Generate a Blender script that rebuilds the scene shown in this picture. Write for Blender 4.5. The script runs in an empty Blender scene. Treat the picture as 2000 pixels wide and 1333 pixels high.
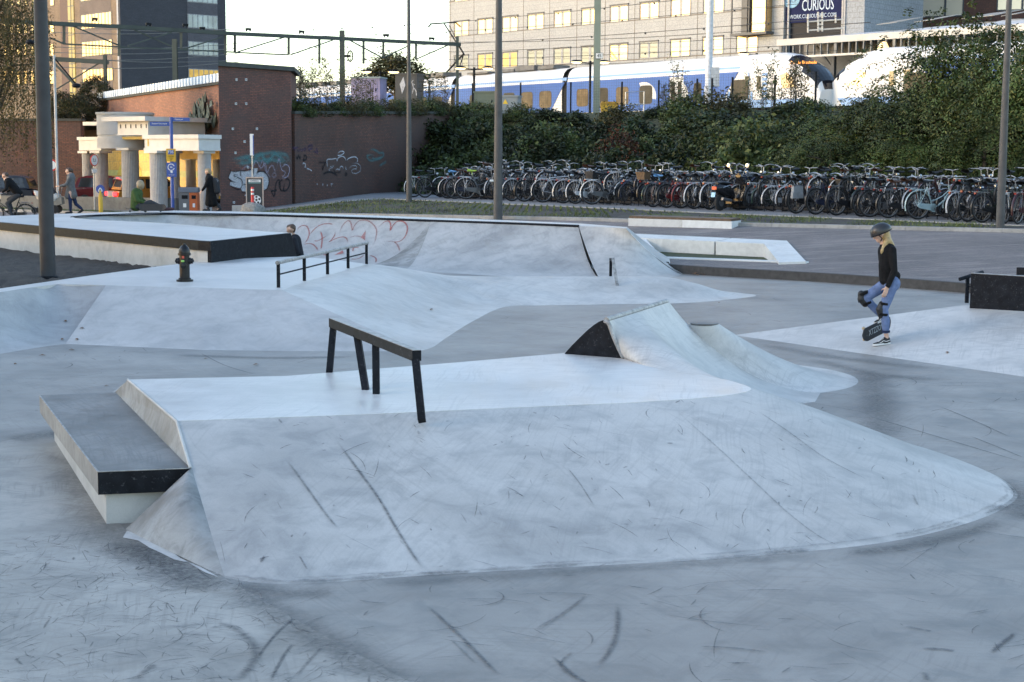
import bpy, bmesh, math, random
import numpy as np
from mathutils import Vector, Matrix
from mathutils.bvhtree import BVHTree
sc = bpy.context.scene
COL = sc.collection
R = math.radians
# ------------------------------------------------------------------ camera, sky, sun, exposure
FPX, CAMH, PITCH, ROLL = 3111.0, 2.65, R(6.54), 0.0055
F_ = Vector((0, math.cos(PITCH), -math.sin(PITCH)))
U0 = Vector((0, math.sin(PITCH), math.cos(PITCH)))
R0 = Vector((1, 0, 0))
CR = (R0*math.cos(ROLL) + U0*math.sin(ROLL)).normalized()
CU = (-R0*math.sin(ROLL) + U0*math.cos(ROLL)).normalized()
cam = bpy.data.cameras.new('camera')
cam.sensor_width = 36; cam.lens = 36*FPX/2000; cam.clip_end = 3000; cam.clip_start = .1
camo = bpy.data.objects.new('camera', cam); COL.objects.link(camo)
m3 = Matrix((CR, CU, -F_)).transposed()
camo.matrix_world = Matrix.Translation((0, 0, CAMH)) @ m3.to_4x4()
cam.dof.use_dof = True; cam.dof.focus_distance = 19.0; cam.dof.aperture_fstop = 8.0
sc.camera = camo
SUN_EL, SUN_AZ = R(15), math.atan2(-.97, -.22)      # azimuth measured from +Y towards +X
w = bpy.data.worlds.new('World'); sc.world = w; w.use_nodes = True
nt = w.node_tree
bg = nt.nodes['Background']
sky = nt.nodes.new('ShaderNodeTexSky'); sky.sky_type = 'NISHITA'; sky.sun_disc = False
sky.sun_elevation = SUN_EL; sky.sun_rotation = SUN_AZ
sky.air_density = 1.0; sky.dust_density = .8; sky.ozone_density = .8
nt.links.new(sky.outputs[0], bg.inputs[0]); bg.inputs[1].default_value = .15
sun = bpy.data.lights.new('sun', 'SUN'); sun.energy = .3; sun.angle = R(25); sun.color = (1, .80, .60)
suno = bpy.data.objects.new('sun', sun); COL.objects.link(suno)
sdir = Vector((math.sin(SUN_AZ)*math.cos(SUN_EL), math.cos(SUN_AZ)*math.cos(SUN_EL), math.sin(SUN_EL)))
suno.rotation_euler = sdir.to_track_quat('Z', 'Y').to_euler()
suno.location = (-30, -20, 30)
sc.view_settings.view_transform = 'Standard'; sc.view_settings.look = 'None'
sc.view_settings.exposure = 1.86; sc.view_settings.gamma = 1
sc.cycles.max_bounces = 5; sc.cycles.diffuse_bounces = 3; sc.cycles.glossy_bounces = 3
sc.cycles.transmission_bounces = 3; sc.cycles.transparent_max_bounces = 8
sc.cycles.use_denoising = True

# ------------------------------------------------------------------ sight lines of the survey: pixel of the 2000x1333 photo -> place
def ray(px, py):
    return F_ + CR*((px-1000)/FPX) - CU*((py-666.5)/FPX)
def P(px, py, z=0.):
    d = ray(px, py); t = (z-CAMH)/d.z
    return Vector((d.x*t, d.y*t, z))
def PD(px, py, Y):
    d = ray(px, py); t = Y/d.y
    return Vector((d.x*t, Y, CAMH+d.z*t))
def lerp(a, b, t): return a+(b-a)*t
def gz(x, y):                                   # height of the ground beyond the skate plaza
    s = .643*x+.766*y
    z = float(np.interp(s, [29.0, 31.5, 38.5, 44, 47], [.17, .2, .78, .96, 1.0]))
    k = min(1, max(0, (-6.5-x)/4.5))
    return lerp(z, min(z, .46), k)
def PG(px, py):                                 # sight line meets that ground
    d = ray(px, py); t = 20.
    while t < 200:
        p = Vector((d.x*t, d.y*t, CAMH+d.z*t))
        if p.z <= gz(p.x, p.y): break
        t += .05
    return Vector((p.x, p.y, gz(p.x, p.y)))

# ------------------------------------------------------------------ materials
MATS = {}; PAINTS = set()
def nd(nt, t, **kw):
    n = nt.nodes.new(t)
    for k, v in kw.items():
        if k.startswith('i_'):
            n.inputs[k[2:].replace('_', ' ')].default_value = v
        elif k[0] == 'n' and k[1:].isdigit(): n.inputs[int(k[1:])].default_value = v
        else: setattr(n, k, v)
    return n
def base_mat(name, rough=.6, metal=0.):
    m = bpy.data.materials.new(name); m.use_nodes = True
    b = m.node_tree.nodes['Principled BSDF']
    b.inputs['Roughness'].default_value = rough; b.inputs['Metallic'].default_value = metal
    MATS[name] = m
    return m, m.node_tree, b
def c4(c): return (c[0], c[1], c[2], 1)
def ramp(nt, fac, stops, mode='LINEAR'):
    r = nt.nodes.new('ShaderNodeValToRGB'); r.color_ramp.interpolation = mode
    e = r.color_ramp.elements
    while len(e) > 1: e.remove(e[0])
    e[0].position = stops[0][0]; e[0].color = c4(stops[0][1]) if hasattr(stops[0][1], '__len__') else (stops[0][1],)*3+(1,)
    for p, c in stops[1:]:
        q = e.new(p); q.color = c4(c) if hasattr(c, '__len__') else (c, c, c, 1)
    nt.links.new(fac, r.inputs[0])
    return r.outputs[0]
def mixc(nt, fac, a, b, mode='MIX'):
    n = nt.nodes.new('ShaderNodeMix'); n.data_type = 'RGBA'; n.blend_type = mode
    for s, v in ((0, fac), (6, a), (7, b)):
        if isinstance(v, (int, float)): n.inputs[s].default_value = v
        elif hasattr(v, '__len__'): n.inputs[s].default_value = c4(v)
        else: nt.links.new(v, n.inputs[s])
    return n.outputs[2]
def math_(nt, op, a, b=None):
    n = nt.nodes.new('ShaderNodeMath'); n.operation = op
    for i, v in enumerate((a, b)):
        if v is None: continue
        if isinstance(v, (int, float)): n.inputs[i].default_value = v
        else: nt.links.new(v, n.inputs[i])
    return n.outputs[0]
def ocoord(nt, scale=(1, 1, 1), rot=(0, 0, 0)):
    tc = nt.nodes.new('ShaderNodeTexCoord'); mp = nt.nodes.new('ShaderNodeMapping')
    mp.inputs['Scale'].default_value = scale; mp.inputs['Rotation'].default_value = rot
    nt.links.new(tc.outputs['Object'], mp.inputs[0])
    return mp.outputs[0]
def noise(nt, vec, scale, detail=4, rough=.55, dist=0.):
    n = nt.nodes.new('ShaderNodeTexNoise')
    n.inputs['Scale'].default_value = scale; n.inputs['Detail'].default_value = detail
    n.inputs['Roughness'].default_value = rough; n.inputs['Distortion'].default_value = dist
    nt.links.new(vec, n.inputs['Vector'])
    return n.outputs[0]
def bump(nt, b, h, strength=.3, dist=.02):
    n = nt.nodes.new('ShaderNodeBump'); n.inputs['Strength'].default_value = strength; n.inputs['Distance'].default_value = dist
    nt.links.new(h, n.inputs['Height']); nt.links.new(n.outputs[0], b.inputs['Normal'])
def mat(name, col, rough=.6, metal=0., var=.18, scale=6., bmp=0., spec=None, emit=None, es=1.):
    """plain surface with gentle mottling"""
    if name in MATS: return MATS[name]
    m, nt, b = base_mat(name, rough, metal)
    if var > 0:
        v = ocoord(nt)
        f = noise(nt, v, scale, 5)
        lo = tuple(c*(1-var) for c in col); hi = tuple(min(1, c*(1+var)) for c in col)
        nt.links.new(ramp(nt, f, [(.3, lo), (.7, hi)]), b.inputs['Base Color'])
        if bmp: bump(nt, b, noise(nt, v, scale*8, 4), bmp, .01)
    else:
        b.inputs['Base Color'].default_value = c4(col)
    if spec is not None: b.inputs['Specular IOR Level'].default_value = spec
    if emit is not None:
        b.inputs['Emission Color'].default_value = c4(emit); b.inputs['Emission Strength'].default_value = es
    return m
def concrete(name, col, rough=.5, mott=.12, scratch=.5, dirs=(20, 75, 140), scale=1., dirt=.0, warm=None):
    m, nt, b = base_mat(name, rough)
    v = ocoord(nt)
    big = noise(nt, v, .55*scale, 6, .6)
    med = noise(nt, v, 3.2*scale, 6, .65, .6)
    fine = noise(nt, v, 90*scale, 2, .6)
    c = ramp(nt, big, [(.36, tuple(x*(1-mott*1.5) for x in col)), (.5, col), (.64, tuple(min(1, x*(1+mott)) for x in col))])
    c = mixc(nt, 1., c, ramp(nt, med, [(.36, 1-mott*1.6), (.52, 1.0), (.66, 1.06)]), 'MULTIPLY')
    c = mixc(nt, 1., c, ramp(nt, fine, [(.25, .93), (.7, 1.05)]), 'MULTIPLY')
    for k, a in enumerate(dirs):              # trowel and wheel streaks
        vv = ocoord(nt, (1, 1, 1), (0, 0, R(a)))
        dst = nt.nodes.new('ShaderNodeVectorMath'); dst.operation = 'ADD'
        nn = nt.nodes.new('ShaderNodeTexNoise'); nn.inputs['Scale'].default_value = .7; nn.inputs['Detail'].default_value = 1
        nt.links.new(vv, nn.inputs['Vector'])
        sc_ = nt.nodes.new('ShaderNodeVectorMath'); sc_.operation = 'SCALE'; sc_.inputs['Scale'].default_value = .28
        nt.links.new(nn.outputs['Color'], sc_.inputs[0]); nt.links.new(vv, dst.inputs[0]); nt.links.new(sc_.outputs[0], dst.inputs[1])
        mp = nt.nodes.new('ShaderNodeMapping'); mp.inputs['Scale'].default_value = (.55+.2*k, 26-4*k, 1)
        nt.links.new(dst.outputs[0], mp.inputs[0])
        s = noise(nt, mp.outputs[0], 1.6, 3, .6)
        msk = ramp(nt, noise(nt, v, .9+.35*k, 3), [(.44, 0.), (.60, 1.)])
        ln = ramp(nt, s, [(.535, 0.), (.63, 1.)])
        f = math_(nt, 'MULTIPLY', msk, ln); f = math_(nt, 'MULTIPLY', f, scratch*.34)
        c = mixc(nt, f, c, tuple(x*.38 for x in col))
    if dirt:
        d = ramp(nt, noise(nt, v, 1.1, 6, .7, 1.2), [(.52, 0.), (.72, 1.)])
        c = mixc(nt, math_(nt, 'MULTIPLY', d, dirt), c, tuple(x*y for x, y in zip(col, (.62, .58, .52))))
    nt.links.new(c, b.inputs['Base Color'])
    nt.links.new(ramp(nt, med, [(.3, rough-.1), (.7, rough+.12)]), b.inputs['Roughness'])
    bump(nt, b, math_(nt, 'ADD', math_(nt, 'MULTIPLY', med, .5), math_(nt, 'MULTIPLY', fine, .12)), .12, .02)
    return m
def bricks(name, c1, c2, mortar, bw=.24, bh=.075, rough=.85, var=.35, stain=None, msize=.012):
    m, nt, b = base_mat(name, rough)
    tc = nt.nodes.new('ShaderNodeTexCoord'); sx = nt.nodes.new('ShaderNodeSeparateXYZ'); cx = nt.nodes.new('ShaderNodeCombineXYZ')
    nt.links.new(tc.outputs['Object'], sx.inputs[0])
    nt.links.new(math_(nt, 'ADD', sx.outputs[0], sx.outputs[1]), cx.inputs[0]); nt.links.new(sx.outputs[2], cx.inputs[1])
    br = nt.nodes.new('ShaderNodeTexBrick'); br.inputs['Scale'].default_value = 1
    br.inputs['Brick Width'].default_value = bw; br.inputs['Row Height'].default_value = bh; br.inputs['Mortar Size'].default_value = msize
    br.inputs['Color1'].default_value = c4(c1); br.inputs['Color2'].default_value = c4(c2); br.inputs['Mortar'].default_value = c4(mortar)
    nt.links.new(cx.outputs[0], br.inputs['Vector'])
    v = tc.outputs['Object']
    c = mixc(nt, 1., br.outputs['Color'], ramp(nt, noise(nt, v, .5, 6, .65), [(.3, 1-var), (.7, 1+var*.5)]), 'MULTIPLY')
    c = mixc(nt, 1., c, ramp(nt, noise(nt, v, 9, 3), [(.3, .75), (.7, 1.2)]), 'MULTIPLY')
    if stain:
        c = mixc(nt, ramp(nt, noise(nt, v, .35, 5, .6, .8), [(.42, 0.), (.62, .8)]), c, stain)
    nt.links.new(c, b.inputs['Base Color'])
    bump(nt, b, br.outputs['Fac'], -.4, .01)
    return m
def pavers(name, c1, c2, mortar, bw, bh, rot, rough=.8, patch=.25):
    m, nt, b = base_mat(name, rough)
    v = ocoord(nt, (1, 1, 1), (0, 0, rot))
    br = nt.nodes.new('ShaderNodeTexBrick'); br.inputs['Scale'].default_value = 1
    br.inputs['Brick Width'].default_value = bw; br.inputs['Row Height'].default_value = bh; br.inputs['Mortar Size'].default_value = .008
    br.inputs['Color1'].default_value = c4(c1); br.inputs['Color2'].default_value = c4(c2); br.inputs['Mortar'].default_value = c4(mortar)
    nt.links.new(v, br.inputs['Vector'])
    c = mixc(nt, 1., br.outputs['Color'], ramp(nt, noise(nt, v, .4, 6, .7, .5), [(.3, 1-patch), (.7, 1+patch)]), 'MULTIPLY')
    vv = ocoord(nt, (.5, 5, 1), (0, 0, rot))
    c = mixc(nt, ramp(nt, noise(nt, vv, 1.0, 4), [(.5, 0.), (.75, .5)]), c, tuple(min(1, x*1.9) for x in c1))
    c = mixc(nt, 1., c, ramp(nt, noise(nt, v, 25, 3), [(.3, .8), (.7, 1.2)]), 'MULTIPLY')
    nt.links.new(c, b.inputs['Base Color'])
    return m
def leafmat(name, cols, rough=.6):
    """each leaf its own shade, and whole boughs a little apart"""
    m, nt, b = base_mat(name, rough)
    g = nt.nodes.new('ShaderNodeNewGeometry')
    c = ramp(nt, g.outputs['Random Per Island'], [((i+.5)/len(cols), x) for i, x in enumerate(cols)])
    v = ocoord(nt)
    c = mixc(nt, 1., c, ramp(nt, noise(nt, v, 1.6, 3), [(.38, .38), (.62, 1.25)]), 'MULTIPLY')
    oi = nt.nodes.new('ShaderNodeObjectInfo')
    c = mixc(nt, 1., c, ramp(nt, oi.outputs['Random'], [(0, .75), (1, 1.2)]), 'MULTIPLY')
    nt.links.new(c, b.inputs['Base Color'])
    b.inputs['Specular IOR Level'].default_value = .25
    return m

# ------------------------------------------------------------------ mesh building
class MB:
    def __init__(s): s.v = []; s.f = []; s.soft = []
    def add(s, vs, fs):
        o = len(s.v); s.v += [tuple(v) for v in vs]; s.f += [tuple(i+o for i in f) for f in fs]; return s
    def box(s, c, d, rz=0., rx=0., ry=0.):
        M = Matrix.Rotation(rz, 3, 'Z') @ Matrix.Rotation(ry, 3, 'Y') @ Matrix.Rotation(rx, 3, 'X'); c = Vector(c)
        vs = [c + M @ Vector((x*d[0]/2, y*d[1]/2, z*d[2]/2)) for z in (-1, 1) for y in (-1, 1) for x in (-1, 1)]
        return s.add(vs, [(0, 2, 3, 1), (4, 5, 7, 6), (0, 1, 5, 4), (2, 6, 7, 3), (0, 4, 6, 2), (1, 3, 7, 5)])
    def bb(s, x0, x1, y0, y1, z0, z1):
        return s.box(((x0+x1)/2, (y0+y1)/2, (z0+z1)/2), (abs(x1-x0), abs(y1-y0), abs(z1-z0)))
    def beam(s, a, b, w, h=None, up=(0, 0, 1)):
        a = Vector(a); b = Vector(b); h = h or w
        t = (b-a).normalized(); u = Vector(up)
        if abs(t.dot(u)) > .97: u = Vector((0, 1, 0))
        n = t.cross(u).normalized(); u = n.cross(t)
        vs = []
        for p in (a, b):
            for (i, j) in ((-1, -1), (1, -1), (1, 1), (-1, 1)): vs.append(p + n*(i*w/2) + u*(j*h/2))
        return s.add(vs, [(3, 2, 1, 0), (4, 5, 6, 7), (0, 1, 5, 4), (1, 2, 6, 5), (2, 3, 7, 6), (3, 0, 4, 7)])
    def tube(s, pts, r, n=6, cap=True):
        pts = [Vector(p) for p in pts]
        rs = r if hasattr(r, '__len__') else [r]*len(pts)
        vs = []; prev = None
        for i, p in enumerate(pts):
            t = (pts[min(i+1, len(pts)-1)] - pts[max(i-1, 0)]).normalized()
            if prev is None:
                a = Vector((0, 0, 1)) if abs(t.z) < .9 else Vector((1, 0, 0))
                u = t.cross(a).normalized()
            else:
                u = (prev - t*prev.dot(t))
                u = u.normalized() if u.length > 1e-6 else t.orthogonal().normalized()
            prev = u; w_ = t.cross(u)
            for k in range(n):
                a = 2*math.pi*k/n
                vs.append(p + (u*math.cos(a)+w_*math.sin(a))*rs[i])
        fs = []
        for i in range(len(pts)-1):
            for k in range(n):
                fs.append((i*n+k, i*n+(k+1) % n, (i+1)*n+(k+1) % n, (i+1)*n+k))
        if cap:
            fs.append(tuple(range(n))[::-1]); fs.append(tuple((len(pts)-1)*n+k for k in range(n)))
        return s.add(vs, fs)
    def lathe(s, prof, o=(0, 0, 0), n=16, axis='Z', a0=0, a1=2*math.pi, M=None):
        o = Vector(o); vs = []; full = abs(a1-a0-2*math.pi) < 1e-6
        m = n if full else n+1
        for (r, z) in prof:
            for k in range(m):
                a = a0+(a1-a0)*k/n
                p = Vector((r*math.cos(a), r*math.sin(a), z))
                if axis == 'Y': p = Vector((p.x, -p.z, p.y))
                elif axis == 'X': p = Vector((p.z, p.x, p.y))
                if M is not None: p = M @ p
                vs.append(o+p)
        fs = []
        for i in range(len(prof)-1):
            for k in range(n):
                k2 = (k+1) % m
                fs.append((i*m+k, i*m+k2, (i+1)*m+k2, (i+1)*m+k))
        if full:
            if prof[0][0] > 1e-5: fs.append(tuple(range(m))[::-1])
            if prof[-1][0] > 1e-5: fs.append(tuple((len(prof)-1)*m+k for k in range(m)))
        return s.add(vs, fs)
    def prism(s, poly, h):
        """poly: list of 3D points; h: vector of extrusion"""
        poly = [Vector(p) for p in poly]; h = Vector(h); n = len(poly)
        vs = poly + [p+h for p in poly]
        return s.add(vs, [tuple(range(n))[::-1], tuple(range(n, 2*n))] + [(i, (i+1) % n, n+(i+1) % n, n+i) for i in range(n)])
    def grid(s, rows):
        n = len(rows[0]); vs = [p for r in rows for p in r]
        return s.add(vs, [(i*n+j, i*n+j+1, (i+1)*n+j+1, (i+1)*n+j) for i in range(len(rows)-1) for j in range(n-1)])
    def ball(s, c, r, nu=10, nv=7):
        r = r if hasattr(r, '__len__') else (r, r, r); c = Vector(c)
        prof = [(math.sin(math.pi*i/nv), -math.cos(math.pi*i/nv)) for i in range(nv+1)]
        M = Matrix.Diagonal(Vector(r))
        return s.lathe([(max(a, 1e-6), z) for a, z in prof], c, nu, M=M)
    def build(s, name, m, parent=None, smooth=False, loc=None, world=False, sharp=40):
        me = bpy.data.meshes.new(name)
        vs = s.v
        if world:
            o = Vector(parent.location) if parent is not None else Vector(loc)
            vs = [tuple(Vector(v)-o) for v in vs]
        me.from_pydata(vs, [], s.f); me.validate()
        bm_ = bmesh.new(); bm_.from_mesh(me); bmesh.ops.recalc_face_normals(bm_, faces=bm_.faces); bm_.to_mesh(me); bm_.free()
        if smooth:
            me.polygons.foreach_set('use_smooth', [True]*len(me.polygons))
            me.set_sharp_from_angle(angle=R(sharp))
        me.materials.append(m)
        if m.name in PAINTS and len(me.vertices) == len(vs):
            at = me.attributes.new('soft', 'FLOAT', 'POINT'); at.data.foreach_set('value', s.soft+[1.]*(len(vs)-len(s.soft)))
        return link(name, me, parent, loc)
def link(name, me, parent=None, loc=None):
    o = bpy.data.objects.new(name, me); COL.objects.link(o)
    if parent is not None: o.parent = parent
    if loc is not None and parent is None: o.location = loc
    return o
def tag(o, label=None, cat=None, group=None, kind=None):
    if label: o['label'] = label
    if cat: o['category'] = cat
    if group: o['group'] = group
    if kind: o['kind'] = kind
    return o
def thing(name, label, cat, loc=(0, 0, 0), rz=0., group=None):
    o = bpy.data.objects.new(name, None); COL.objects.link(o); o.empty_display_size = .2
    o.location = loc; o.rotation_euler = (0, 0, rz)
    return tag(o, label, cat, group)
def struct(name, mb, m, smooth=False, loc=(0, 0, 0), kind='structure'):
    return tag(mb.build(name, m, None, smooth, loc, world=True), kind=kind)
KIDS = {}
def copy_tree(o, parent=None, hook=None):
    c = o.copy(); COL.objects.link(c)
    if parent is not None: c.parent = parent
    if hook: hook(c)
    for ch in list(o.children): copy_tree(ch, c, hook)
    return c
def text(name, s, size, m, parent, loc, rot, align='CENTER', sx=1., ext=.004, shear=0.):
    cu = bpy.data.curves.new(name, 'FONT'); cu.body = s; cu.size = size; cu.align_x = align; cu.align_y = 'CENTER'
    cu.extrude = ext; cu.resolution_u = 2; cu.shear = shear
    tmp = bpy.data.objects.new('tmp_text', cu); COL.objects.link(tmp)
    bpy.context.view_layer.update()
    me = bpy.data.meshes.new_from_object(tmp.evaluated_get(bpy.context.evaluated_depsgraph_get()))
    bpy.data.objects.remove(tmp); me.materials.clear(); me.materials.append(m); me.name = name
    o = link(name, me, parent); o.location = loc; o.rotation_euler = rot; o.scale = (sx, 1, 1)
    return o
def smooth_curve(pts, n=8):
    """Catmull-Rom through the points"""
    pts = [Vector(p) for p in pts]; out = []
    for i in range(len(pts)-1):
        a = pts[max(i-1, 0)]; b = pts[i]; c = pts[i+1]; d = pts[min(i+2, len(pts)-1)]
        for k in range(n):
            t = k/n
            out.append(.5*((2*b)+(c-a)*t+(2*a-5*b+4*c-d)*t*t+(3*b-a-3*c+d)*t**3))
    out.append(pts[-1]); return out
def resample(pts, n):
    pts = [Vector(p) for p in pts]; L = [0]
    for a, b in zip(pts, pts[1:]): L.append(L[-1]+(b-a).length)
    out = []
    for i in range(n):
        t = L[-1]*i/(n-1); j = 0
        while j < len(L)-2 and L[j+1] < t: j += 1
        u = (t-L[j])/max(1e-9, L[j+1]-L[j]); out.append(lerp(pts[j], pts[j+1], u))
    return out
def loft(A, B, prof):
    """rows between curve A (s=0) and curve B (s=1); prof(s)->share of A's height kept above B"""
    rows = []
    for a, b in zip(A, B):
        rows.append([Vector((lerp(a.x, b.x, s), lerp(a.y, b.y, s), b.z+(a.z-b.z)*k)) for s, k in prof])
    return rows
def ribbon(mb, pts, widths, normals, lift):
    n = len(pts); vs = []
    for i, p in enumerate(pts):
        t = (pts[min(i+1, n-1)]-pts[max(i-1, 0)])
        if t.length < 1e-9: t = Vector((1, 0, 0))
        side = normals[i].cross(t.normalized()).normalized()
        q = p+normals[i]*lift
        vs += [q-side*widths[i]*.62, q, q+side*widths[i]*.62]
    mb.soft += [1.]*(len(mb.v)-len(mb.soft))
    mb.add(vs, [(3*i+k, 3*i+k+1, 3*i+k+4, 3*i+k+3) for i in range(n-1) for k in (0, 1)])
    for i in range(n): mb.soft += [0., min(1., i*2./max(2, n*.3), (n-1-i)*2./max(2, n*.3)), 0.]
def bvh_of(*objs):
    vs = []; fs = []
    for o in objs:
        off = len(vs); M = Matrix.Translation(o.location if o.parent is None else o.parent.location)
        vs += [M @ v.co for v in o.data.vertices]; fs += [tuple(i+off for i in p.vertices) for p in o.data.polygons]
    return BVHTree.FromPolygons(vs, fs)
# ------------------------------------------------------------------ the skate plaza
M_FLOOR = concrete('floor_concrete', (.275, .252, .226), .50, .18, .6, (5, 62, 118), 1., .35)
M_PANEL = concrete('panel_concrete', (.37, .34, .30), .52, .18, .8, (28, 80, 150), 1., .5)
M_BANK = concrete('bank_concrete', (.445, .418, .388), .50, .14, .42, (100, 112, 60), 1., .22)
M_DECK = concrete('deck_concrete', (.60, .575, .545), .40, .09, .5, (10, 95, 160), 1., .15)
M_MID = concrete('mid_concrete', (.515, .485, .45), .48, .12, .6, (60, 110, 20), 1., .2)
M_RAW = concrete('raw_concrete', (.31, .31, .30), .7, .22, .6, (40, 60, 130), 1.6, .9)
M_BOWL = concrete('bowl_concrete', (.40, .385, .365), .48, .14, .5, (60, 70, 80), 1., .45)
M_WALL = concrete('cast_concrete', (.50, .49, .46), .75, .08, .1, (0, 90, 45), 1.4, .3)
M_STEEL = mat('painted_steel', (.012, .0135, .017), .5, .0, .35, 9, .06, spec=.08)
M_WORN = mat('worn_steel', (.30, .29, .28), .45, .2, .45, 14, .1)
nt_ = M_STEEL.node_tree; b_ = nt_.nodes['Principled BSDF']; old_ = b_.inputs['Base Color'].links[0].from_socket
fk_ = ramp(nt_, noise(nt_, ocoord(nt_), 34, 4, .75), [(.60, 0.), (.68, .55)])
nt_.links.new(mixc(nt_, fk_, old_, (.11, .112, .115)), b_.inputs['Base Color'])
M_TOP = concrete('worn_ledge_top', (.165, .157, .148), .45, .34, .8, (68, 72, 110), 1.6, .3)

fl = MB()
fl.grid([[Vector((x, y, 0)) for x in np.linspace(-16, 13.5, 60)] for y in np.linspace(4.5, 48, 88)])
# keep the slab on the plaza side of the kerb
def left_of_kerb(p): return (p[0]-4.4)*.70+(p[1]-36.4)*.714 < 1.3 or p[0] < 4.2
keep = [f for f in fl.f if all(left_of_kerb(fl.v[i]) for i in f)]
fl.f = keep
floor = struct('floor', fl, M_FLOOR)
pn = MB()
pl = [P(440, 1131), P(620, 1236), P(800, 1334), P(900, 1400), Vector((-6, 6.3, 0)), Vector((-9, 14, 0)), P(-60, 880), P(95, 842), P(150, 930), P(245, 1036)]
pn.prism([p+Vector((0, 0, .004)) for p in pl], (0, 0, -.003))
struct('floor_panel', pn, M_PANEL)
s_lin = [0, .06, .14, .25, .36, .5, .62, .74, .84, .92, .97, 1]

# ---- funbox in the foreground
fb = thing('funbox', 'large pale concrete funbox with smooth rounded nose in the foreground', 'skate ramp', P(760, 900, 0))
ZD = .6
pairs = [(P(345, 823, ZD), P(440, 1130)), (P(520, 817, ZD), P(570, 1141)), (P(760, 808, ZD), P(850, 1123)), (P(1000, 797, ZD), P(1150, 1106)),
         (P(1230, 787, ZD), P(1450, 1088)), (P(1380, 777, ZD), P(1720, 1061)), (P(1445, 769, ZD), P(1880, 1025)), (P(1466, 762, ZD), P(1965, 990)),
         (P(1462, 756, ZD), Vector((4.08, 12.65, 0))), (P(1448, 751, ZD), Vector((4.08, 13.55, 0))), (P(1425, 744, ZD), Vector((3.75, 14.8, 0))),
         (P(1390, 737, ZD), Vector((3.05, 15.9, 0))), (P(1300, 717, ZD), Vector((2.6, 17, 0)))]
CT = smooth_curve([a for a, b in pairs], 10); CB = smooth_curve([b for a, b in pairs], 10)
def kbank(s): return float(np.interp(s, [0, .36, .6, .8, .93, 1], [1, .665, .405, .185, .05, 0]))
SS = np.linspace(0, 1, 25)
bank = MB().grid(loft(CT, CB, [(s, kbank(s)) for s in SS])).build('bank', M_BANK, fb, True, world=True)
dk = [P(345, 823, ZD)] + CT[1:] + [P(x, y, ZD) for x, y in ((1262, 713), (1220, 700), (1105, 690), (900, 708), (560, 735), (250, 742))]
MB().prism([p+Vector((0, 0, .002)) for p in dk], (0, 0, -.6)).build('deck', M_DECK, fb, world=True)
side = MB().add([P(225, 766, .4), P(250, 742, ZD+.003), P(345, 823, ZD+.003), P(372, 915, .4)], [(0, 1, 2, 3)])
side.add([P(225, 766, .4), P(250, 742, ZD), P(252, 741, 0), P(215, 770, 0)], [(0, 1, 2, 3)])
side.build('side_wall', M_RAW, fb, world=True)
# rounded rim along the top of the side wall
MB().tube([P(250, 742, ZD), P(345, 823, ZD), P(358, 868, .5), P(372, 915, .4)], .012, 6).build('rim', M_WALL, fb, True, world=True)
apex = P(372, 915, .41); foot = P(243, 1036)
rows = []
edge0 = [Vector((lerp(CT[0].x, CB[0].x, s), lerp(CT[0].y, CB[0].y, s), ZD*kbank(s))) for s in np.linspace(.35, 1, 14)]
for i, e in enumerate(edge0):
    t = i/13; L = lerp(apex, foot, t); row = []
    for k in range(9):
        u = k/8; p = lerp(L, e, u); p = p + Vector((-.0, -.10, .06))*(math.sin(math.pi*u)*math.sin(math.pi*min(1, t*.95)))
        row.append(Vector((p.x, p.y, max(p.z, .0015))))
    rows.append(row)
MB().grid(rows).build('hip', M_RAW, fb, True, world=True)

# ---- ledge
A, B, C_, D = P(77, 772, .4), P(225, 766, .4), P(372, 915, .4), P(191, 922, .4)
lg = thing('ledge', 'low grinding ledge with worn top and black steel front against the funbox', 'skate ledge', P(205, 1034))
ue = (D-A).normalized(); uf = (C_-D).normalized()
M_FASC = concrete('fascia_concrete', (.30, .285, .26), .6, .2, .6, (70, 80, 90), 2., .7)
slab_in = Vector((.0, 0, 0))
MB().prism([A+ue*.012+uf*.012, B+uf*.15, C_+uf*.10-ue*.05, D-ue*.012+uf*.012], (0, 0, -.165)).build('top_slab', M_TOP, lg, world=True)
MB().prism([A, A+uf*.014, D+uf*.014-ue*.002, D-ue*.002], (0, 0, -.168)).build('side_band', M_FASC, lg, world=True)
MB().prism([D-ue*.001, D-ue*.013, C_-ue*.013+uf*.02, C_-ue*.001+uf*.0], (0, 0, -.168)).build('steel_front', M_STEEL, lg, world=True)
MB().prism([p-Vector((0, 0, .16)) for p in (A+ue*.25+uf*.1, B+uf*.1, C_-ue*.06, D-ue*.055+uf*.06)], (0, 0, -.24)).build('base', M_WALL, lg, world=True)
MB().beam(A+Vector((0, 0, .001)), D+Vector((0, 0, .001)), .012, .006).build('edge_strip', M_WORN, lg, world=True)
MB().beam(D+Vector((0, 0, .001)), C_+Vector((0, 0, .001)), .012, .006).build('front_strip', M_WORN, lg, world=True)

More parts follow.
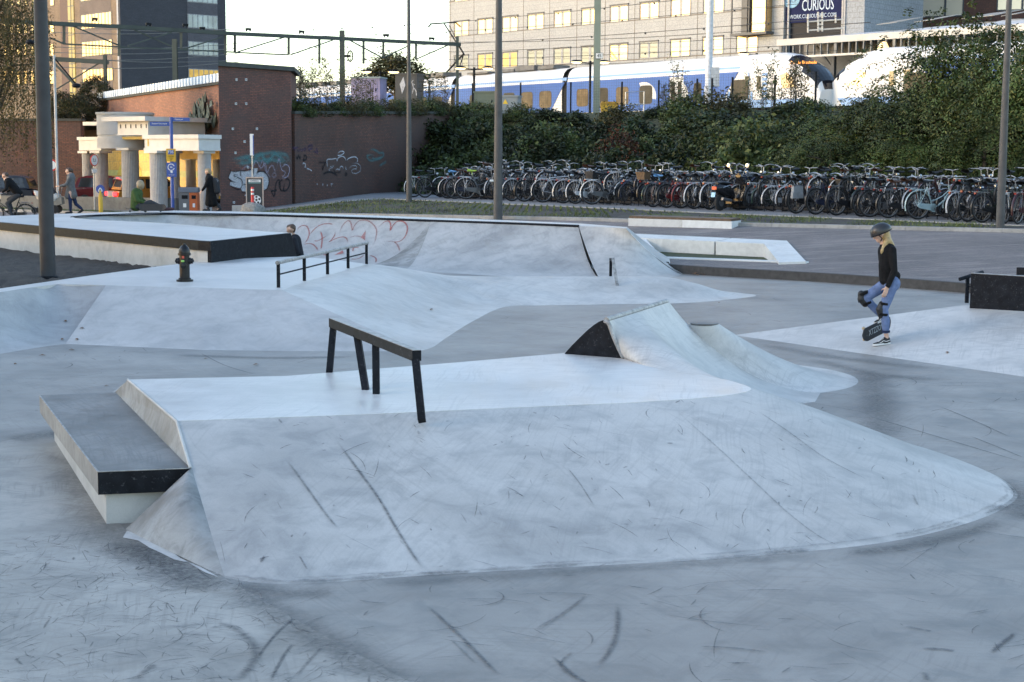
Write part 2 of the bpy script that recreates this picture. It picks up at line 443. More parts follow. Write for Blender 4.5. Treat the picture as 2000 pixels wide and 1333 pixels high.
# ---- rail on the funbox
fr = thing('flat_rail', 'dark angular steel rail with four splayed legs on the pale funbox deck', 'skate rail', P(700, 760, ZD))
F1, F2, F3, F4 = P(643, 728, ZD), P(715, 762, ZD), P(735, 770, ZD), P(824, 818, ZD)
def up_at(px, py, ref): return PD(px, py, ref.y)
T1, T4 = up_at(651, 624, P(650, 722, ZD)), up_at(812, 686, P(812, 806, ZD))
T2, T3 = lerp(T1, T4, .33), lerp(T1, T4, .56)
ud = (T4-T1).normalized()
MB().beam(T1-ud*.03-Vector((0, 0, .035)), T4+ud*.03-Vector((0, 0, .035)), .075, .085).build('top_bar', M_STEEL, fr, world=True)
MB().beam(T1-ud*.03+Vector((0, 0, .0095)), T4+ud*.03+Vector((0, 0, .0095)), .066, .004).build('grind_strip', M_WORN, fr, world=True)
for t, f in ((T1, F1), (T2, F2), (T3, F3), (T4, F4)):
    MB().beam(Vector(f)+Vector((0, 0, -.02)), Vector(t)-Vector((0, 0, .075)), .06, .07, up=(0, 1, 0)).build('leg', M_STEEL, fr, world=True)

# ---- quarter pipe growing out of the funbox deck
qp = thing('quarter_pipe', 'pale concrete quarter pipe with black steel end plate on the funbox', 'skate ramp', P(1219, 700, ZD))
QA, QB = P(1102, 692, ZD), P(1219, 701, ZD)
def PV(px, py, a, b):
    n = Vector((b.y-a.y, a.x-b.x, 0)); d = ray(px, py); o = Vector((0, 0, CAMH))
    t = (a-o).dot(n)/d.dot(n); return o+d*t
cap = [PV(x, y, QA, QB) for x, y in ((1102, 692), (1117, 675), (1133, 659), (1147, 645.5), (1160, 635), (1170, 628.5), (1179, 625.5), (1187, 627.5), (1191, 634), (1196, 649), (1204, 670), (1219, 701))]
cap = [Vector((p.x, p.y, max(p.z, ZD-.01))) for p in cap]
Ka = PV(1188, 627.5, QA, QB); Kb = P(1305, 591, Ka.z)
kd = (Kb-Ka); kd.z = 0
MB().prism(cap, kd.normalized()*.05).build('end_plate', M_STEEL, qp, world=True)
cap2 = [lerp(p, Vector((lerp(QA, QB, .6).x, lerp(QA, QB, .6).y, .6)), .03) for p in cap]
MB().prism([p+kd.normalized()*.05 for p in cap2], kd*.985-kd.normalized()*.05).build('back_slope', M_BOWL, qp, world=True)
fan = [(0, P(1222, 701, ZD)), (.08, P(1268, 717, ZD)), (.16, P(1316, 729, ZD)), (.24, P(1372, 738, ZD)), (.33, P(1425, 746, ZD-.02)), (.42, P(1478, 770, .48)), (.5, P(1530, 795, .2)),
       (.58, P(1575, 808, 0)), (.68, P(1592, 785, 0)), (.78, P(1608, 759, 0)), (.86, P(1622, 746, 0)), (.94, P(1585, 735, 0)), (1, P(1540, 728, 0))]
fA = smooth_curve([lerp(Ka, Kb, t)+Vector((.012, 0, .002)) for t, b in fan], 8); fB = smooth_curve([b for t, b in fan], 8)
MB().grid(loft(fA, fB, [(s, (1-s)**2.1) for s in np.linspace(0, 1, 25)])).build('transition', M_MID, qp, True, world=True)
MB().tube([Ka+Vector((-.02, 0, .012)), Kb+Vector((-.02, 0, .012))], .03, 8).build('coping', M_WORN, qp, True, world=True)
er = [PV(x, y, QA, QB)-kd.normalized()*.012 for x, y in ((1181, 626.5), (1188, 629.5), (1191.5, 636), (1196.5, 651), (1204.5, 671), (1218, 699))]
MB().tube(er, .022, 6).build('edge_tube', M_WORN, qp, True, world=True)

cn = thing('concrete_cone', 'concave concrete cone with small flat dark top behind the quarter pipe', 'skate ramp', (2.22, 18.9, 0))
ct = P(1376, 632, .73); cn.location = (ct.x, ct.y, 0)
V3_ = lambda *a: Vector(a)
prof = [(1.6*s+.16*(1-s), .73*(1-s)**1.9) for s in np.linspace(1, 0, 18)]
MB().grid([[V3_(r_*math.cos(a)+.35*(1-z_/.73), r_*math.sin(a)+.7*(1-z_/.73), z_) for a in np.linspace(0, 2*math.pi, 49)] for r_, z_ in prof]).build('flank', M_MID, cn, True)
MB().lathe([(.165, .715), (.168, .735), (.15, .738), (0, .738)], (0, 0, 0), 32).build('cap_plate', M_TOP, cn, True)

# ---- middle platform with banks and the long hump
ZM = .65
mp_ = thing('bank_platform', 'pale concrete bank platform with hydrant and handrail, running into a long low hump', 'skate ramp', P(400, 600, .0))
M_MIDB = concrete('bank_concrete_mid', (.44, .42, .40), .5, .1, .3, (100, 20, 60), 1., .3)
M_LQ = concrete('bank_concrete_left', (.39, .375, .36), .5, .12, .4, (110, 30, 70), 1., .4)
k2 = [(s, (1-s)**1.25) for s in np.linspace(0, 1, 15)]
lq = [(P(-160, 590, ZM), P(-160, 712)), (P(-20, 574, ZM), P(-10, 693)), (P(60, 562, ZM), P(50, 683)), (P(112, 555.5, ZM), P(95, 676)), (P(207, 557.5, ZM), P(128, 672))]
MB().grid(loft(smooth_curve([a for a, b in lq], 6), smooth_curve([b for a, b in lq], 6), [(s, (1-s)**1.9) for s in np.linspace(0, 1, 17)])).build('curved_bank', M_LQ, mp_, True, world=True)
fbk = [(P(207, 557.5, ZM), P(128, 672)), (P(380, 562, ZM), P(400, 684)), (P(547, 567, ZM), P(640, 686.5)), (P(551, 567, ZM), P(820, 686))]
MB().grid(loft([lerp(a[0], b[0], t) for a, b in zip(fbk, fbk[1:]) for t in np.linspace(0, 1, 6)], [lerp(a[1], b[1], t) for a, b in zip(fbk, fbk[1:]) for t in np.linspace(0, 1, 6)], [(s, 1-s) for s in np.linspace(0, 1, 8)])).build('front_bank', M_MIDB, mp_, world=True)
rl = [(P(551, 567, ZM), P(820, 686)), (P(575, 558, ZM), P(846, 678)), (P(610, 547, ZM), P(872, 660)), (P(660, 533, ZM), P(925, 627)), (P(722, 517, ZM), P(985, 600)),
      (P(775, 524, .55), P(1060, 597)), (P(830, 534, .44), P(1150, 595.5)), (P(890, 539, .37), P(1200, 594.5)), (P(1000, 540, .36), P(1245, 594)), (P(1150, 540, .36), P(1310, 593)), (P(1290, 541, .355), P(1380, 589.5)),
      (P(1345, 551, .27), P(1425, 585)), (P(1395, 566, .11), P(1458, 581.5)), (P(1445, 573, .03), P(1474, 579)), (P(1472, 576, .002), P(1477, 577.5))]
rA = smooth_curve([a for a, b in rl], 7); rB = smooth_curve([b for a, b in rl], 7)
kr = [(s, float(np.interp(s, [0, .15, .35, .6, .8, 1], [1, .95, .74, .36, .12, 0]))) for s in np.linspace(0, 1, 20)]
def kmix(t): return [(s, lerp(1-s, k, min(1, t))) for s, k in kr]
MB().grid([loft([a], [b], kmix(i/9))[0] for i, (a, b) in enumerate(zip(rA, rB))]).build('roll_in', M_MID, mp_, True, world=True)
i5 = 4*7
bkA = rA[i5:]; bkB = [Vector((p.x+.2, p.y+max(.05, p.z*4.2), 0)) for p in bkA]
MB().grid(loft(bkA, bkB, kr)).build('hump_back', M_MID, mp_, True, world=True)
top = [P(-160, 590, ZM), P(-20, 574, ZM), P(60, 562, ZM), P(112, 555.5, ZM), P(207, 557.5, ZM), P(380, 562, ZM), P(547, 567, ZM)] + rA[:i5+1] + \
      [P(x, y, ZM) for x, y in ((650, 507), (578, 501.5), (500, 504), (411, 508.5), (310, 520.5), (170, 539.5), (0, 564), (-160, 582))]
MB().prism(top, (0, 0, -.62)).build('platform', concrete('platform_concrete', (.55, .525, .50), .42, .07, .2, (15, 100, 60), 1., .2), mp_, world=True)

# ---- handrail on the platform
hr = thing('handrail', 'black tubular handrail with five posts on the hydrant platform', 'skate rail', P(630, 540, ZM))
feet = [P(544, 562, ZM), P(594.6, 549, ZM), P(639.8, 536, ZM), P(680, 525, ZM), P(716, 514.6, ZM)]
h = .385
e0 = feet[0]-(feet[1]-feet[0]).normalized()*.06; e1 = feet[-1]+(feet[-1]-feet[-2]).normalized()*.07
MB().tube([e0+Vector((0, 0, h)), e1+Vector((0, 0, h))], .031, 10).build('top_rail', M_WORN, hr, True, world=True)
MB().tube([feet[0]+Vector((0, 0, h*.52)), feet[-1]+Vector((0, 0, h*.52))], .013, 8).build('mid_rail', M_STEEL, hr, True, world=True)
for f in feet: MB().beam(f-Vector((0, 0, .02)), f+Vector((0, 0, h-.02)), .05).build('post', M_STEEL, hr, world=True)

# ---- hydrant
hy = thing('hydrant', 'glossy black fire hydrant with red and green stickers on the pale platform', 'hydrant', P(361, 550, ZM))
M_GLOSS = mat('gloss_black', (.007, .0075, .009), .35, 0, .2, 20, spec=.35)
MB().lathe([(.135, 0), (.135, .03), (.10, .035), (.10, .055), (.082, .06), (.082, .42)], n=24).build('barrel', M_GLOSS, hy, True)
MB().lathe([(.10, .42), (.105, .425), (.105, .455), (.092, .46), (.09, .50), (.07, .55), (.04, .58), (.03, .585), (.03, .605), (0, .607)], n=24).build('bonnet', M_GLOSS, hy, True)
for sx in (-1, 1):
    MB().lathe([(.055, .07), (.055, .10), (.045, .105), (.045, .135), (.02, .14), (.02, .15), (0, .15)], (0, 0, .33), 14, 'X', M=Matrix.Rotation(0 if sx > 0 else math.pi, 3, 'Z')).build('outlet', M_GLOSS, hy, True)
MB().lathe([(.05, .07), (.05, .10), (.02, .11), (0, .112)], (0, 0, .26), 14, 'X', M=Matrix.Rotation(-math.pi/2, 3, 'Z')).build('front_cap', M_GLOSS, hy, True)
MB().box((-.005, -.083, .395), (.035, .006, .04)).build('red_sticker', mat('sticker_red', (.55, .08, .05), .5), hy)
MB().ball((-.005, -.118, .335), (.03, .006, .018), 12, 6).build('green_sticker', mat('sticker_green', (.25, .5, .12), .5), hy)

# ---- bowl
ZB = 1.05
bw = thing('skate_bowl', 'raised grey concrete skate bowl with black fascia and red graffiti inside', 'skate bowl', P(500, 470, .5))
def PB(x, y): return P(x, y, ZB)
lip = [(140, 425), (190, 421), (330, 417.5), (500, 420), (700, 426), (842, 431), (1000, 436.5), (1130, 441.5), (1222, 446.5)]
bck = [(60, 420), (200, 415.5), (330, 411.5), (515, 414.5), (705, 420.5), (848, 425.5), (1003, 431), (1134, 437), (1225, 444)]
strip = MB().grid([[PB(*a), PB(*b), PB(*b)-Vector((0, -.02, .9))] for a, b in zip(lip, bck)])
near = [(-110, 427), (0, 435), (200, 453.7), (389, 471), (412, 472.5), (568, 456.2), (490, 450.5), (430, 446), (375, 441), (330, 437.5), (260, 433.5), (200, 431), (150, 427.5), (140, 425), (60, 420), (0, 422.5)]
strip.add([PB(*a) for a in near], [tuple(range(len(near)))])
strip.build('deck', M_DECK, bw, world=True)
Ll = [PB(*a) for a in lip[:6]]
Ls = resample(smooth_curve(Ll, 8), 40)
wallrows = []; kw = [(s, (1-s)**2.2) for s in np.linspace(0, 1, 18)]
base = []
for i, p in enumerate(Ls):
    t = Ls[min(i+1, 39)]-Ls[max(i-1, 0)]; n = Vector((t.y, -t.x, 0)).normalized()
    if i < 6: n = lerp(Vector((.8, -.1, 0)), n, i/6).normalized()
    base.append(Vector((p.x+n.x*2.7, p.y+n.y*2.7, 0)))
Q0 = PB(842, 431)
WALL = MB().grid(loft(Ls, base, kw)).build('bowl_wall', M_BOWL, bw, True, world=True)
qpairs = [(Q0, P(790, 528)), (PB(1000, 436.5), P(1000, 541)), (PB(1130, 441.5), Vector((1.95, 35.0, 0)))]
qA = smooth_curve([a for a, b in qpairs], 14); qB = smooth_curve([b for a, b in qpairs], 14)
QF = MB().grid(loft(qA, qB, [(s, (1-s)**1.9) for s in np.linspace(0, 1, 18)])).build('quarter_face', M_BOWL, bw, True, world=True)
seam = loft([Ls[-1]], [base[-1]], kw)[0]; seam2 = loft([qA[0]], [qB[0]], [(s, (1-s)**1.9) for s in np.linspace(0, 1, 18)])[0]
MB().grid([seam, seam2]).build('seam_band', M_RAW, bw, True, world=True)
hp = [(PB(1130, 441.5), Vector((1.95, 35.0, 0))), (PB(1160, 443.2), Vector((2.9, 35.0, 0))), (PB(1195, 445), Vector((3.55, 35.8, 0))), (PB(1222, 446.5), P(1333, 536))]
MB().grid(loft(smooth_curve([a for a, b in hp], 8), smooth_curve([b for a, b in hp], 8), [(s, (1-s)**1.35) for s in np.linspace(0, 1, 14)])).build('side_hip', M_BANK, bw, True, world=True)
hb = [(PB(1222, 446.5), P(1333, 536)), (PB(1225, 444), Vector((4.2, 39.2, 0.1)))]
MB().grid(loft([hb[0][0], hb[1][0]], [hb[0][1], hb[1][1]], [(s, (1-s)**1.3) for s in np.linspace(0, 1, 8)])).build('rear_hip', M_BANK, bw, True, world=True)
# steel coping along the lip and down the end of the quarter face
cp = MB().tube([p+Vector((0, -.03, -.005)) for p in Ls], .035, 6); cp.tube([p+Vector((0, -.03, -.005)) for p in qA], .035, 6)
cp.build('coping', M_STEEL, bw, True, world=True)
edg = loft([qA[-1]], [qB[-1]], [(s, (1-s)**1.9) for s in np.linspace(0, .62, 10)])[0]
MB().tube([p+Vector((0, -.01, .002)) for p in edg], .011, 6).build('edge_tube', M_STEEL, bw, True, world=True)
bk_in = MB().tube([PB(x, y)+Vector((0, .02, -.02)) for x, y in ((568, 456.2), (490, 450.5), (430, 446), (375, 441), (330, 437.5), (260, 433.5), (200, 431), (150, 427.5), (140, 425))], .03, 6)
bk_in.build('inner_coping', M_WALL, bw, True, world=True)
# outside: fascia over cast wall
o = [PB(-110, 427), PB(0, 435), PB(389, 471), PB(412, 472.5)]
fa = MB(); wa = MB()
for a, b in zip(o, o[1:]):
    fa.prism([a+Vector((-.01, -.05, .004)), b+Vector((0, -.05, .004)), b+Vector((0, .12, .004)), a+Vector((0, .12, .004))], (0, 0, -.18))
    wa.prism([a-Vector((0, 0, .17)), b-Vector((0, 0, .17)), b+Vector((0, .2, -.17)), a+Vector((0, .2, -.17))], (0, 0, -.8))
fa.build('fascia', M_STEEL, bw, world=True); wa.build('outer_wall', M_WALL, bw, world=True)
s0, s1 = PB(412, 472.5), PB(568, 456.2)
sb = PV(580, 503, s0, s1)
MB().prism([s0+Vector((0, 0, .005)), s1+Vector((0, 0, .005)), Vector((sb.x, sb.y, .55)), Vector((s0.x, s0.y, .55))], (-.08, .06, 0)).build('steel_side', M_STEEL, bw, world=True)

# ---- graffiti and scuffs laid on the surfaces they were made on
def paint(name, col, alpha, rough=.6):
    m, nt, b = base_mat(name, rough)
    b.inputs['Base Color'].default_value = c4(col)
    tr = nt.nodes.new('ShaderNodeBsdfTransparent'); mx = nt.nodes.new('ShaderNodeMixShader')
    g = nt.nodes.new('ShaderNodeNewGeometry'); PAINTS.add(name)
    sa_ = nt.nodes.new('ShaderNodeAttribute'); sa_.attribute_name = 'soft'
    f = math_(nt, 'MULTIPLY', ramp(nt, noise(nt, ocoord(nt), 24, 3, .7), [(.3, .35), (.6, 1.)]), ramp(nt, g.outputs['Random Per Island'], [(0, alpha*.45), (1, alpha)]))
    f = math_(nt, 'MULTIPLY', f, ramp(nt, sa_.outputs['Fac'], [(0, 0.), (.3, .18), (.75, .8), (1., 1.)]))
    nt.links.new(f, mx.inputs[0]); nt.links.new(tr.outputs[0], mx.inputs[1]); nt.links.new(b.outputs[0], mx.inputs[2])
    nt.links.new(mx.outputs[0], nt.nodes['Material Output'].inputs[0])
    return m
def cast_px(bvh, px, py):
    hit = bvh.ray_cast(Vector((0, 0, CAMH)), ray(px, py).normalized())
    return hit[0], hit[1]
def strokes(mb, bvh, lines, wd, lift=.004, curve=True):
    for ln in lines:
        w_ = wd
        if isinstance(ln, tuple): w_, ln = ln
        if w_ < .035: w_ *= 1.45
        pts = smooth_curve([Vector((x, y, 0)) for x, y in ln], 7) if curve else resample([Vector((x, y, 0)) for x, y in ln], 8)
        ps = []; ns = []
        for q in pts:
            p, n = cast_px(bvh, q.x, q.y)
            if p is None: continue
            if n.dot(Vector((0, 0, CAMH))-p) < 0: n = -n
            ps.append(p); ns.append(n)
        if len(ps) > 2: ribbon(mb, ps, [w_]*len(ps), ns, lift+random.random()*.003)
def c2(scale, ox, oy, pts): return [(ox+x/scale, oy+y/scale) for x, y in pts]
random.seed(4)
g1 = MB(); bvhb = bvh_of(WALL, QF)
GR = [[(130, 210), (160, 165), (215, 140), (265, 155), (290, 210), (290, 270), (260, 340), (215, 385)],
      [(215, 390), (270, 378), (330, 382), (380, 420), (410, 470)], [(298, 262), (350, 200), (410, 150), (480, 122), (560, 118), (610, 132)],
      [(358, 338), (400, 342), (450, 318), (525, 275)], [(438, 212), (460, 280), (458, 370), (445, 455)],
      [(638, 205), (625, 265), (590, 320), (555, 355), (610, 325), (690, 295), (750, 292), (785, 320), (795, 380)],
      [(690, 280), (695, 215), (730, 140), (790, 82), (825, 90), (845, 140), (855, 205), (880, 150), (930, 90), (990, 72), (1060, 80), (1130, 130), (1170, 200), (1165, 280), (1140, 370), (1075, 465)],
      [(820, 300), (880, 280), (940, 282), (985, 300)], [(1178, 190), (1220, 140), (1280, 92), (1330, 85), (1355, 130), (1350, 205), (1385, 140), (1440, 90), (1510, 88), (1560, 130), (1572, 200), (1545, 280), (1500, 330), (1440, 355), (1340, 348), (1230, 350)],
      [(1400, 355), (1440, 390), (1468, 460), (1460, 540), (1430, 610), (1340, 680)], [(835, 575), (900, 580), (960, 560), (1010, 520)],
      [(1075, 530), (1130, 545), (1165, 580), (1155, 630)], [(870, 400), (862, 480)], [(840, 430), (945, 425)]]
strokes(g1, bvhb, [c2(6.667, 560, 420, l) for l in GR], .055)
for tri in (((965, 295), (1030, 205), (1020, 335)), ((620, 525), (730, 465), (745, 505)), ((450, 520), (515, 510), (510, 535))):
    q = [cast_px(bvhb, 560+x/6.667, 420+y/6.667)[0] for x, y in tri]
    if all(q): g1.add([p+Vector((0, -.02, .008)) for p in q], [(0, 1, 2)])
g1.build('graffiti', paint('red_spray', (.40, .10, .08), 1.1), bw, world=True)
M_SCUFF = paint('scuff', (.05, .053, .06), .75)
M_SCUFF2 = paint('dirt_scuff', (.13, .11, .085), .5)
def scuffs(bvh, gen, n, wr, lr, mb, bend=1.2, ang=None):
    for _ in range(n):
        x, y = gen(); a = random.uniform(0, math.pi) if ang is None else random.gauss(*ang)
        L = random.uniform(*lr)*(.4 if random.random() < .5 else 1); k = random.gauss(0, bend); m = 9; ps = []; ns = []
        wd = random.uniform(*wr)*(1 if L > .25 else 1.2)
        ws = []
        for i in range(m):
            hit = bvh.ray_cast(Vector((x, y, 3)), Vector((0, 0, -1)))
            if hit[0] is None: break
            ps.append(hit[0]); ns.append(hit[1] if hit[1].z > 0 else -hit[1]); ws.append(wd*(.15+.85*math.sin(math.pi*(i+.35)/(m-.3))))
            x += math.cos(a)*L/m; y += math.sin(a)*L/m; a += k*L/m*2
        if len(ps) > 3: ribbon(mb, ps, ws, ns, .0055+random.random()*.003)
bf = bvh_of(floor)
random.seed(11)
sm = MB()
def in_left():
    while True:
        x = random.uniform(-3.4, -.3); y = random.uniform(7.6, 11)
        if x < -1.75+(9.9-y)*.62 - .05 and not (x > -3.0-(y-11)*.4 and y > 10.6): return x, y
scuffs(bf, in_left, 850, (.003, .009), (.05, .5), sm, 1.5)
scuffs(bf, in_left, 60, (.012, .022), (.1, .3), sm, 1.)
scuffs(bf, lambda: (random.uniform(-1.2, 3.2), random.uniform(7.6, 10.2)), 95, (.006, .018), (.1, .75), sm, 1.)
scuffs(bf, lambda: (random.uniform(2.4, 6.), random.uniform(10, 19)), 110, (.008, .02), (.3, 1.6), sm, .5)
scuffs(bf, lambda: (random.uniform(-7, -2), random.uniform(15, 22)), 60, (.008, .02), (.15, 1.), sm, 1.)
scuffs(bf, lambda: (random.uniform(-1, 8), random.uniform(20, 33)), 70, (.01, .025), (.3, 2.), sm, .4)
strokes(sm, bf, [(.07, [(420, 1215), (455, 1228), (490, 1255), (500, 1285), (480, 1315), (462, 1333)]), (.05, [(268, 1330), (285, 1312), (305, 1300)]), (.02, [(500, 1290), (540, 1240), (575, 1210)]),
                 (.02, [(528, 1333), (550, 1290), (572, 1258)]), (.02, [(578, 1325), (605, 1292), (630, 1265)]), (.02, [(835, 1185), (900, 1245), (975, 1322)]), (.016, [(880, 1250), (930, 1300)]),
                 (.022, [(1045, 1232), (1100, 1200), (1148, 1163)]), (.03, [(1207, 1180), (1205, 1235), (1190, 1275), (1168, 1300)]), (.02, [(1365, 1265), (1430, 1268), (1500, 1276)]), (.03, [(1768, 1226), (1800, 1232), (1820, 1236)]),
                 (.03, [(1800, 1268), (1840, 1270), (1865, 1274)]), (.025, [(1935, 1278), (1960, 1256), (1983, 1238)]), (.016, [(1835, 795), (1900, 822), (1975, 856)]), (.016, [(1895, 853), (1950, 875), (2000, 896)]),
                 (.014, [(390, 690), (440, 715), (500, 733)]), (.03, [(1805, 1315), (1812, 1333)]), (.018, [(1120, 1275), (1095, 1300), (1130, 1330)]), (.022, [(1080, 1285), (1120, 1320), (1150, 1340)])], .02, .0055)
gm0 = MB()  # panel-line dirt, with contact shade painted under the ledge and along bank feet
strokes(gm0, bf, [(.42, [(448, 1142), (520, 1185), (600, 1235), (700, 1290), (800, 1345)]), (.3, [(470, 1140), (560, 1160), (660, 1158)]), (.7, [(120, 880), (170, 960), (230, 1050), (330, 1100), (430, 1150)]), (.5, [(260, 1060), (330, 1105), (410, 1160)]), (.5, [(1900, 935), (1960, 950), (1998, 985), (1990, 1020)]), (.25, [(1640, 1085), (1760, 1070), (1880, 1045), (1960, 1015)]), (.22, [(700, 1148), (900, 1132), (1150, 1116), (1400, 1100), (1640, 1082)]), (.6, [(1700, 720), (1715, 790), (1720, 860)]), (.4, [(1580, 700), (1700, 730), (1850, 745)]), (.5, [(20, 862), (90, 850), (150, 846)]), (.5, [(1480, 672), (1640, 700), (1830, 722)]), (.3, [(330, 694), (520, 700), (700, 698)])], .3, .0048)  # the wide upright stroke on the right paints in a pole's reflection
tag(gm0.build('grime_and_shade', paint('floor_grime_shade', (.06, .06, .06), .5), floor), kind='stuff')
cj = MB()
for l in (((1000, 690), (840, 1000)), ((905, 625), (1490, 668)), ((1700, 815), (2000, 905)), ((0, 742), (330, 735))): strokes(cj, bf, [(.012, list(l))], .012, .0045, False)
tag(cj.build('saw_cut', paint('joint_line', (.06, .06, .06), .9), floor), kind='stuff')
ch = MB(); q_ = [(248, 1037), (275, 1046), (300, 1060), (330, 1074), (352, 1090), (372, 1100), (340, 1093), (318, 1082), (292, 1070), (270, 1056), (240, 1050)]
ch.add([P(x, y, .0075) for x, y in q_], [tuple(range(len(q_)))]); q_ = [(362, 1096), (390, 1107), (428, 1128), (400, 1118)]; ch.add([P(x, y, .0075) for x, y in q_], [tuple(range(4))])
tag(ch.build('broken_edge', concrete('fresh_concrete', (.50, .48, .45), .8, .1, .1, (0, 60, 120), 3.), floor), kind='stuff')
tag(sm.build('scuff_marks', M_SCUFF, floor), kind='stuff')
bb_ = bvh_of(bank); s2 = MB()
def on_bank():
    return random.uniform(-1.9, 3.6), random.uniform(9.9, 13.6)
scuffs(bb_, on_bank, 210, (.005, .013), (.06, .5), s2, 1., (2.0, .55))
scuffs(bb_, on_bank, 60, (.012, .026), (.04, .12), s2, 1.)
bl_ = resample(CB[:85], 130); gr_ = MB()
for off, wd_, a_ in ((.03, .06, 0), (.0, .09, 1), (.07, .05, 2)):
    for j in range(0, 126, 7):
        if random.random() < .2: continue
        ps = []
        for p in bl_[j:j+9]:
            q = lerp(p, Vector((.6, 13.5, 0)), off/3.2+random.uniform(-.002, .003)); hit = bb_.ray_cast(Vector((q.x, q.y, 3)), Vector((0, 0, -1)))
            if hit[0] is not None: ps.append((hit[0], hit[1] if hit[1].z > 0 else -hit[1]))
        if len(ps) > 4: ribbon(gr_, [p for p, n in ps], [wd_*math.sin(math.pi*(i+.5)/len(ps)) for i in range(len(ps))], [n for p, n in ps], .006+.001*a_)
tag(gr_.build('grime_shade_band', paint('grime_and_shade', (.08, .08, .08), .42), fb, world=True), kind='stuff')  # wheel dirt and contact shade painted together along the foot of the bank
strokes(s2, bb_, [(.022, [(655, 858), (700, 920), (740, 975), (772, 1030), (800, 1075), (825, 1112)]), (.02, [(560, 900), (600, 955), (632, 1000), (660, 1035)]), (.014, [(1317, 801), (1400, 875), (1470, 940), (1540, 1005), (1600, 1050), (1642, 1070)]),
                  (.016, [(1478, 803), (1540, 845), (1610, 895), (1700, 942)]), (.012, [(1108, 915), (1135, 950), (1160, 990)]), (.012, [(585, 1088), (600, 1115)]), (.02, [(1783, 968), (1788, 980), (1793, 990)])], .02, .0055)
tag(s2.build('scuff_marks', M_SCUFF, fb, world=True), kind='stuff')
# ---- bank with the black box at the far side
hbk = thing('hip_bank', 'pale triangular concrete bank the helmeted skater stands on', 'skate ramp', P(1715, 690))
tip = P(1433, 655); n1 = P(2000, 736); n2 = P(2500, 806)
rg = P(1885, 596, .5); rg2 = P(2000, 606, .5); rg3 = P(2500, 650, .5)
bk_ = MB()
rws = []
for u in np.linspace(0, 1, 12):
    rws.append([lerp(lerp(tip, n1, u), lerp(tip, rg, u), v) for v in np.linspace(0, 1, 8)])
bk_.grid(rws)
bk_.grid([[lerp(lerp(n1, n2, u), lerp(rg, lerp(rg2, rg3, u), min(1, u*1.5+.0)), v) for v in np.linspace(0, 1, 6)] for u in np.linspace(0, 1, 5)])
bk_.add([tip, rg, rg+Vector((.8, 1.4, -.5)), rg3+Vector((1, 2, -.5)), rg3], [(0, 1, 2), (1, 4, 3, 2)])
HB = bk_.build('slope', M_MID, hbk, world=True)
bx = thing('steel_box', 'low black steel box open on top at the edge of the pale bank', 'skate box', P(1895, 600, .5))
b0 = P(1894, 599, .5); b1 = P(2000, 607, .5); bd = (b1-b0).normalized(); bn = Vector((-bd.y, bd.x, 0))
bp = MB()
def wallseg(mb, a, b, z0, z1, t):
    d = (b-a); d.z = 0; d.normalize(); n = Vector((-d.y, d.x, 0))
    mb.prism([Vector((q.x, q.y, z0)) for q in (a, b, b+n*t, a+n*t)], (0, 0, z1-z0))
wallseg(bp, b0, b0+bd*3.2, .40, .99, .10); bp.build('front_wall', M_STEEL, bx, world=True)
bp = MB(); wallseg(bp, b0+bn*1.9-bd*.25, b0+bn*1.9+bd*3, .3, .985, .1); bp.build('rear_wall', M_STEEL, bx, world=True)
bp = MB(); wallseg(bp, b0+bd*.45+bn*.1, b0+bd*1.7+bn*1.9, .3, .98, .09); bp.build('cross_wall', M_STEEL, bx, world=True)
bp = MB(); bp.prism([Vector((q.x, q.y, .993)) for q in (b0, b0+bd*3.2, b0+bd*3.2+bn*.1, b0+bn*.1)], (0, 0, .006)); bp.build('rim', M_WORN, bx, world=True)
sr = thing('short_handrail', 'short black handrail stub beside the black steel box', 'skate rail', P(1888, 590, .45))
pA = P(1888, 592, .46)
MB().beam(pA, pA+Vector((0, 0, .42)), .05).build('post', M_STEEL, sr, world=True)
MB().tube([pA+Vector((-.14, -.06, .37)), pA+Vector((.05, .02, .42)), pA+Vector((.3, .25, .46))], .03, 8).build('rail', M_STEEL, sr, True, world=True)
MB().beam(pA+Vector((0, 0, .25)), pA+Vector((.1, .05, .26)), .02).build('stub', M_STEEL, sr, world=True)
# ---- small bent rail on the hump
sa = thing('arch_rail', 'small black bent steel rail standing on the long low hump', 'skate rail', P(1200, 550, .25))
q0 = P(1206, 555, .27); q1 = Vector((q0.x-.06, q0.y+1.2, .32)); tq = PD(1197, 505, q0.y+.35); tq1 = PD(1193, 506, q0.y+.95)
MB().beam(q0-Vector((0, 0, .05)), tq, .05, .055, up=(1, 0, 0)).build('front_leg', M_WORN, sa, world=True)
MB().beam(q1-Vector((0, 0, .05)), tq1, .05, .055, up=(1, 0, 0)).build('rear_leg', M_STEEL, sa, world=True)
MB().beam(tq-Vector((0, 0, .02)), tq1-Vector((0, 0, .02)), .05).build('top_bar', M_STEEL, sa, world=True)
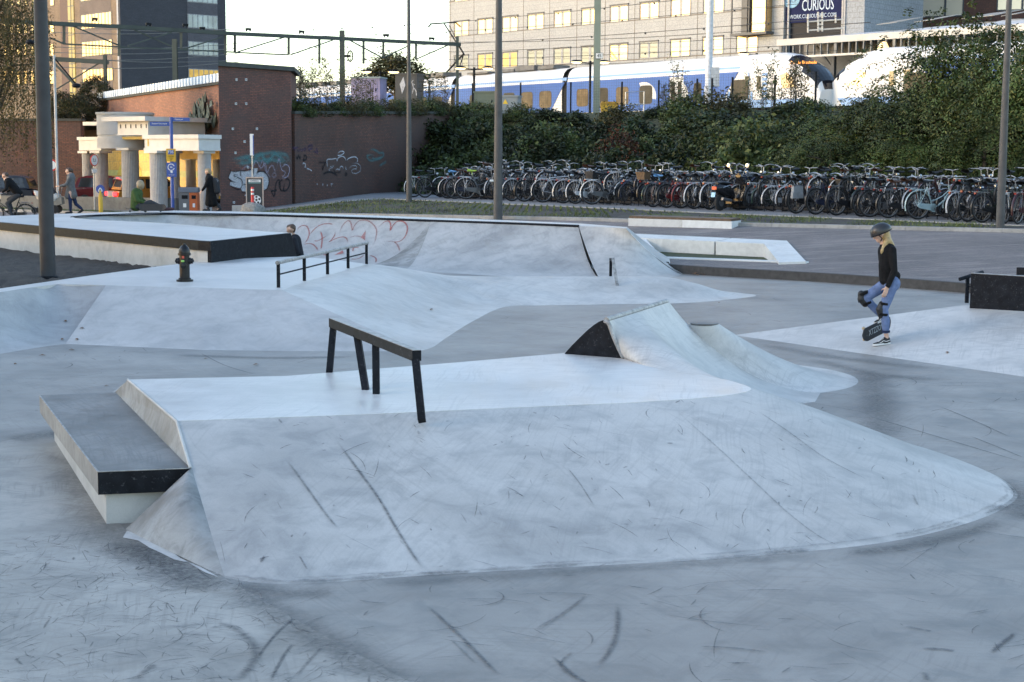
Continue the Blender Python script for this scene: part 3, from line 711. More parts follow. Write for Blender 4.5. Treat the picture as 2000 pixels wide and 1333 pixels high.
# ---- fallen leaves on the slab
M_DRY = mat('dry_leaf', (.16, .08, .035), .8)
random.seed(3)
LF = []
for px, py in ((122, 664), (150, 664), (208, 755), (83, 696), (30, 712), (160, 642), (128, 628), (402, 702), (500, 714), (140, 685), (1175, 772), (1850, 690), (1404, 592), (1256, 600), (843, 606)):
    z = 0
    p = P(px, py, 0)
    LF.append(p)
def leaf_mesh():
    mb = MB(); mb.add([(-.05, 0, .004), (0, -.03, .012), (.05, 0, .006), (0, .03, .014), (0, 0, .022)], [(0, 1, 4), (1, 2, 4), (2, 3, 4), (3, 0, 4)])
    return mb
bvhall = bvh_of(floor, bank, HB, *[o for o in mp_.children])
lm = None
for p in LF:
    h = bvhall.ray_cast(Vector((0, 0, CAMH)), (p-Vector((0, 0, CAMH))).normalized())
    if h[0] is None: continue
    if lm is None:
        lm = leaf_mesh().build('fallen_leaf', M_DRY); o = lm
    else:
        o = lm.copy(); COL.objects.link(o)
    o.location = h[0]+Vector((0, 0, .004)); o.rotation_euler = (0, 0, random.uniform(0, 6)); s = random.uniform(.6, 1.1); o.scale = (s, s, s)
    tag(o, 'dry brown leaf lying on the concrete', 'leaf', 'fallen leaves on the concrete')
lp = MB()
for _ in range(160):
    c = P(random.gauss(1370, 16), random.gauss(533, 2.2), .01); a = random.uniform(0, 6); r = random.uniform(.03, .06)
    lp.add([c+Vector((math.cos(a+k*1.57)*r, math.sin(a+k*1.57)*r, random.uniform(0, .06))) for k in range(4)], [(0, 1, 2, 3)])
tag(lp.build('leaf_litter', M_DRY), kind='stuff')

# ------------------------------------------------------------------ ground beyond the plaza
K0 = [Vector(p) for p in ((-40, 55, 0), (-14, 50.2, 0), (-10.2, 47.7, 0), (-7.2, 46.6, 0), (-3.3, 43.7, 0), (0, 41.3, 0), (2.75, 39.4, 0), (3.55, 37.5, 0), (4.4, 36.6, 0), (6.7, 34.8, 0), (7.8, 33.7, 0), (9.05, 32.2, 0), (14, 27, 0), (24, 17, 0))]
K1 = [Vector(p) for p in ((-42, 76, 0), (-16, 60.5, 0), (-12, 57.7, 0), (-8.64, 55.4, 0), (-4.07, 52.57, 0), (-.8, 50.4, 0), (2.46, 48.27, 0), (4.4, 46.6, 0), (6.35, 45.08, 0), (9.7, 43, 0), (10.8, 42.3, 0), (13.08, 40.94, 0), (20, 36.5, 0), (32, 29, 0))]
wq = [PG(1232, 461), PG(1537, 475), PG(1574, 516), PG(1268, 505)]
wc = sum(wq, Vector())/4
wq_in = [lerp(p, wc, .06) for p in wq]
def inpoly(p, poly):
    c = False; n = len(poly)
    for i in range(n):
        a, b = poly[i], poly[(i+1) % n]
        if (a.y > p.y) != (b.y > p.y) and p.x < (b.x-a.x)*(p.y-a.y)/(b.y-a.y)+a.x: c = not c
    return c
def drape(A, B, nu, nv, dz, hole=None):
    a = resample(A, nu); b = resample(B, nu); rows = []
    for p, q in zip(a, b):
        r = []
        for k in range(nv):
            x = lerp(p, q, k/(nv-1)); r.append(Vector((x.x, x.y, gz(x.x, x.y)+dz)))
        rows.append(r)
    mb = MB().grid(rows)
    if hole: mb.f = [f for f in mb.f if not inpoly(sum((Vector(mb.v[i]) for i in f), Vector())/4, hole)]
    return mb
M_STREET = pavers('street_clinkers', (.205, .168, .15), (.165, .137, .125), (.07, .066, .064), .21, .07, R(48))
# finer share of the kerb lines in the seen stretch
struct('street', drape(K0, K1, 420, 70, 0, wq_in), M_STREET)
M_KERB = concrete('kerb_stone', (.33, .32, .305), .8, .12, .1, (0, 90, 45), 2., .3)
M_DKERB = mat('dark_kerb', (.045, .042, .04), .7, 0, .3, 8, .1)
k0 = MB()
seg = K0[6:]
for a, b in zip(seg, seg[1:]):
    n = (b-a).normalized(); nn = Vector((-n.y, n.x, 0))
    k0.prism([Vector((q.x, q.y, -.02)) for q in (a-nn*.0, b-nn*.0, b+nn*.16, a+nn*.16)], (0, 0, .02+max(gz(a.x, a.y), .17)+.005))
struct('plaza_kerb', k0, M_DKERB)
k1 = MB(); rs = resample(K1, 70)
for a, b in zip(rs, rs[1:]):
    n = (b-a).normalized(); nn = Vector((-n.y, n.x, 0)); za, zb = gz(a.x, a.y), gz(b.x, b.y)
    g = n*.004
    k1.add([(q.x, q.y, z) for q, z in ((a+g, za-.05), (b-g, zb-.05), (b-g+nn*.22, zb-.05), (a+g+nn*.22, za-.05), (a+g, za+.10), (b-g, zb+.10), (b-g+nn*.22, zb+.10), (a+g+nn*.22, za+.10))],
           [(0, 1, 2, 3), (4, 5, 6, 7), (0, 1, 5, 4), (1, 2, 6, 5), (2, 3, 7, 6), (3, 0, 4, 7)])
struct('street_kerb', k1, M_KERB)
K1b = [p+Vector((.12, .2, 0)) for p in K1]
K2 = [Vector(p) for p in ((-42, 77, 0), (-16, 61.2, 0), (-12, 58.6, 0), (-8.6, 57.0, 0), (-6.5, 60.5, 0), (-5.1, 62.6, 0), (-.36, 57.3, 0), (2.76, 53.9, 0), (6.97, 49.2, 0), (8.84, 47.3, 0), (13.6, 42.4, 0), (22, 37.5, 0), (33, 31, 0))]
m, nt, b = base_mat('verge_soil', .95)
v = ocoord(nt)
nz = noise(nt, v, .55, 6, .65, .4)
cc = ramp(nt, nz, [(.38, (.030, .024, .019)), (.5, (.065, .055, .045)), (.56, (.055, .065, .02)), (.68, (.085, .10, .03))])
cc = mixc(nt, 1., cc, ramp(nt, noise(nt, v, 14, 4), [(.3, .55), (.7, 1.35)]), 'MULTIPLY')
nt.links.new(cc, b.inputs['Base Color']); bump(nt, b, noise(nt, v, 9, 5), .6, .06)
M_VERGE = m
struct('verge', drape(resample(K1b, 200), resample(K2, 200), 200, 24, .07), M_VERGE)
M_PATH = pavers('path_tiles', (.20, .195, .195), (.175, .17, .17), (.12, .115, .11), .3, .3, R(48), .85, .15)
K3 = [p+Vector((4.6, 6.0, 0)) for p in K2]; K3[0] = Vector((-30, 95, 0)); K3[1] = Vector((-12, 85, 0)); K3[2] = Vector((-10, 84, 0)); K3[3] = Vector((-8, 82, 0)); K3[4] = Vector((-5, 81, 0)); K3[5] = Vector((-2, 76, 0))
struct('bike_path', drape(K2, K3, 160, 16, .03), M_PATH)
pk = MB(); rs = resample(K2[3:], 60)
for a, b_ in zip(rs, rs[1:]):
    pk.beam((a.x, a.y, gz(a.x, a.y)+.055), (b_.x, b_.y, gz(b_.x, b_.y)+.055), .1, .08)
struct('path_kerb', pk, M_KERB)
# tufts of grass on the verge
gm = MB(); random.seed(8)
a2 = resample(K1b, 300); b2 = resample(K2, 300)
def vn(x, y): return math.sin(x*.9+1.3)*math.sin(y*.7-.4)+.6*math.sin(x*2.1-y*1.3)
cnt = 0
while cnt < 15000:
    i = random.randrange(60, 230); t = random.random(); p = lerp(lerp(a2[i], a2[i+1], random.random()), b2[i], t)
    dens = .75 if p.x < 3 else .16
    if vn(p.x, p.y)*.4+dens < random.random(): continue
    cnt += 1
    z = gz(p.x, p.y)+.07; a = random.uniform(0, 6.3); hgt = random.uniform(.03, .11); ww = .012
    dx, dy = math.cos(a)*ww, math.sin(a)*ww; lx, ly = random.gauss(0, .03), random.gauss(0, .03)
    gm.add([(p.x-dx, p.y-dy, z), (p.x+dx, p.y+dy, z), (p.x+lx, p.y+ly, z+hgt)], [(0, 1, 2)])
M_GRASS = leafmat('grass_blades', [(.08, .105, .022), (.12, .15, .035), (.15, .16, .05), (.07, .09, .022)])
tag(gm.build('grass', M_GRASS), kind='stuff')
# far ground under everything beyond the path, and asphalt by the station
ga = MB()
rows = []
for yy in np.concatenate([np.linspace(54, 110, 30), np.linspace(130, 900, 12)]):
    rows.append([Vector((x, yy, gz(x, yy)-.06)) for x in np.concatenate([np.linspace(-400, -45, 6), np.linspace(-40, 60, 51), np.linspace(80, 500, 6)])])
ga.grid(rows)
ga.f = [f for f in ga.f if all(((ga.v[i][1]-(52.57-.66*(ga.v[i][0]+4.07))) > .8) or ga.v[i][0] < -60 for i in f)]
M_ASPH = mat('asphalt', (.075, .073, .075), .85, 0, .25, 3, .1)
struct('ground', ga, M_ASPH)
# bare soil by the bowl
ds = MB()
c00, c10, c01, c11 = P(-260, 625, .45), P(330, 524, .44), P(-300, 455, .42), P(430, 505, .44)
random.seed(2)
ds.grid([[lerp(lerp(c00, c10, u), lerp(c01, c11, u), v_)+Vector((0, 0, random.uniform(-.025, .03))) for u in np.linspace(0, 1, 60)] for v_ in np.linspace(0, 1, 40)])
m, nt, b = base_mat('soil', .95); v = ocoord(nt)
cc = mixc(nt, 1., ramp(nt, noise(nt, v, 1.2, 6, .7), [(.3, (.028, .022, .018)), (.7, (.075, .06, .048))]), ramp(nt, noise(nt, v, 30, 3), [(.3, .6), (.75, 1.5)]), 'MULTIPLY')
nt.links.new(cc, b.inputs['Base Color']); bump(nt, b, noise(nt, v, 12, 6, .7), .9, .06)
struct('soil_bed', ds, m, True)
# ---- sunken drainage basin with pale rim
wd = thing('drainage_basin', 'long sunken drainage basin with pale concrete rim in the pavement', 'basin', (wc.x, wc.y, gz(wc.x, wc.y)))
def rimseg(a, b, wdt, inward, h=.035, dep=.5):
    d = (b-a); d.z = 0; d.normalize(); n = Vector((-d.y, d.x, 0))
    if n.dot(inward) < 0: n = -n
    t = h
    pts = [(a, 0), (b, 0), (b+n*wdt, 0), (a+n*wdt, 0)]
    vs = [(q.x, q.y, gz(q.x, q.y)+t) for q, _ in pts]+[(q.x, q.y, gz(q.x, q.y)-dep) for q, _ in pts]
    return MB().add(vs, [(0, 1, 2, 3), (4, 5, 6, 7), (0, 1, 5, 4), (1, 2, 6, 5), (2, 3, 7, 6), (3, 0, 4, 7)])
mid = lerp(wq[0], wq[1], .66)
inw = (wc-lerp(wq[0], wq[1], .5))
dd = (wq[1]-wq[0]).normalized()*.03
M_RIM = concrete('rim_concrete', (.62, .61, .58), .7, .06, .1, (0, 90, 45), 1.4, .25)
rimseg(wq[0], mid-dd, .75, inw, .06).build('back_wall', M_RIM, wd, world=True); rimseg(mid+dd, wq[1], .75, inw, .06).build('back_wall', M_RIM, wd, world=True)
rimseg(wq[1], wq[2], .62, wc-lerp(wq[1], wq[2], .5), .055).build('end_wall', M_RIM, wd, world=True)
rimseg(wq[2], wq[3], .16, wc-lerp(wq[2], wq[3], .5), .03).build('front_kerb', M_RIM, wd, world=True)
rimseg(wq[3], wq[0], .3, wc-lerp(wq[3], wq[0], .5), .03).build('end_kerb', M_RIM, wd, world=True)
zb = gz(wc.x, wc.y)-.2
fl2 = MB().add([(p.x, p.y, zb) for p in wq], [(0, 1, 2, 3)])
tag(fl2.build('grass_bed', mat('basin_grass', (.035, .045, .012), .95, 0, .5, 4, .3), wd, world=True))
pd = PV(1384.5, 494, lerp(wq[0], wq[1], .0)+inw.normalized()*.76, wq[1]+inw.normalized()*.76)
MB().box(pd, (.34, .02, .07), math.atan2(dd.y, dd.x)).build('drain_slot', M_STEEL, wd, world=True)
# ---- bench block
bq = [PG(1227, 442), PG(1429, 447.5), PG(1447, 441)]
bq.append(bq[0]+bq[2]-bq[1])
bn_ = thing('bench', 'low white concrete bench with thin brown wooden seat beside the street', 'bench', bq[0])
zt = PD(1330, 425, lerp(bq[0], bq[1], .5).y).z
zt0 = gz(bq[1].x, bq[1].y)-.05
mid2 = lerp(bq[0], bq[1], .53); mid3 = mid2+bq[2]-bq[1]
def blk(ps, z0, z1): return MB().prism([Vector((p.x, p.y, z0)) for p in ps], (0, 0, z1-z0))
MQ1 = concrete('bench_concrete', (.56, .55, .53), .75, .06, .1, (0, 90, 45), 1.4, .25)
e = (bq[1]-bq[0]).normalized()*.004
blk([bq[0], mid2-e, mid3-e, bq[3]], zt0, zt-.07).build('block', MQ1, bn_, world=True)
blk([mid2+e, bq[1], bq[2], mid3+e], zt0, zt-.07).build('block', concrete('bench_concrete_pale', (.66, .66, .65), .75, .05, .1, (0, 90, 45), 1.4, .2), bn_, world=True)
ctr = sum(bq, Vector())/4
blk([lerp(p, ctr, .015) for p in bq], zt-.07, zt).build('seat', mat('bench_wood', (.10, .06, .035), .6, 0, .3, 12), bn_, world=True)
# ---- lamp masts
M_MAST = mat('mast_paint', (.045, .046, .05), .5, 0, .15, 4, spec=.2)
M_MASTL = mat('mast_paint_pale', (.085, .083, .083), .5, 0, .15, 4, spec=.2)
def mast(px, py, z, pxb, pxt, label, m_, lean=0., cap=True, hgt=13., pg=False):
    p = PG(px, py) if pg else P(px, py, z)
    r0 = pxb*p.y/FPX/2; r1 = pxt*p.y/FPX/2
    t = thing('lamp_mast', label, 'lamp post', p, 0, 'tall dark lamp masts around the park')
    MB().lathe([(r0*1.02, -.1), (r0, .0), (r0*.985, 1.2), (lerp(r0, r1, .5), 3.2), (r1, 5.5), (r1*.55, hgt), (0, hgt)], n=20).build('pole', m_, t, True)
    MB().lathe([(r0*1.25, -.02), (r0*1.25, .02), (r0*1.02, .03)], n=20).build('base_ring', M_STEEL, t, True)
    MB().box((0, -.0, hgt+.12), (.9, .35, .16)).build('lamp_head', M_STEEL, t)
    return t, r0
t1, r_ = mast(94, 542, .45, 29.5, 25, 'thickest dark lamp mast, standing in the bare soil by the bowl', M_MAST)
t2, r_ = mast(972.5, 432, 0, 17.5, 13, 'grey lamp mast rising behind the lip of the bowl', M_MASTL, pg=True)
MB().box((-.2, -r_*1.05, 1.25), (.12, .03, .06)).build('sticker', mat('sticker_white', (.7, .7, .68), .5), t2)
t3, r_ = mast(799, 398.5, 0, 11, 7, 'slender grey lamp mast in the grass by the leftmost bikes', M_MASTL, pg=True)
t4, r_ = mast(1953, 450, 0, 16.5, 11, 'grey lamp mast in front of the bikes and robinia trees', M_MASTL, pg=True)
# ------------------------------------------------------------------ embankment and walls
def epoly(E0, E1, z0f, z1f, nu=60, nv=14, bul=.25):
    a = resample(E0, nu); b = resample(E1, nu); rows = []
    for p, q in zip(a, b):
        r = []
        for k in range(nv):
            t = k/(nv-1); x = lerp(p, q, t); z = lerp(z0f(p), z1f(q), t**.8)+bul*math.sin(t*9+p.x*.7)*math.sin(math.pi*t)
            r.append(Vector((x.x, x.y, z)))
        rows.append(r)
    return MB().grid(rows)
V3 = lambda *a: Vector(a)
E0 = [V3(-3.2, 80.2, 0), V3(-2.4, 74, 0), V3(-.6, 69.5, 0), V3(4, 63.2, 0), V3(10, 55.5, 0), V3(17, 47.6, 0), V3(28, 37, 0)]
E1 = [V3(-3.0, 82, 0), V3(0, 81, 0), V3(4, 79, 0), V3(9, 75, 0), V3(16, 70, 0), V3(26, 62, 0), V3(44, 48, 0)]
m, nt, b = base_mat('embankment_soil', .95); v = ocoord(nt)
cc = ramp(nt, noise(nt, v, .8, 6, .7), [(.3, (.022, .026, .012)), (.55, (.04, .045, .018)), (.75, (.07, .06, .03))])
nt.links.new(cc, b.inputs['Base Color']); bump(nt, b, noise(nt, v, 5, 6), 1., .15)
M_EMB = m
struct('embankment', epoly(E0, E1, lambda p: gz(p.x, p.y)-.02, lambda p: 4.9), M_EMB, True)
pt = MB()
topl = [V3(-40, 100, 4.6), V3(-23, 88, 4.6), V3(-10, 72, 4.5), V3(-9.0, 68, 4.4), V3(-3.0, 82, 4.9)] + [p+V3(0, 0, 4.9) for p in E1[1:]]
fr_ = [V3(-90, 190, 5.7), V3(-60, 175, 5.7), V3(-42, 160, 5.7), V3(-30, 150, 5.7), V3(-22, 140, 5.7)] + [V3(-14, 132, 5.7), V3(-4, 126, 5.7), V3(6, 118, 5.7), V3(18, 108, 5.7), V3(34, 92, 5.7), V3(60, 70, 5.7)]
pt.grid([[lerp(a, b_, t) for t in np.linspace(0, 1, 8)] for a, b_ in zip(topl, fr_)])
far_ = [p+V3(60+.3*p.x, 120, 0) for p in fr_]
pt.grid([[a+V3(0, 0, -.001), b_] for a, b_ in zip(fr_, far_)])
struct('track_bed', pt, M_EMB)
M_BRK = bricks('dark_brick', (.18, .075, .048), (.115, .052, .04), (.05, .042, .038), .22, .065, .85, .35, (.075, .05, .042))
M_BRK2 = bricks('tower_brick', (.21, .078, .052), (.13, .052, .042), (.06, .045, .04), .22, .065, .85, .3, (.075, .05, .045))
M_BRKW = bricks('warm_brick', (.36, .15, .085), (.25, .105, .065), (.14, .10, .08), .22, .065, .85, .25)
def plank_wall(name, label, a, b, z0, z1a, z1b, th, m_, cat='wall', cop=None):
    """wall between two plan points, front face on the line a-b"""
    d = (b-a); L = d.length; rz = math.atan2(d.y, d.x)
    t = thing(name, label, cat, (a.x, a.y, z0), rz)
    mb = MB(); mb.prism([(0, 0, 0), (L, 0, 0), (L, 0, z1b-z0), (0, 0, z1a-z0)], (0, th, 0))
    mb.build('brickwork', m_, t)
    if cop:
        c = MB(); c.prism([(-.05, -.06, z1a-z0), (L+.05, -.06, z1b-z0), (L+.05, -.06, z1b-z0+.12), (-.05, -.06, z1a-z0+.12)], (0, th+.12, 0)); c.build('coping', cop, t)
    return t
M_CAP = mat('dark_cap', (.05, .055, .05), .8, 0, .3, 4)
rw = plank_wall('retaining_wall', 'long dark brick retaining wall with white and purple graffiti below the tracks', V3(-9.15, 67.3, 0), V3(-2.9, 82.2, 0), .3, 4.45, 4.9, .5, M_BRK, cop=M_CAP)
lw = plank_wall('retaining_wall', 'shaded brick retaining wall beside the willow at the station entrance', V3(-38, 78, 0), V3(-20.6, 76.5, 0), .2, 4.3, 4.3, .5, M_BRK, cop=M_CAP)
# ---- brick tower
TA, TB = V3(-11.62, 63.5, 0), V3(-9.26, 67.0, 0)
td = (TB-TA); TL = td.length
tw = thing('brick_tower', 'plain dark red brick tower block with graffiti at its foot', 'tower', (TA.x, TA.y, .25), math.atan2(td.y, td.x))
_dl = Matrix.Rotation(-tw.rotation_euler.z, 3, 'Z') @ V3(-.08, 1, 0)
MB().prism([(0, 0, 0), (TL, 0, 0), (TL, 0, 5.95), (0, 0, 5.95)], _dl*4.2).build('brickwork', M_BRK2, tw)
MB().prism([(-.12, -.12, 5.951), (TL+.12, -.12, 5.951), (TL+.12, -.12, 6.13), (-.12, -.12, 6.13)], _dl*4.4).build('roof_slab', M_CAP, tw)
ins = mat('plate_white', (.55, .56, .56), .5)
def on_line(px, py, a, b): return PV(px, py, a, b)
Mi = None
tw.matrix_world = Matrix.Translation(tw.location) @ Matrix.Rotation(tw.rotation_euler.z, 4, 'Z')
def to_local(t, p):
    Mx = Matrix.Translation(t.location) @ Matrix.Rotation(t.rotation_euler.z, 4, 'Z')
    return Mx.inverted() @ Vector(p)
for px, py in ((461, 156), (480, 156), (460, 203), (480, 203), (454, 252), (501, 252), (477, 277), (459, 299), (483, 327), (460, 349), (456, 396)):
    q = to_local(tw, on_line(px, py, TA, TB))
    pl_ = MB().box((q.x, -.02, q.z), (.09, .04, .09)).build('anchor_plate', ins, tw)
    MB().box((q.x, -.043, q.z), (.035, .006, .035)).build('bolt', M_STEEL, pl_)
def wall_graffiti(t, a, b, lines, wd, m_, name='graffiti', lift=.015, curve=True):
    mb = MB(); n = Vector((b.y-a.y, a.x-b.x, 0)).normalized()
    if n.y > 0: n = -n
    for ln in lines:
        w_ = wd
        if isinstance(ln, tuple): w_, ln = ln
        pts = [Vector((x, y, 0)) for x, y in ln]
        pts = smooth_curve(pts, 6) if curve else resample(pts, 10)
        ps = [to_local(t, PV(q.x, q.y, a, b)) for q in pts]
        nn = Matrix.Rotation(-t.rotation_euler.z, 3, 'Z') @ n
        ribbon(mb, ps, [w_*1.55]*len(ps), [nn]*len(ps), lift+random.random()*.004)
    return mb.build(name, m_, t)
def wall_fill(t, a, b, polys, m_, name, lift=.008):
    mb = MB(); n = Matrix.Rotation(-t.rotation_euler.z, 3, 'Z') @ Vector((b.y-a.y, a.x-b.x, 0)).normalized()
    if n.y > 0: n = -n
    for pl in polys:
        ps = [to_local(t, PV(x, y, a, b))+n*lift for x, y in pl]
        mb.add(ps, [tuple(range(len(ps)))])
    return mb.build(name, m_, t)
M_GW = paint('white_spray', (.55, .55, .58), 1.2, .8); M_GB = paint('black_spray', (.012, .012, .015), 1.3, .8)
M_GT = paint('teal_spray', (.10, .26, .27), .75, .8); M_GP = paint('purple_spray', (.05, .03, .09), 1., .8); M_GV = paint('pale_spray', (.40, .36, .46), .8, .8)
def C3(pts): return [(430+x/8.08, 250+y/8.08) for x, y in pts]
fills = [C3([(165, 690), (300, 680), (430, 685), (515, 640), (590, 640), (580, 700), (690, 695), (750, 760), (765, 850), (735, 960), (690, 985), (650, 900), (440, 800), (440, 1080), (380, 1075), (430, 1010), (340, 1000), (330, 960), (150, 910), (155, 860), (200, 845), (130, 790)])]
wall_fill(tw, TA, TB, fills, M_GW, 'graffiti_fill')
wall_graffiti(tw, TA, TB, [C3(l) for l in ([(135, 640), (160, 680), (150, 720), (125, 780), (160, 835), (270, 875)], [(150, 860), (150, 905), (230, 960), (300, 970), (345, 900), (330, 820), (280, 790), (215, 760), (230, 740), (310, 775)],
    [(165, 685), (240, 690), (315, 680), (430, 685)], [(315, 685), (318, 770)], [(440, 690), (515, 635), (520, 750)], [(330, 990), (360, 1030), (430, 1010)], [(355, 890), (400, 900), (400, 960)], [(570, 750), (590, 700), (670, 690), (740, 750), (768, 840), (740, 950), (690, 990)])], .045, M_GB, 'graffiti_outline', .02)
wall_graffiti(tw, TA, TB, [(.05, C3(l)) for l in ([(280, 580), (340, 660), (420, 600), (500, 640), (560, 520), (640, 640), (700, 560), (740, 700), (780, 620), (830, 600), (860, 680), (900, 620)], [(620, 640), (665, 520), (720, 690), (800, 800)], [(880, 680), (925, 480), (960, 650), (1020, 700), (1000, 760), (960, 770)], [(960, 640), (1020, 580), (1085, 620), (1080, 720), (1040, 780), (960, 800)], [(820, 740), (845, 705), (880, 740), (850, 785), (815, 760), (830, 710)])], .03, M_GV, 'graffiti_loops', .012)
wall_graffiti(tw, TA, TB, [(.16, C3(l)) for l in ([(130, 490), (300, 480), (450, 450), (620, 430), (760, 400), (900, 400), (1050, 440), (1100, 590)], [(220, 540), (360, 560), (480, 540), (600, 520), (760, 500), (900, 520), (1060, 560)], [(300, 590), (400, 470), (520, 520), (640, 420), (740, 540), (850, 420), (960, 480), (1080, 560)])], .1, M_GT, 'graffiti_haze', .005)
wall_graffiti(tw, TA, TB, [(.07, C3(l)) for l in ([(780, 940), (850, 1080), (880, 880), (930, 830), (960, 1020)], [(800, 1000), (900, 980)], [(1000, 820), (930, 860), (950, 980), (1020, 990)], [(1010, 830), (1070, 810), (1095, 880), (1060, 970), (1000, 990), (1020, 850)])], .07, M_GB, 'graffiti_tag', .006)
RA, RB = V3(-9.15, 67.3, 0), V3(-2.9, 82.2, 0)
def C4(pts): return [(600+x/11.1, 260+y/11.1) for x, y in pts]
wall_graffiti(rw, RA, RB, [C4(l) for l in ([(440, 750), (425, 680), (430, 580), (530, 570), (625, 560), (630, 650)], [(640, 640), (660, 550), (740, 510), (810, 540), (830, 610)], [(830, 610), (900, 550), (1000, 520), (1070, 540), (1085, 600), (1065, 640)],
    [(650, 460), (700, 405), (770, 400), (795, 430), (730, 480), (665, 490), (650, 460)], [(950, 690), (1030, 655), (1110, 680), (1155, 760), (1130, 840), (1050, 880), (975, 865), (960, 810), (1010, 780), (1060, 780), (1060, 720), (990, 710), (920, 750), (880, 815)],
    [(450, 780), (470, 805), (490, 780), (500, 720), (530, 760), (560, 715), (580, 740)], [(590, 810), (640, 790), (660, 780), (690, 800), (720, 730), (760, 740), (800, 820)], [(830, 710), (830, 790), (860, 780)])], .05, M_GW, 'graffiti_crown', .012)
wall_graffiti(rw, RA, RB, [(.07, C4(l)) for l in ([(-340, 330), (-200, 320)], [(-270, 325), (-275, 400)], [(-220, 345), (-190, 330), (-170, 365), (-195, 395), (-225, 375), (-220, 345)], [(-150, 335), (-120, 395), (-90, 330)], [(-70, 365), (-30, 355), (-35, 325), (-65, 335), (-70, 385), (-30, 390)], [(0, 420), (20, 300), (90, 265), (100, 330), (30, 370), (80, 430)], [(190, 300), (215, 440), (130, 380)])], .07, M_GP, 'graffiti_name', .01)
wall_graffiti(rw, RA, RB, [(.1, C4(l)) for l in ([(1310, 400), (1400, 360), (1500, 390), (1560, 440), (1640, 430), (1650, 500), (1560, 560), (1420, 600), (1340, 590), (1290, 500), (1400, 480), (1480, 500)], [(1550, 720), (1720, 620)], [(1380, 540), (1500, 560), (1620, 520)])], .08, M_GT, 'graffiti_teal', .01)
wall_graffiti(rw, RA, RB, [(.09, C4(l)) for l in ([(-250, 480), (-220, 560), (-190, 490), (-160, 560), (-150, 480)], [(-100, 500), (-30, 500), (-20, 560), (-90, 600), (-60, 520)], [(230, 640), (430, 640)], [(320, 670), (330, 800), (360, 700), (400, 690)], [(320, 900), (450, 850), (560, 870), (660, 940)], [(560, 780), (620, 860), (740, 840)], [(800, 890), (840, 870), (860, 900), (830, 920), (800, 890)])], .06, M_GB, 'graffiti_dark', .008)
wall_graffiti(rw, RA, RB, [(.05, C4(l)) for l in ([(-110, 700), (-80, 650), (-40, 690), (-60, 740), (-10, 730)], [(-20, 770), (40, 790), (100, 830)], [(200, 1100), (220, 1120)], [(335, 1095), (330, 1150)], [(430, 1110), (425, 1160)], [(515, 1080), (520, 1170)], [(500, 1110), (560, 1105)])], .05, M_GW, 'graffiti_drips', .012)

# ---- station entrance (portico) built round its sunlit faces
M_WHITE = mat('white_render', (.52, .515, .50), .6, 0, .08, 3)
M_GREYW = mat('grey_render', (.74, .73, .69), .6, 0, .08, 3)
M_STONE = concrete('column_stone', (.36, .35, .345), .7, .08, .1, (0, 90, 45), 2., .2)
M_YEL = bricks('yellow_tiles', (.60, .38, .05), (.52, .32, .04), (.38, .26, .06), .42, .42, .35, .2)
M_YPL = mat('yellow_plaster', (.58, .38, .08), .6, 0, .1, 3)
CX, CY = -12.15, 62.0
RZP = math.atan2(-.61, .79)
po = thing('station_entrance', 'station underpass entrance with white portico, stone columns and yellow lit interior', 'building', (CX, CY, .3), RZP)
# local frame: x to the right along the sunlit faces (corner at 0), y away behind them; heights from .3
zo = .3
def pb(name, x0, x1, y0, y1, z0, z1, m_): return MB().bb(x0, x1, y0, y1, z0-zo, z1-zo).build(name, m_, po)
pb('entablature', -3.2, 0, 0, 1.1, 2.98, 3.34, M_WHITE); pb('cornice', -3.27, .07, -.07, 1.12, 3.341, 3.5, M_WHITE); pb('architrave', -3.23, .03, -.03, 1.1, 2.88, 2.978, M_WHITE)
pb('yellow_mark', -3.02, -2.94, -.012, -.001, 3.05, 3.33, M_YPL)
def column(x, y, r, z0, z1):
    n = 64; prof = []
    mb = MB(); rings = []
    for z in (z0, z1):
        rings.append([Vector((x+(r*(1.0 if k % 2 else .955))*math.cos(2*math.pi*k/n), y+(r*(1.0 if k % 2 else .955))*math.sin(2*math.pi*k/n), z-zo)) for k in range(n)])
    mb.add(rings[0]+rings[1], [(k, (k+1) % n, n+(k+1) % n, n+k) for k in range(n)])
    c = mb.build('column', M_STONE, po)
    MB().box((x, y, z1+.05-zo), (r*2.3, r*2.3, .1)).build('capital', M_WHITE, c)
def loc_of(px, D):
    p = PD(px, 300, D); return to_local(po, (p.x, p.y, .3))
for px, D, r, zt_ in ((399, 62.75, .26, 2.78), (309, 63.6, .34, 2.78), (254, 67.2, .36, 2.9), (197, 70.4, .30, 2.78), (173, 73.0, .30, 2.78), (341, 67.0, .20, 2.78), (372, 71, .22, 2.5), (425, 70.5, .22, 2.5)):
    q = loc_of(px, D); column(q.x, q.y, r, .4, zt_)
q = loc_of(158, 72.4); q2 = loc_of(190, 71.2)
MB().bb(q.x, q2.x, q.y-.1, q.y+2., 2.9-zo, 3.36-zo).build('entablature', M_WHITE, po)
MB().bb(q.x-.06, q2.x+.06, q.y-.16, q.y+2.1, 3.361-zo, 3.5-zo).build('cornice', M_WHITE, po)
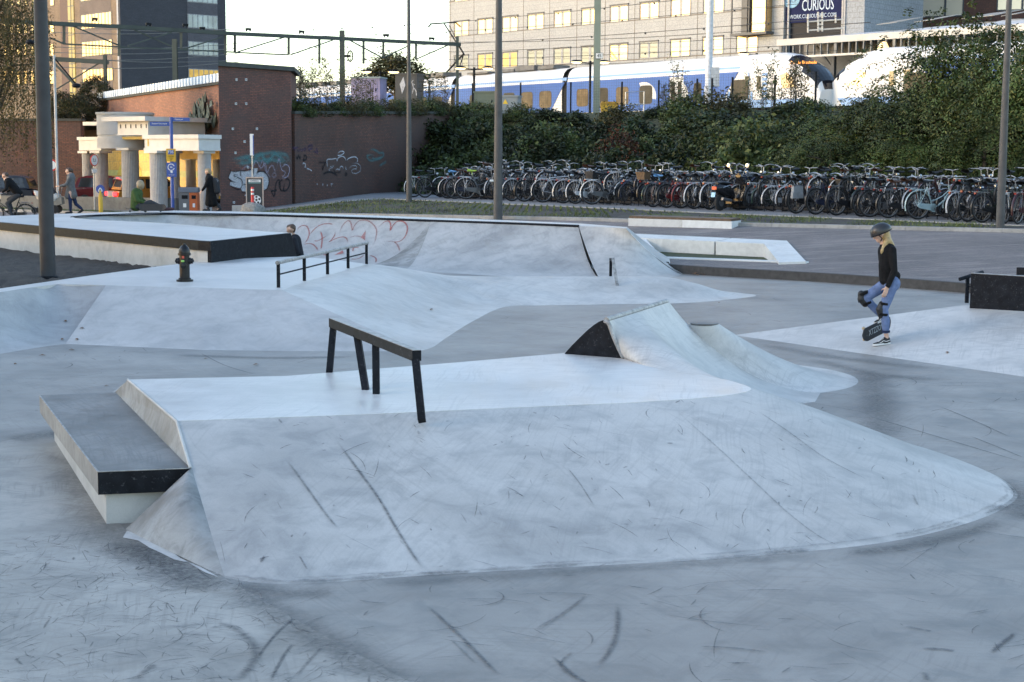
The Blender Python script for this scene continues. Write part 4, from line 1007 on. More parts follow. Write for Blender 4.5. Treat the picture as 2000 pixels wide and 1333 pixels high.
# upper box with slots over the corner, its roof slab, and the round drum
q = loc_of(290, 64.5)
MB().bb(q.x-1.9, q.x, q.y, q.y+3.0, 3.53-zo, 4.06-zo).build('upper_box', M_WHITE, po)
for k in range(6): MB().box((q.x-.1-k*.32, q.y-.003, 3.86-zo), (.045, .02, .16)).build('slot', M_STEEL, po)
MB().bb(q.x-2.5, q.x+.25, q.y-.35, q.y+3.3, 4.061-zo, 4.24-zo).build('roof_slab', M_WHITE, po)
MB().bb(q.x-2.0, q.x+.04, q.y-.04, q.y+3.04, 3.50-zo, 3.528-zo).build('drip_edge', M_WHITE, po)
dq = loc_of(246, 69.4)
MB().lathe([(1.2, 2.98-zo), (1.2, 3.42-zo), (1.16, 3.43-zo), (1.16, 3.55-zo), (1.2, 3.56-zo), (1.2, 4.42-zo), (1.24, 4.43-zo), (1.24, 4.52-zo), (0, 4.53-zo)], (dq.x, dq.y, 0), 40).build('drum', M_WHITE, po, True)
q3 = loc_of(163, 71.5)
MB().bb(q3.x, q3.x+1.3, q3.y, q3.y+2, 4.0-zo, 4.16-zo).build('side_slab', M_WHITE, po)
MB().bb(q3.x+.5, q3.x+1.6, q3.y+.4, q3.y+2, 3.5-zo, 3.99-zo).build('side_box', M_WHITE, po)
# interior, its walls found along the lines of sight through the columns
po_m = Matrix.Translation(po.location) @ Matrix.Rotation(RZP, 4, 'Z')
def lx(px, y):
    a_ = po_m @ V3(0, y, 0); b_ = po_m @ V3(1, y, 0)
    return to_local(po, PV(px, 300, a_, b_)).x
iy = loc_of(430, 73).y
MB().bb(lx(200, iy), lx(440, iy), iy, iy+.3, .3-zo, 3.35-zo).build('tiled_wall', M_YEL, po)
MB().bb(lx(200, iy), lx(440, iy), iy-.012, iy-.001, 1.7-zo, 1.98-zo).build('green_band', mat('green_tiles', (.35, .40, .12), .4), po)
ce = [V3(lx(222, 2.2), 2.2, 3.36-zo), V3(lx(434, 2.2), 2.2, 3.36-zo), V3(lx(438, iy), iy+.3, 3.36-zo), V3(lx(200, iy), iy+.3, 3.36-zo)]
MB().prism(ce, (0, 0, .12)).build('ceiling', M_YPL, po)
yb_ = iy-2.6
MB().bb(lx(326, yb_), lx(438, yb_), yb_, yb_+.3, 2.55-zo, 3.3-zo).build('inner_beam', M_YPL, po)
MB().lathe([(0, 0), (.95, .001)], (lx(253, iy), iy-.02, 1.55-zo), 28, 'Y').build('olive_disc', mat('olive_tiles', (.42, .36, .04), .5), po)
M_LAMP = mat('warm_lamp', (.9, .8, .5), .5, 0, 0, emit=(1, .68, .20), es=4.5)
for px in (235, 280, 345, 415):
    x = lx(px, iy-1.5); MB().bb(x-.5, x+.5, iy-1.6, iy-1.4, 3.26-zo, 3.35-zo).build('ceiling_lamp', M_LAMP, po)
# brick gable with white ribbed cornice
GA, GB_ = V3(-22.3, 87, 0), V3(-11.75, 65.6, 0)
gd = GB_-GA; GL = gd.length
gb = thing('brick_gable', 'sunlit red brick gable with white ribbed cornice above the station entrance', 'building', (GA.x, GA.y, 3.2), math.atan2(gd.y, gd.x))
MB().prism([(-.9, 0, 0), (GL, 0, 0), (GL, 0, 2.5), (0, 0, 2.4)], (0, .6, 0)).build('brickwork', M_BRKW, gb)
MB().bb(-.1, GL, -.12, .7, 2.401, 2.5).build('cornice_base', M_CAP, gb)
rib = MB(); rib.bb(-.1, GL, -.02, .6, 2.502, 2.84)
for k in range(46):
    x = GL*(k+.5)/46; rib.box((x, -.12, 2.67), (GL/46*.55, .2, .33))
rib.build('ribbed_cornice', mat('cornice_white', (.66, .72, .78), .5, 0, .06, 3), gb)
# bronze relief on the gable
wr = thing('wall_sculpture', 'greenish bronze relief of jagged leaf shapes on the brick gable', 'sculpture', PV(404, 228, GA, GB_), gb.rotation_euler.z)
random.seed(5); sm_ = MB()
for _ in range(70):
    x = random.gauss(0, .75); z = random.gauss(0, .32); a = random.gauss(math.pi/2, .5); L = random.uniform(.25, .75); w0 = random.uniform(.05, .16); y = -random.uniform(.1, .4)
    d = Vector((math.cos(a), 0, math.sin(a))); s = Vector((-d.z, 0, d.x)); c = Vector((x*.9, y, z*.9))
    sm_.add([c-d*L*.5, c+s*w0*1.5+V3(0, -.06, 0), c+d*L*.6, c-s*w0*1.5, c+V3(0, .12, 0)], [(0, 1, 2), (0, 2, 3), (0, 4, 1), (1, 4, 2), (2, 4, 3), (3, 4, 0)])
sm_.box((0, -.04, 0), (1.4, .07, .3)); sm_.build('relief', mat('bronze_patina', (.075, .09, .07), .6, .2, .5, 6), wr)
# low wall by the station street
plank_wall('low_wall', 'low grey concrete wall between the station street and the footpath', V3(-21.5, 66.5, 0), V3(-13.4, 63.6, 0), .3, 1.0, 1.0, .3, concrete('low_wall_concrete', (.17, .165, .15), .85, .15, .1, (0, 90, 45), 2, .5))

# ------------------------------------------------------------------ buildings beyond the tracks
def glass(name, col, rough=.05, metal=.85):
    m, nt, b = base_mat(name, rough, metal); b.inputs['Base Color'].default_value = c4(col); b.inputs['Specular IOR Level'].default_value = 1.
    return m
M_GLS = glass('sky_glass', (.60, .42, .21))
M_GLD = glass('dark_glass', (.10, .11, .12), .06, .6)
M_FRM = mat('window_frame', (.26, .27, .29), .5)
M_FRD = mat('dark_frame', (.06, .065, .075), .5)
# beige office block
BO = V3(-6.4, 160, 5.0); BD = V3(.637, -.771, 0)
M_PAN = bricks('pale_panels', (.355, .365, .375), (.335, .345, .355), (.29, .295, .30), .62, .42, .7, .06, None, .02)
bo = thing('office_block', 'large pale panelled office block with rows of twin windows behind the blue train', 'building', BO, math.atan2(BD.y, BD.x))
MB().bb(0, 43.2, 0, 14, -5, 27).build('wall', M_PAN, bo)
jm = MB()
for k in range(11): jm.bb(.22+3.74*k, .28+3.74*k, -.012, .001, 0, 27)
for z in (6.15, 9.5, 12.9, 16.25): jm.bb(0, 43.2, -.014, .001, z, z+.09)
jm.build('joints', mat('joint_dark', (.16, .14, .12), .8), bo)
def twin_window(x, z0, parent, w=2.25, h=1.42, g=None, tint=0):
    f = MB()
    f.bb(x-w/2, x+w/2, -.06, .02, z0+h-.07, z0+h); f.bb(x-w/2, x+w/2, -.06, .02, z0, z0+.07)
    f.bb(x-w/2, x-w/2+.07, -.055, .02, z0+.07, z0+h-.07); f.bb(x+w/2-.07, x+w/2, -.055, .02, z0+.07, z0+h-.07); f.bb(x-.13, x+.13, -.05, .02, z0+.07, z0+h-.07)
    o = f.build('window', M_FRM, parent)
    MB().bb(x-w/2-.05, x+w/2+.05, -.12, .0, z0+h+.002, z0+h+.1).build('blind_box', M_FRD, o)
    MB().bb(x-w/2-.03, x-w/2-.002, -.09, .0, z0, z0+h).build('reveal', M_FRD, o)
    p = MB(); p.bb(x-w/2+.07, x-.13, -.03, -.01, z0+.07, z0+h-.07); p.bb(x+.13, x+w/2-.07, -.03, -.01, z0+.07, z0+h-.07)
    p.build('pane', g or M_GLS, o)
M_WARM = mat('lit_room', (.5, .35, .1), .4, 0, .5, 1.2, emit=(1, .62, .18), es=.10)
for r_, zt_ in enumerate((12.62, 15.95, 19.3, 22.65)):
    for k in range(11):
        if k == 10 and r_ > 0: continue
        g = M_GLS
        if r_ == 0: g = M_WARM if k in (1, 2) else (M_GLD if k in (0, 3, 4, 5, 7) else M_GLS)
        twin_window(2.07+3.74*k, zt_-1.42-5, bo, g=g)
# glazed bay with ladder cage at the corner
gbx = PV(1482, 22, BO, BO+BD)
q = to_local(bo, gbx)
MB().bb(q.x-2.2, q.x+1.6, -.9, 0, q.z-1.9, q.z-1.7).build('bay_floor', M_FRD, bo); MB().bb(q.x-.1, q.x+1.4, -.7, 0, q.z-1.69, 27).build('bay_glass', M_GLS, bo)
cg = MB()
for x in (q.x-2.1, q.x-.25, q.x+1.5): cg.beam((x, -.85, q.z-1.7), (x, -.85, 26), .09)
for z in (q.z-1.1, q.z-.5, q.z+.3): cg.beam((q.x-2.1, -.85, z), (q.x-.2, -.85, z), .05)
cg.bb(q.x-1.2, q.x-.6, -.7, -.1, q.z-1.7, q.z+1.0)
cg.build('bay_frame', M_FRD, bo)
# banner building
nb = thing('glass_building', 'dark glazed building with blue advertising banner beside the pale office block', 'building', BO+BD*43.5+V3(0, 0, 0), math.atan2(BD.y, BD.x)+.18)
nA = Vector(nb.location); nB = nA+Vector((math.cos(nb.rotation_euler.z), math.sin(nb.rotation_euler.z), 0))
xb0, xb1 = to_local(nb, PV(1524, 20, nA, nB)).x, to_local(nb, PV(1642, 20, nA, nB)).x
z0b = to_local(nb, PV(1580, 43, nA, nB)).z
bw_ = xb1-xb0
MB().bb(0, xb1+.25, .4, 10, 0, 27).build('wall', mat('black_glass', (.014, .017, .024), .5, 0, .2, .4, spec=.15), nb)
xb2 = to_local(nb, PV(1686, 20, nA, nB)).x
MB().bb(xb1+.3, xb2, .2, 10, 0, 27).build('side_wall', bricks('grey_tile_wall', (.24, .27, .31), (.22, .25, .29), (.12, .13, .15), .4, .4, .6, .1), nb)
for x in (0, xb1+.02, xb1+.2): MB().bb(x, x+.14, .1, .38, 0, 27).build('mullion', M_FRM, nb)
bn2 = MB().bb(xb0, xb1, .25, .39, z0b, 27).build('banner', mat('banner_blue', (.012, .017, .06), .7, 0, .1, 1, spec=.1), nb)
M_LET = mat('banner_letter', (.45, .55, .68), .6, 0, 0)
text('lettering', 'WORK.CURIOUS-INC.COM', .44, M_LET, bn2, (xb0+bw_*.52, .235, z0b+.45), (R(90), 0, 0), sx=.145*bw_)
text('logo_lettering', 'CURIOUS', 1.25, M_LET, bn2, (xb0+bw_*.6, .235, z0b+1.25), (R(90), 0, 0), sx=.10*bw_)
MB().lathe([(0, .03), (.75, .03), (.75, 0)], (xb0+bw_*.16, .24, z0b+1.9), 28, 'Y').build('blue_disc', mat('disc_blue', (.18, .36, .52), .6), bn2)
text('disc_lettering', 'SHARE', .42, mat('banner_navy', (.03, .06, .16), .6, 0, 0), bn2, (xb0+bw_*.14, .195, z0b+2.1), (R(90), 0, 0)); text('disc_lettering', 'PLACE', .42, MATS['banner_navy'], bn2, (xb0+bw_*.14, .195, z0b+1.7), (R(90), 0, 0))
# right brick building
rb = thing('brick_building', 'dark brick building with sunlit windows above the platform roof', 'building', (35.0, 146, 6), -.42)
MB().bb(-3, 34, 0, 12, -1, 22).build('wall', bricks('far_brick', (.13, .06, .045), (.10, .05, .04), (.08, .05, .045), .5, .16, .8, .2), rb)
for x in (1.6, 8.2, 15.8, 24.6, 30.5):
    z0_ = 9.3-.05*x*0
    w_ = 3.8 if x != 15.8 else 3.2
    z0_ += .055*x
    wn = MB(); wn.bb(x, x+w_, -.08, .02, z0_, z0_+.12); wn.bb(x, x+w_, -.08, .02, z0_+2.9, z0_+3); wn.bb(x, x+.12, -.08, .02, z0_+.12, z0_+2.9); wn.bb(x+w_-.12, x+w_, -.08, .02, z0_+.12, z0_+2.9); wn.bb(x+w_*.55, x+w_*.6, -.08, .02, z0_+.12, z0_+2.9)
    wo = wn.build('window', M_FRD, rb); MB().bb(x+.12, x+w_-.12, -.04, .0, z0_+.12, z0_+2.9).build('pane', mat('glow_blind', (.75, .68, .55), .25, .3, .05, .3), wo)
# dark tower block on the left
DC = V3(-44.9, 185, 0); DDx = V3(.677, -.736, 0)
dt = thing('tower_block', 'tall brown brick tower block with striped window bands and dark slab side', 'building', DC, math.atan2(DDx.y, DDx.x))
M_BROWN = bricks('brown_brick', (.24, .175, .12), (.2, .145, .10), (.15, .115, .09), .45, .14, .85, .25)
M_SLAB = bricks('slate_brick', (.055, .058, .075), (.045, .048, .062), (.035, .037, .045), .45, .14, .8, .15)
MB().bb(-60, -.35, 0, 12, -2, 45).build('wall', M_BROWN, dt)
MB().bb(-.34, .0, -.1, 14.0, -2, 45).build('slab_side', M_SLAB, dt)
MB().bb(-.7, -.341, -.14, .0, -2, 45).build('corner_post', mat('corner_grey', (.33, .34, .37), .6), dt)
M_GRB = bricks('grey_band', (.17, .135, .12), (.15, .12, .11), (.1, .085, .08), .45, .14, .85, .15)
MB().bb(-9.7, -2.2, -.02, .0, 0, 45).build('grey_panel', M_GRB, dt)
M_STR = bricks('blind_stripes', (.90, .72, .45), (.78, .50, .25), (.55, .38, .2), .55, 3.4, .25, .05)
for y0, y1 in ((-32, -3), (26, 53), (80, 107), (135, 158)):
    zt_ = PV(200, y0, DC, DC+DDx).z; zl = PV(200, y1, DC, DC+DDx).z
    o = MB().bb(-9.4, -2.0, -.05, .0, zl-.1, zt_+.1).build('window', M_FRD, dt)
    g = MB().bb(-9.2, -2.15, -.08, -.052, zl, zt_).build('pane', M_GLS, o)
    for k in range(9):
        if k in (0,): continue
        MB().bb(-9.2+k*.79, -9.2+k*.79+(.28 if k % 2 else .18), -.095, -.082, zl, zt_).build('blind', mat('blind_ochre', (.62, .36, .16), .6), o)
dq1 = to_local(dt, PV(119, 60, DC, DC+DDx)).x; dq2 = to_local(dt, PV(134, 60, DC, DC+DDx)).x; dq3 = to_local(dt, PV(146, 60, DC, DC+DDx)).x
MB().bb(dq1, dq2, -.06, .0, -2, 45).build('dark_strip', mat('oxide_panel', (.07, .03, .025), .6), dt)
sg = MB().bb(dq2+.05, dq3, -.08, .0, -2, 45).build('stair_glass', mat('stair_glass', (.18, .13, .02), .3, 0, .5, .6, emit=(1, .6, .05), es=.05), dt)
fr2 = MB()
for k in range(26): fr2.bb(dq2+.05, dq3, -.11, -.081, k*1.7, k*1.7+.1)
fr2.bb((dq2+dq3)/2, (dq2+dq3)/2+.1, -.11, -.081, -2, 45); fr2.build('stair_frame', M_FRD, sg)
for px in (8, 20, 34, 48, 62, 98):
    for y0, y1 in ((-20, 12), (45, 66), (88, 110), (140, 165)):
        a = to_local(dt, PV(px, y0, DC, DC+DDx)); b_ = to_local(dt, PV(px+(6 if px != 98 else 8), y1, DC, DC+DDx))
        o = MB().bb(a.x, b_.x, -.05, .0, b_.z, a.z).build('window', M_FRD, dt); MB().bb(a.x+.1, b_.x, -.09, -.052, b_.z+.1, a.z).build('pane', M_GLS, o)
# windows in the dark side (plane x=0 of the block): y runs away
DS = V3(.736, .677, 0)
def side_y(px): return (PV(px, 50, DC, DC+DS)-DC).dot(DS)
ya, yb = side_y(366), side_y(425)
MB().bb(.001, .03, ya, yb, -2, 45).build('side_panel', bricks('slate_band', (.10, .10, .12), (.09, .09, .11), (.06, .06, .07), .45, .14, .8, .1), dt)
for y0, y1, lit in ((-30, 5, 0), (31, 55, 0), (84, 108, 0), (137, 152, 1)):
    zt_ = PV(395, y0, DC, DC+DS).z; zl = PV(395, y1, DC, DC+DS).z
    o = MB().bb(.03, .06, ya, yb, zl-.1, zt_+.1).build('window', M_FRM, dt)
    MB().bb(.06, .09, ya+.1, yb-.1, zl, zt_).build('pane', mat('pale_glass', (.22, .26, .30), .15, .2, .3, .5) if not lit else mat('amber_room', (.4, .25, .05), .4, 0, .6, 1., emit=(1, .6, .1), es=.12), o)
    pf = MB()
    for k in range(1, 6): pf.bb(.09, .11, lerp(ya, yb, k/6)-.05, lerp(ya, yb, k/6)+.05, zl, zt_)
    pf.build('mullion', M_FRM, o)
# small roof far behind the pantograph
fs = thing('shed', 'low dark roofed shed with three chimney pipes far behind the tracks', 'building', (-13.0, 215, 8), 0)
MB().prism([(-4.2, 0, 0), (6.2, 0, 0), (6.2, 0, 4.6), (-3.6, 0, 5.0), (-4.2, 0, 4.2)], (0, 6, 0)).build('wall', mat('shed_grey', (.10, .095, .085), .8), fs)
for x in (-2.2, .3, 2.6): MB().bb(x-.15, x+.15, .5, .9, 4.6, 6.1).build('pipe', M_STEEL, fs)

# ---- unseen apartment row added on the left to keep low glow off the park
ap = thing('added_apartment_row', 'long brown brick apartment row added outside the view on the left to shade the park', 'building', (-52, 10, 0), R(90))
MB().bb(-75, 33, 0, 11, -.5, 17).build('wall', M_BROWN, ap)
MB().bb(-75.3, 33.3, -.3, 11.3, 17.001, 17.4).build('roof', M_CAP, ap)
for k in range(26):
    for z in (1.2, 4.4, 7.6, 10.8, 14): MB().bb(-73+k*4.1, -70.8+k*4.1, -.05, .02, z, z+1.6).build('window', M_GLD, ap)
# ------------------------------------------------------------------ trains
TDIR = V3(.568, -.823, 0)
TP = PD(1430, 215, 112); TP.z = 0
ZR = 5.75
M_TW = mat('train_white', (.66, .66, .66), .4, 0, .04, 1, spec=.3)
M_TB = mat('train_blue', (.06, .135, .39), .5, 0, .06, 1, spec=.2)
M_TL = mat('train_lightblue', (.20, .36, .66), .5, 0, .05, 1)
M_TG = mat('train_glass', (.03, .026, .02), .3, 0, .6, .8, spec=.2)
M_TGL = mat('train_lit_glass', (.07, .05, .03), .3, 0, .8, 1.6, emit=(1, .62, .25), es=.03, spec=.2)
M_BLK = mat('train_black', (.012, .012, .014), .12, 0, .2, 2)
M_ROOFD = mat('roof_gear', (.13, .125, .12), .7, 0, .3, 2)
def train(label, nose, ang, s, L, joints, dest=None):
    """s=+1: nose at the right end seen from the park; s=-1: nose at the left end. local x measured back from the nose"""
    t = thing('train', label, 'train', (nose.x, nose.y, ZR), ang)
    X = lambda x: s*x
    sec = [(0, .45), (-.03, 1.0), (-.04, 1.9), (0, 2.9), (.05, 3.3), (.2, 3.7), (.5, 3.98), (.95, 4.12), (1.4, 4.15)]
    sec = sec + [(2.8-y, z) for y, z in sec[-2::-1]]
    ends = [4.6] + joints + [L]
    for i in range(len(ends)-1):
        x0, x1 = ends[i]+(.35 if i else 0), ends[i+1]-.35
        MB().grid([[V3(X(-x), y, z) for y, z in sec] for x in (x0, x1)]).add([V3(X(-x1), y, z) for y, z in sec], [tuple(range(len(sec)))]).build('car_body', M_TW, t, True, sharp=50)
        if i: MB().prism([V3(X(-(ends[i]-.36)), .1+.95*(y-1.4)+1.33, .5+.92*(z-.5)) for y, z in sec], (X(-.72), 0, 0)).build('gangway', M_STEEL, t)
        # roof equipment
        random.seed(i*7+3); rg_ = MB(); x = x0+2
        while x < x1-3 and i < 4:
            l = random.uniform(.8, 3.2); hh = random.uniform(.15, .45)
            rg_.box((X(-(x+l/2)), 1.4, 4.14+hh/2), (l, random.uniform(1.2, 2.0), hh)); x += l+random.uniform(.2, 1.6)
        if rg_.v and not (i == 0): rg_.build('roof_gear', M_ROOFD, t)
        # livery
        ya = -.05
        def panel(name, poly, m_, d=.012): return MB().prism([V3(X(-a), ya-d, z) for a, z in poly], (0, d+.06, 0)).build(name, m_, t)
        xl = x0+(3.2 if i == 0 else .0)
        panel('blue_side', [(xl+1.6, .5), (x1, .5), (x1, 2.93), (xl-.4, 2.93)], M_TB)
        if i == 0: panel('pale_skirt', [(1.6, .45), (xl+3.0, .45), (xl+2.2, .95), (1.2, .95)], M_TL, .02)
        MB().prism([V3(X(-a), .03, z) for a, z in ((xl-.5, 3.05), (x1, 3.05), (x1, 3.3), (xl-.55, 3.3))], (0, .05, 0)).build('stripe', M_TL, t)
        # windows and doors
        def window(c, w_, z0, z1, g):
            f = MB(); n = 20; ps = []
            for k in range(n):
                a = 2*math.pi*k/n; cx, cz = math.cos(a), math.sin(a)
                px_ = math.copysign(abs(cx)**.35, cx)*w_/2; pz = math.copysign(abs(cz)**.35, cz)*(z1-z0)/2
                ps.append((px_, pz))
            o = MB().prism([V3(X(-c)+px_*1.07, ya-.018, (z0+z1)/2+pz*1.07) for px_, pz in ps], (0, .03, 0)).build('window_frame', mat('frame_black', (.03, .028, .025), .4), t)
            MB().prism([V3(X(-c)+px_, ya-.024, (z0+z1)/2+pz) for px_, pz in ps], (0, .02, 0)).build('pane', g, o)
        def door(c):
            o = MB().bb(X(-c)-.75, X(-c)+.75, ya-.03, ya+.03, .55, 2.85).build('door', M_TW, t)
            for k in (-1, 1): MB().bb(X(-c)+k*.37-.22, X(-c)+k*.37+.22, ya-.04, ya-.031, 1.15, 2.45).build('pane', M_TG, o)
            MB().bb(X(-c)-.012, X(-c)+.012, ya-.036, ya-.0305, .56, 2.84).build('seam', M_STEEL, o)
        def arcs(c, sg):
            for k, (dx, rr) in enumerate(((0, 1.5), )):
                ps = [V3(X(-c)+sg*(-1.5+1.5*math.cos(a)), ya-.016, 1.5+1.1*math.sin(a)) for a in np.linspace(-.2, 1.9, 14)]
                qs = [V3(X(-c)+sg*(-1.5+.8*math.cos(a)), ya-.016, 1.5+.62*math.sin(a)) for a in np.linspace(-.2, 1.9, 14)]
                MB().grid([[a, b_] for a, b_ in zip(ps, qs)]).build('white_numeral', M_TW, t)
        if i == 0:
            window(7.2, 1.7, 1.05, 2.35, M_TG); window(11.6, .8, 1.1, 2.3, M_TG); door(13.9); arcs(16.2, 1); arcs(12.6, 1)
            for c, g in ((17.4, M_TG), (20.2, M_TGL), (22.7, M_TG), (25.2, M_TGL), (28.4, M_TGL), (30.9, M_TG)):
                if c < x1-.9: window(c, 1.45, 1.0, 2.3, g)
        else:
            c = x0+2.2; k = 0
            while c < x1-1.6:
                if k == 5: door(c+.3); arcs(c-1.2, -1); c += 3.0
                window(c, 1.6, 1.0, 2.3, M_TGL if random.random() < .55 else M_TG); c += 2.6; k += 1
    # nose: sections that taper, roof falling to the bumper
    rows = []
    for u in np.linspace(0, 1, 22):
        x = 4.6*(1-u); e = math.sqrt(max(0, 1-u**2.4)) if u < .999 else 0.
        wf = .55+.45*(1-u**3)
        top_ = lerp(1.55, 4.15, (1-u**2.0)**.62)
        r = []
        for y, z in sec:
            zz = .45+(z-.45)*(top_-.45)/3.7
            yy = 1.4+(y-1.4)*(1-(1-wf)*.8*(.6+.4*z/4.15))
            r.append(V3(X(-x), yy, zz))
        rows.append(r)
    white = MB(); black = MB()
    for i in range(len(rows)-1):
        for j in range(len(sec)-1):
            q = [rows[i][j], rows[i][j+1], rows[i+1][j+1], rows[i+1][j]]; c = sum(q, Vector())/4
            xb = abs(c.x)
            isb = abs(c.y-1.4) < 1.16-.1*(c.z < 2.2) and c.z > 1.75 and xb < 2.75
            (black if isb else white).add(q, [(0, 1, 2, 3)])
    white.add(rows[-1], [tuple(range(len(sec)))])
    white.build('nose', M_TW, t, True, sharp=60); black.build('windscreen', M_BLK, t, True, sharp=60)
    ps = [V3(X(-a), .045, z) for a, z in ((3.1, 1.65), (3.35, 2.55), (2.7, 2.7), (2.2, 2.35), (1.75, 1.75))]
    MB().prism(ps, (0, -.07, 0)).build('cab_window', mat('cab_glass', (.50, .40, .27), .15, .3, .3, 1), t)
    MB().bb(X(-5.35)-.17, X(-5.35)+.17, -.07, .0, 1.65, 2.55).build('cab_door_window', M_BLK, t); MB().bb(X(-6.5)-.22, X(-6.5)+.22, -.07, .0, 2.3, 2.6).build('side_display', M_BLK, t)
    MB().bb(X(-3.2), X(-.8), .2, 2.6, .05, .5).build('bogie', M_STEEL, t)
    for xx in np.arange(7, L-2, 9.): MB().bb(X(-xx)-1.3, X(-xx)+1.3, .3, 2.5, 0, .44).build('bogie', M_STEEL, t)
    if dest:
        text('destination', dest, .30, mat('led_orange', (.9, .35, .05), .5, 0, 0, emit=(1, .33, .03), es=.55), t, (X(-1.62), .42, 3.32), (R(70), 0, R(28)), sx=.9)
    return t
ang = math.atan2(TDIR.y, TDIR.x)
nose1 = PV(1592, 215, TP, TP+TDIR)
def backx(px): return (nose1-PV(px, 180, TP, TP+TDIR)).dot(TDIR)
tr1 = train('long blue and white electric train with black windscreen at its right end', nose1, ang, 1, 78, [backx(1103), backx(1103)+16.5, backx(1103)+33], 'Zwolle Enschede')
MB().prism([V3(-a, .12+.18*(z > 3.6), z) for a, z in ((12.6, 3.42), (9.4, 3.42), (9.0, 3.8), (12.0, 3.8))], (0, .02, .0)).build('roof_vent', M_STEEL, tr1)
# skyline motif in pale blue by the cab
sk = MB(); random.seed(9)
x = 5.9
for w_, h_ in ((.25, .5), (.18, 1.7), (.35, .5), (.6, .9), (.25, .35), (.5, .55), (.8, .35)):
    sk.prism([V3(-x, -.066, .95), V3(-x-w_, -.066, .95), V3(-x-w_*.85, -.066, .95+h_), V3(-x-w_/2, -.066, .95+h_*1.25), V3(-x-w_*.15, -.066, .95+h_)], (0, .004, 0)); x += w_+.1
for k in range(6): sk.bb(-4.5-.5, -4.5, -.066, -.06, .95+k*.32, .95+k*.32+.2)
sk.bb(-10.4, -4.4, -.0655, -.06, .90, .96); sk.build('skyline_motif', M_TL, tr1)
# pantograph
pgx = backx(880)
pgp = thing('pantograph', 'raised dark pantograph on the roof of the blue train', 'pantograph', PV(880, 152, TP, TP+TDIR)+V3(.8, 1.0, -.2), ang)
pm = MB(); pm.beam((-3.6, 0, .1), (.6, 0, 2.3), .12); pm.beam((.6, 0, 2.3), (-2.6, 0, 5.1), .09); pm.beam((.3, .3, 2.2), (-2.3, .3, 5.0), .05); pm.beam((.6, 0, 2.3), (-.6, 0, .3), .07)
pm.build('arm', M_STEEL, pgp); MB().tube([(-4.4, -.6, 4.9), (-4.2, -.4, 5.2), (-1.4, .4, 5.2), (-.9, .6, 4.8)], .07, 6).build('contact_bow', M_STEEL, pgp)
n2 = PV(1607, 215, TP+V3(0, 2.2, 0), TP+V3(0, 2.2, 0)+TDIR)
tr2 = train('second blue and white train with its white nose facing left, half hidden by robinias', n2, ang+.13, -1, 40, [26.], None)
# ------------------------------------------------------------------ platform roof
CA, CB2 = PD(1517, 78, 119), PD(1962, 49, 105)
cdv = CB2-CA; cdv.z = 0; CLn = cdv.length
pr = thing('platform_roof', 'station platform roof with white fascia, glass skirt and patched white top', 'platform roof', (CA.x, CA.y, CA.z), math.atan2(cdv.y, cdv.x))
MB().bb(0, CLn*1.6, 0, .25, -.45, .0).build('fascia', mat('fascia_white', (.48, .47, .45), .6, 0, .15, .6), pr)
rr = MB(); random.seed(6)
nx = 34
rows = [[V3(lerp(.2, CLn*1.6, i/nx), .26+8*j/5, .02+(.5 if j else 0)*(.4+.12*i/3.)*min(1, j/2.)*min(1, i/4)+random.uniform(-.05, .08)*(j > 0)) for j in range(6)] for i in range(nx+1)]
rr.grid(rows); rr.build('tarp_roof', mat('tarp', (.52, .53, .55), .7, 0, .22, .5), pr)
ptc = MB()
for x, w_ in ((7, 1.8), (10.2, 1.6), (14, 2.5), (17, 1.2), (22, 2)):
    z = .55; ptc.prism([V3(x, 2.4, z+.25), V3(x+w_, 2.4, z+.33), V3(x+w_+.8, 4.6, z+.8), V3(x+.8, 4.6, z+.7)], (0, 0, .03))
ptc.build('roof_patches', mat('patch_grey', (.28, .27, .25), .7), pr)
brs = MB()
for k in range(46): brs.bb(.2+k*.62, .2+k*.62+(.1 if k % 8 else .22), .05, .2, -1.25, -.452)
brs.build('skirt_bars', mat('skirt_bar', (.12, .13, .14), .5), pr)
MB().bb(-.3, CLn*1.6, -.05, .25, -1.40, -1.252).build('lower_rail', mat('rail_white', (.55, .53, .50), .6), pr)
MB().bb(0, CLn*1.6, 3.2, 3.4, -2.6, -.2).build('dark_truss', M_FRD, pr)
for k in range(5): MB().beam((4+k*6, 1.6, -6), (4+k*6, 1.6, -.5), .3).build('pillar', M_FRD, pr); 
for k in range(5): MB().beam((4+k*6, 1.6, -2.3), (2.4+k*6, 1.6, -.5), .16).build('strut', M_FRD, pr)
q = to_local(pr, PD(1748, 92, 112.5))
MB().lathe([(.0, .3), (.2, .25), (.42, -.2), (0, -.22)], (q.x, -.3, q.z), 14).build('lit_lamp', mat('lamp_amber', (.9, .7, .4), .5, 0, 0, emit=(1, .62, .2), es=.5), pr)
scf = MB()
for px, y0, y1 in ((1578, 28, 64), (1598, 24, 62), (1606, 24, 62), (1632, 30, 45)):
    a = PD(px, y0, 118.5); b_ = PD(px, y1, 118.5); scf.tube([to_local(pr, a), to_local(pr, b_)], .07, 5)
for (ax, ay, bx_, by) in ((1578, 43, 1650, 38), (1578, 60, 1650, 55), (1598, 32, 1606, 32), (1598, 40, 1606, 40), (1598, 48, 1606, 48), (1598, 56, 1606, 56)):
    scf.tube([to_local(pr, PD(ax, ay, 118.5)), to_local(pr, PD(bx_, by, 118.5))], .055, 5)
scf.build('scaffold', mat('scaffold_steel', (.5, .47, .42), .5), pr)

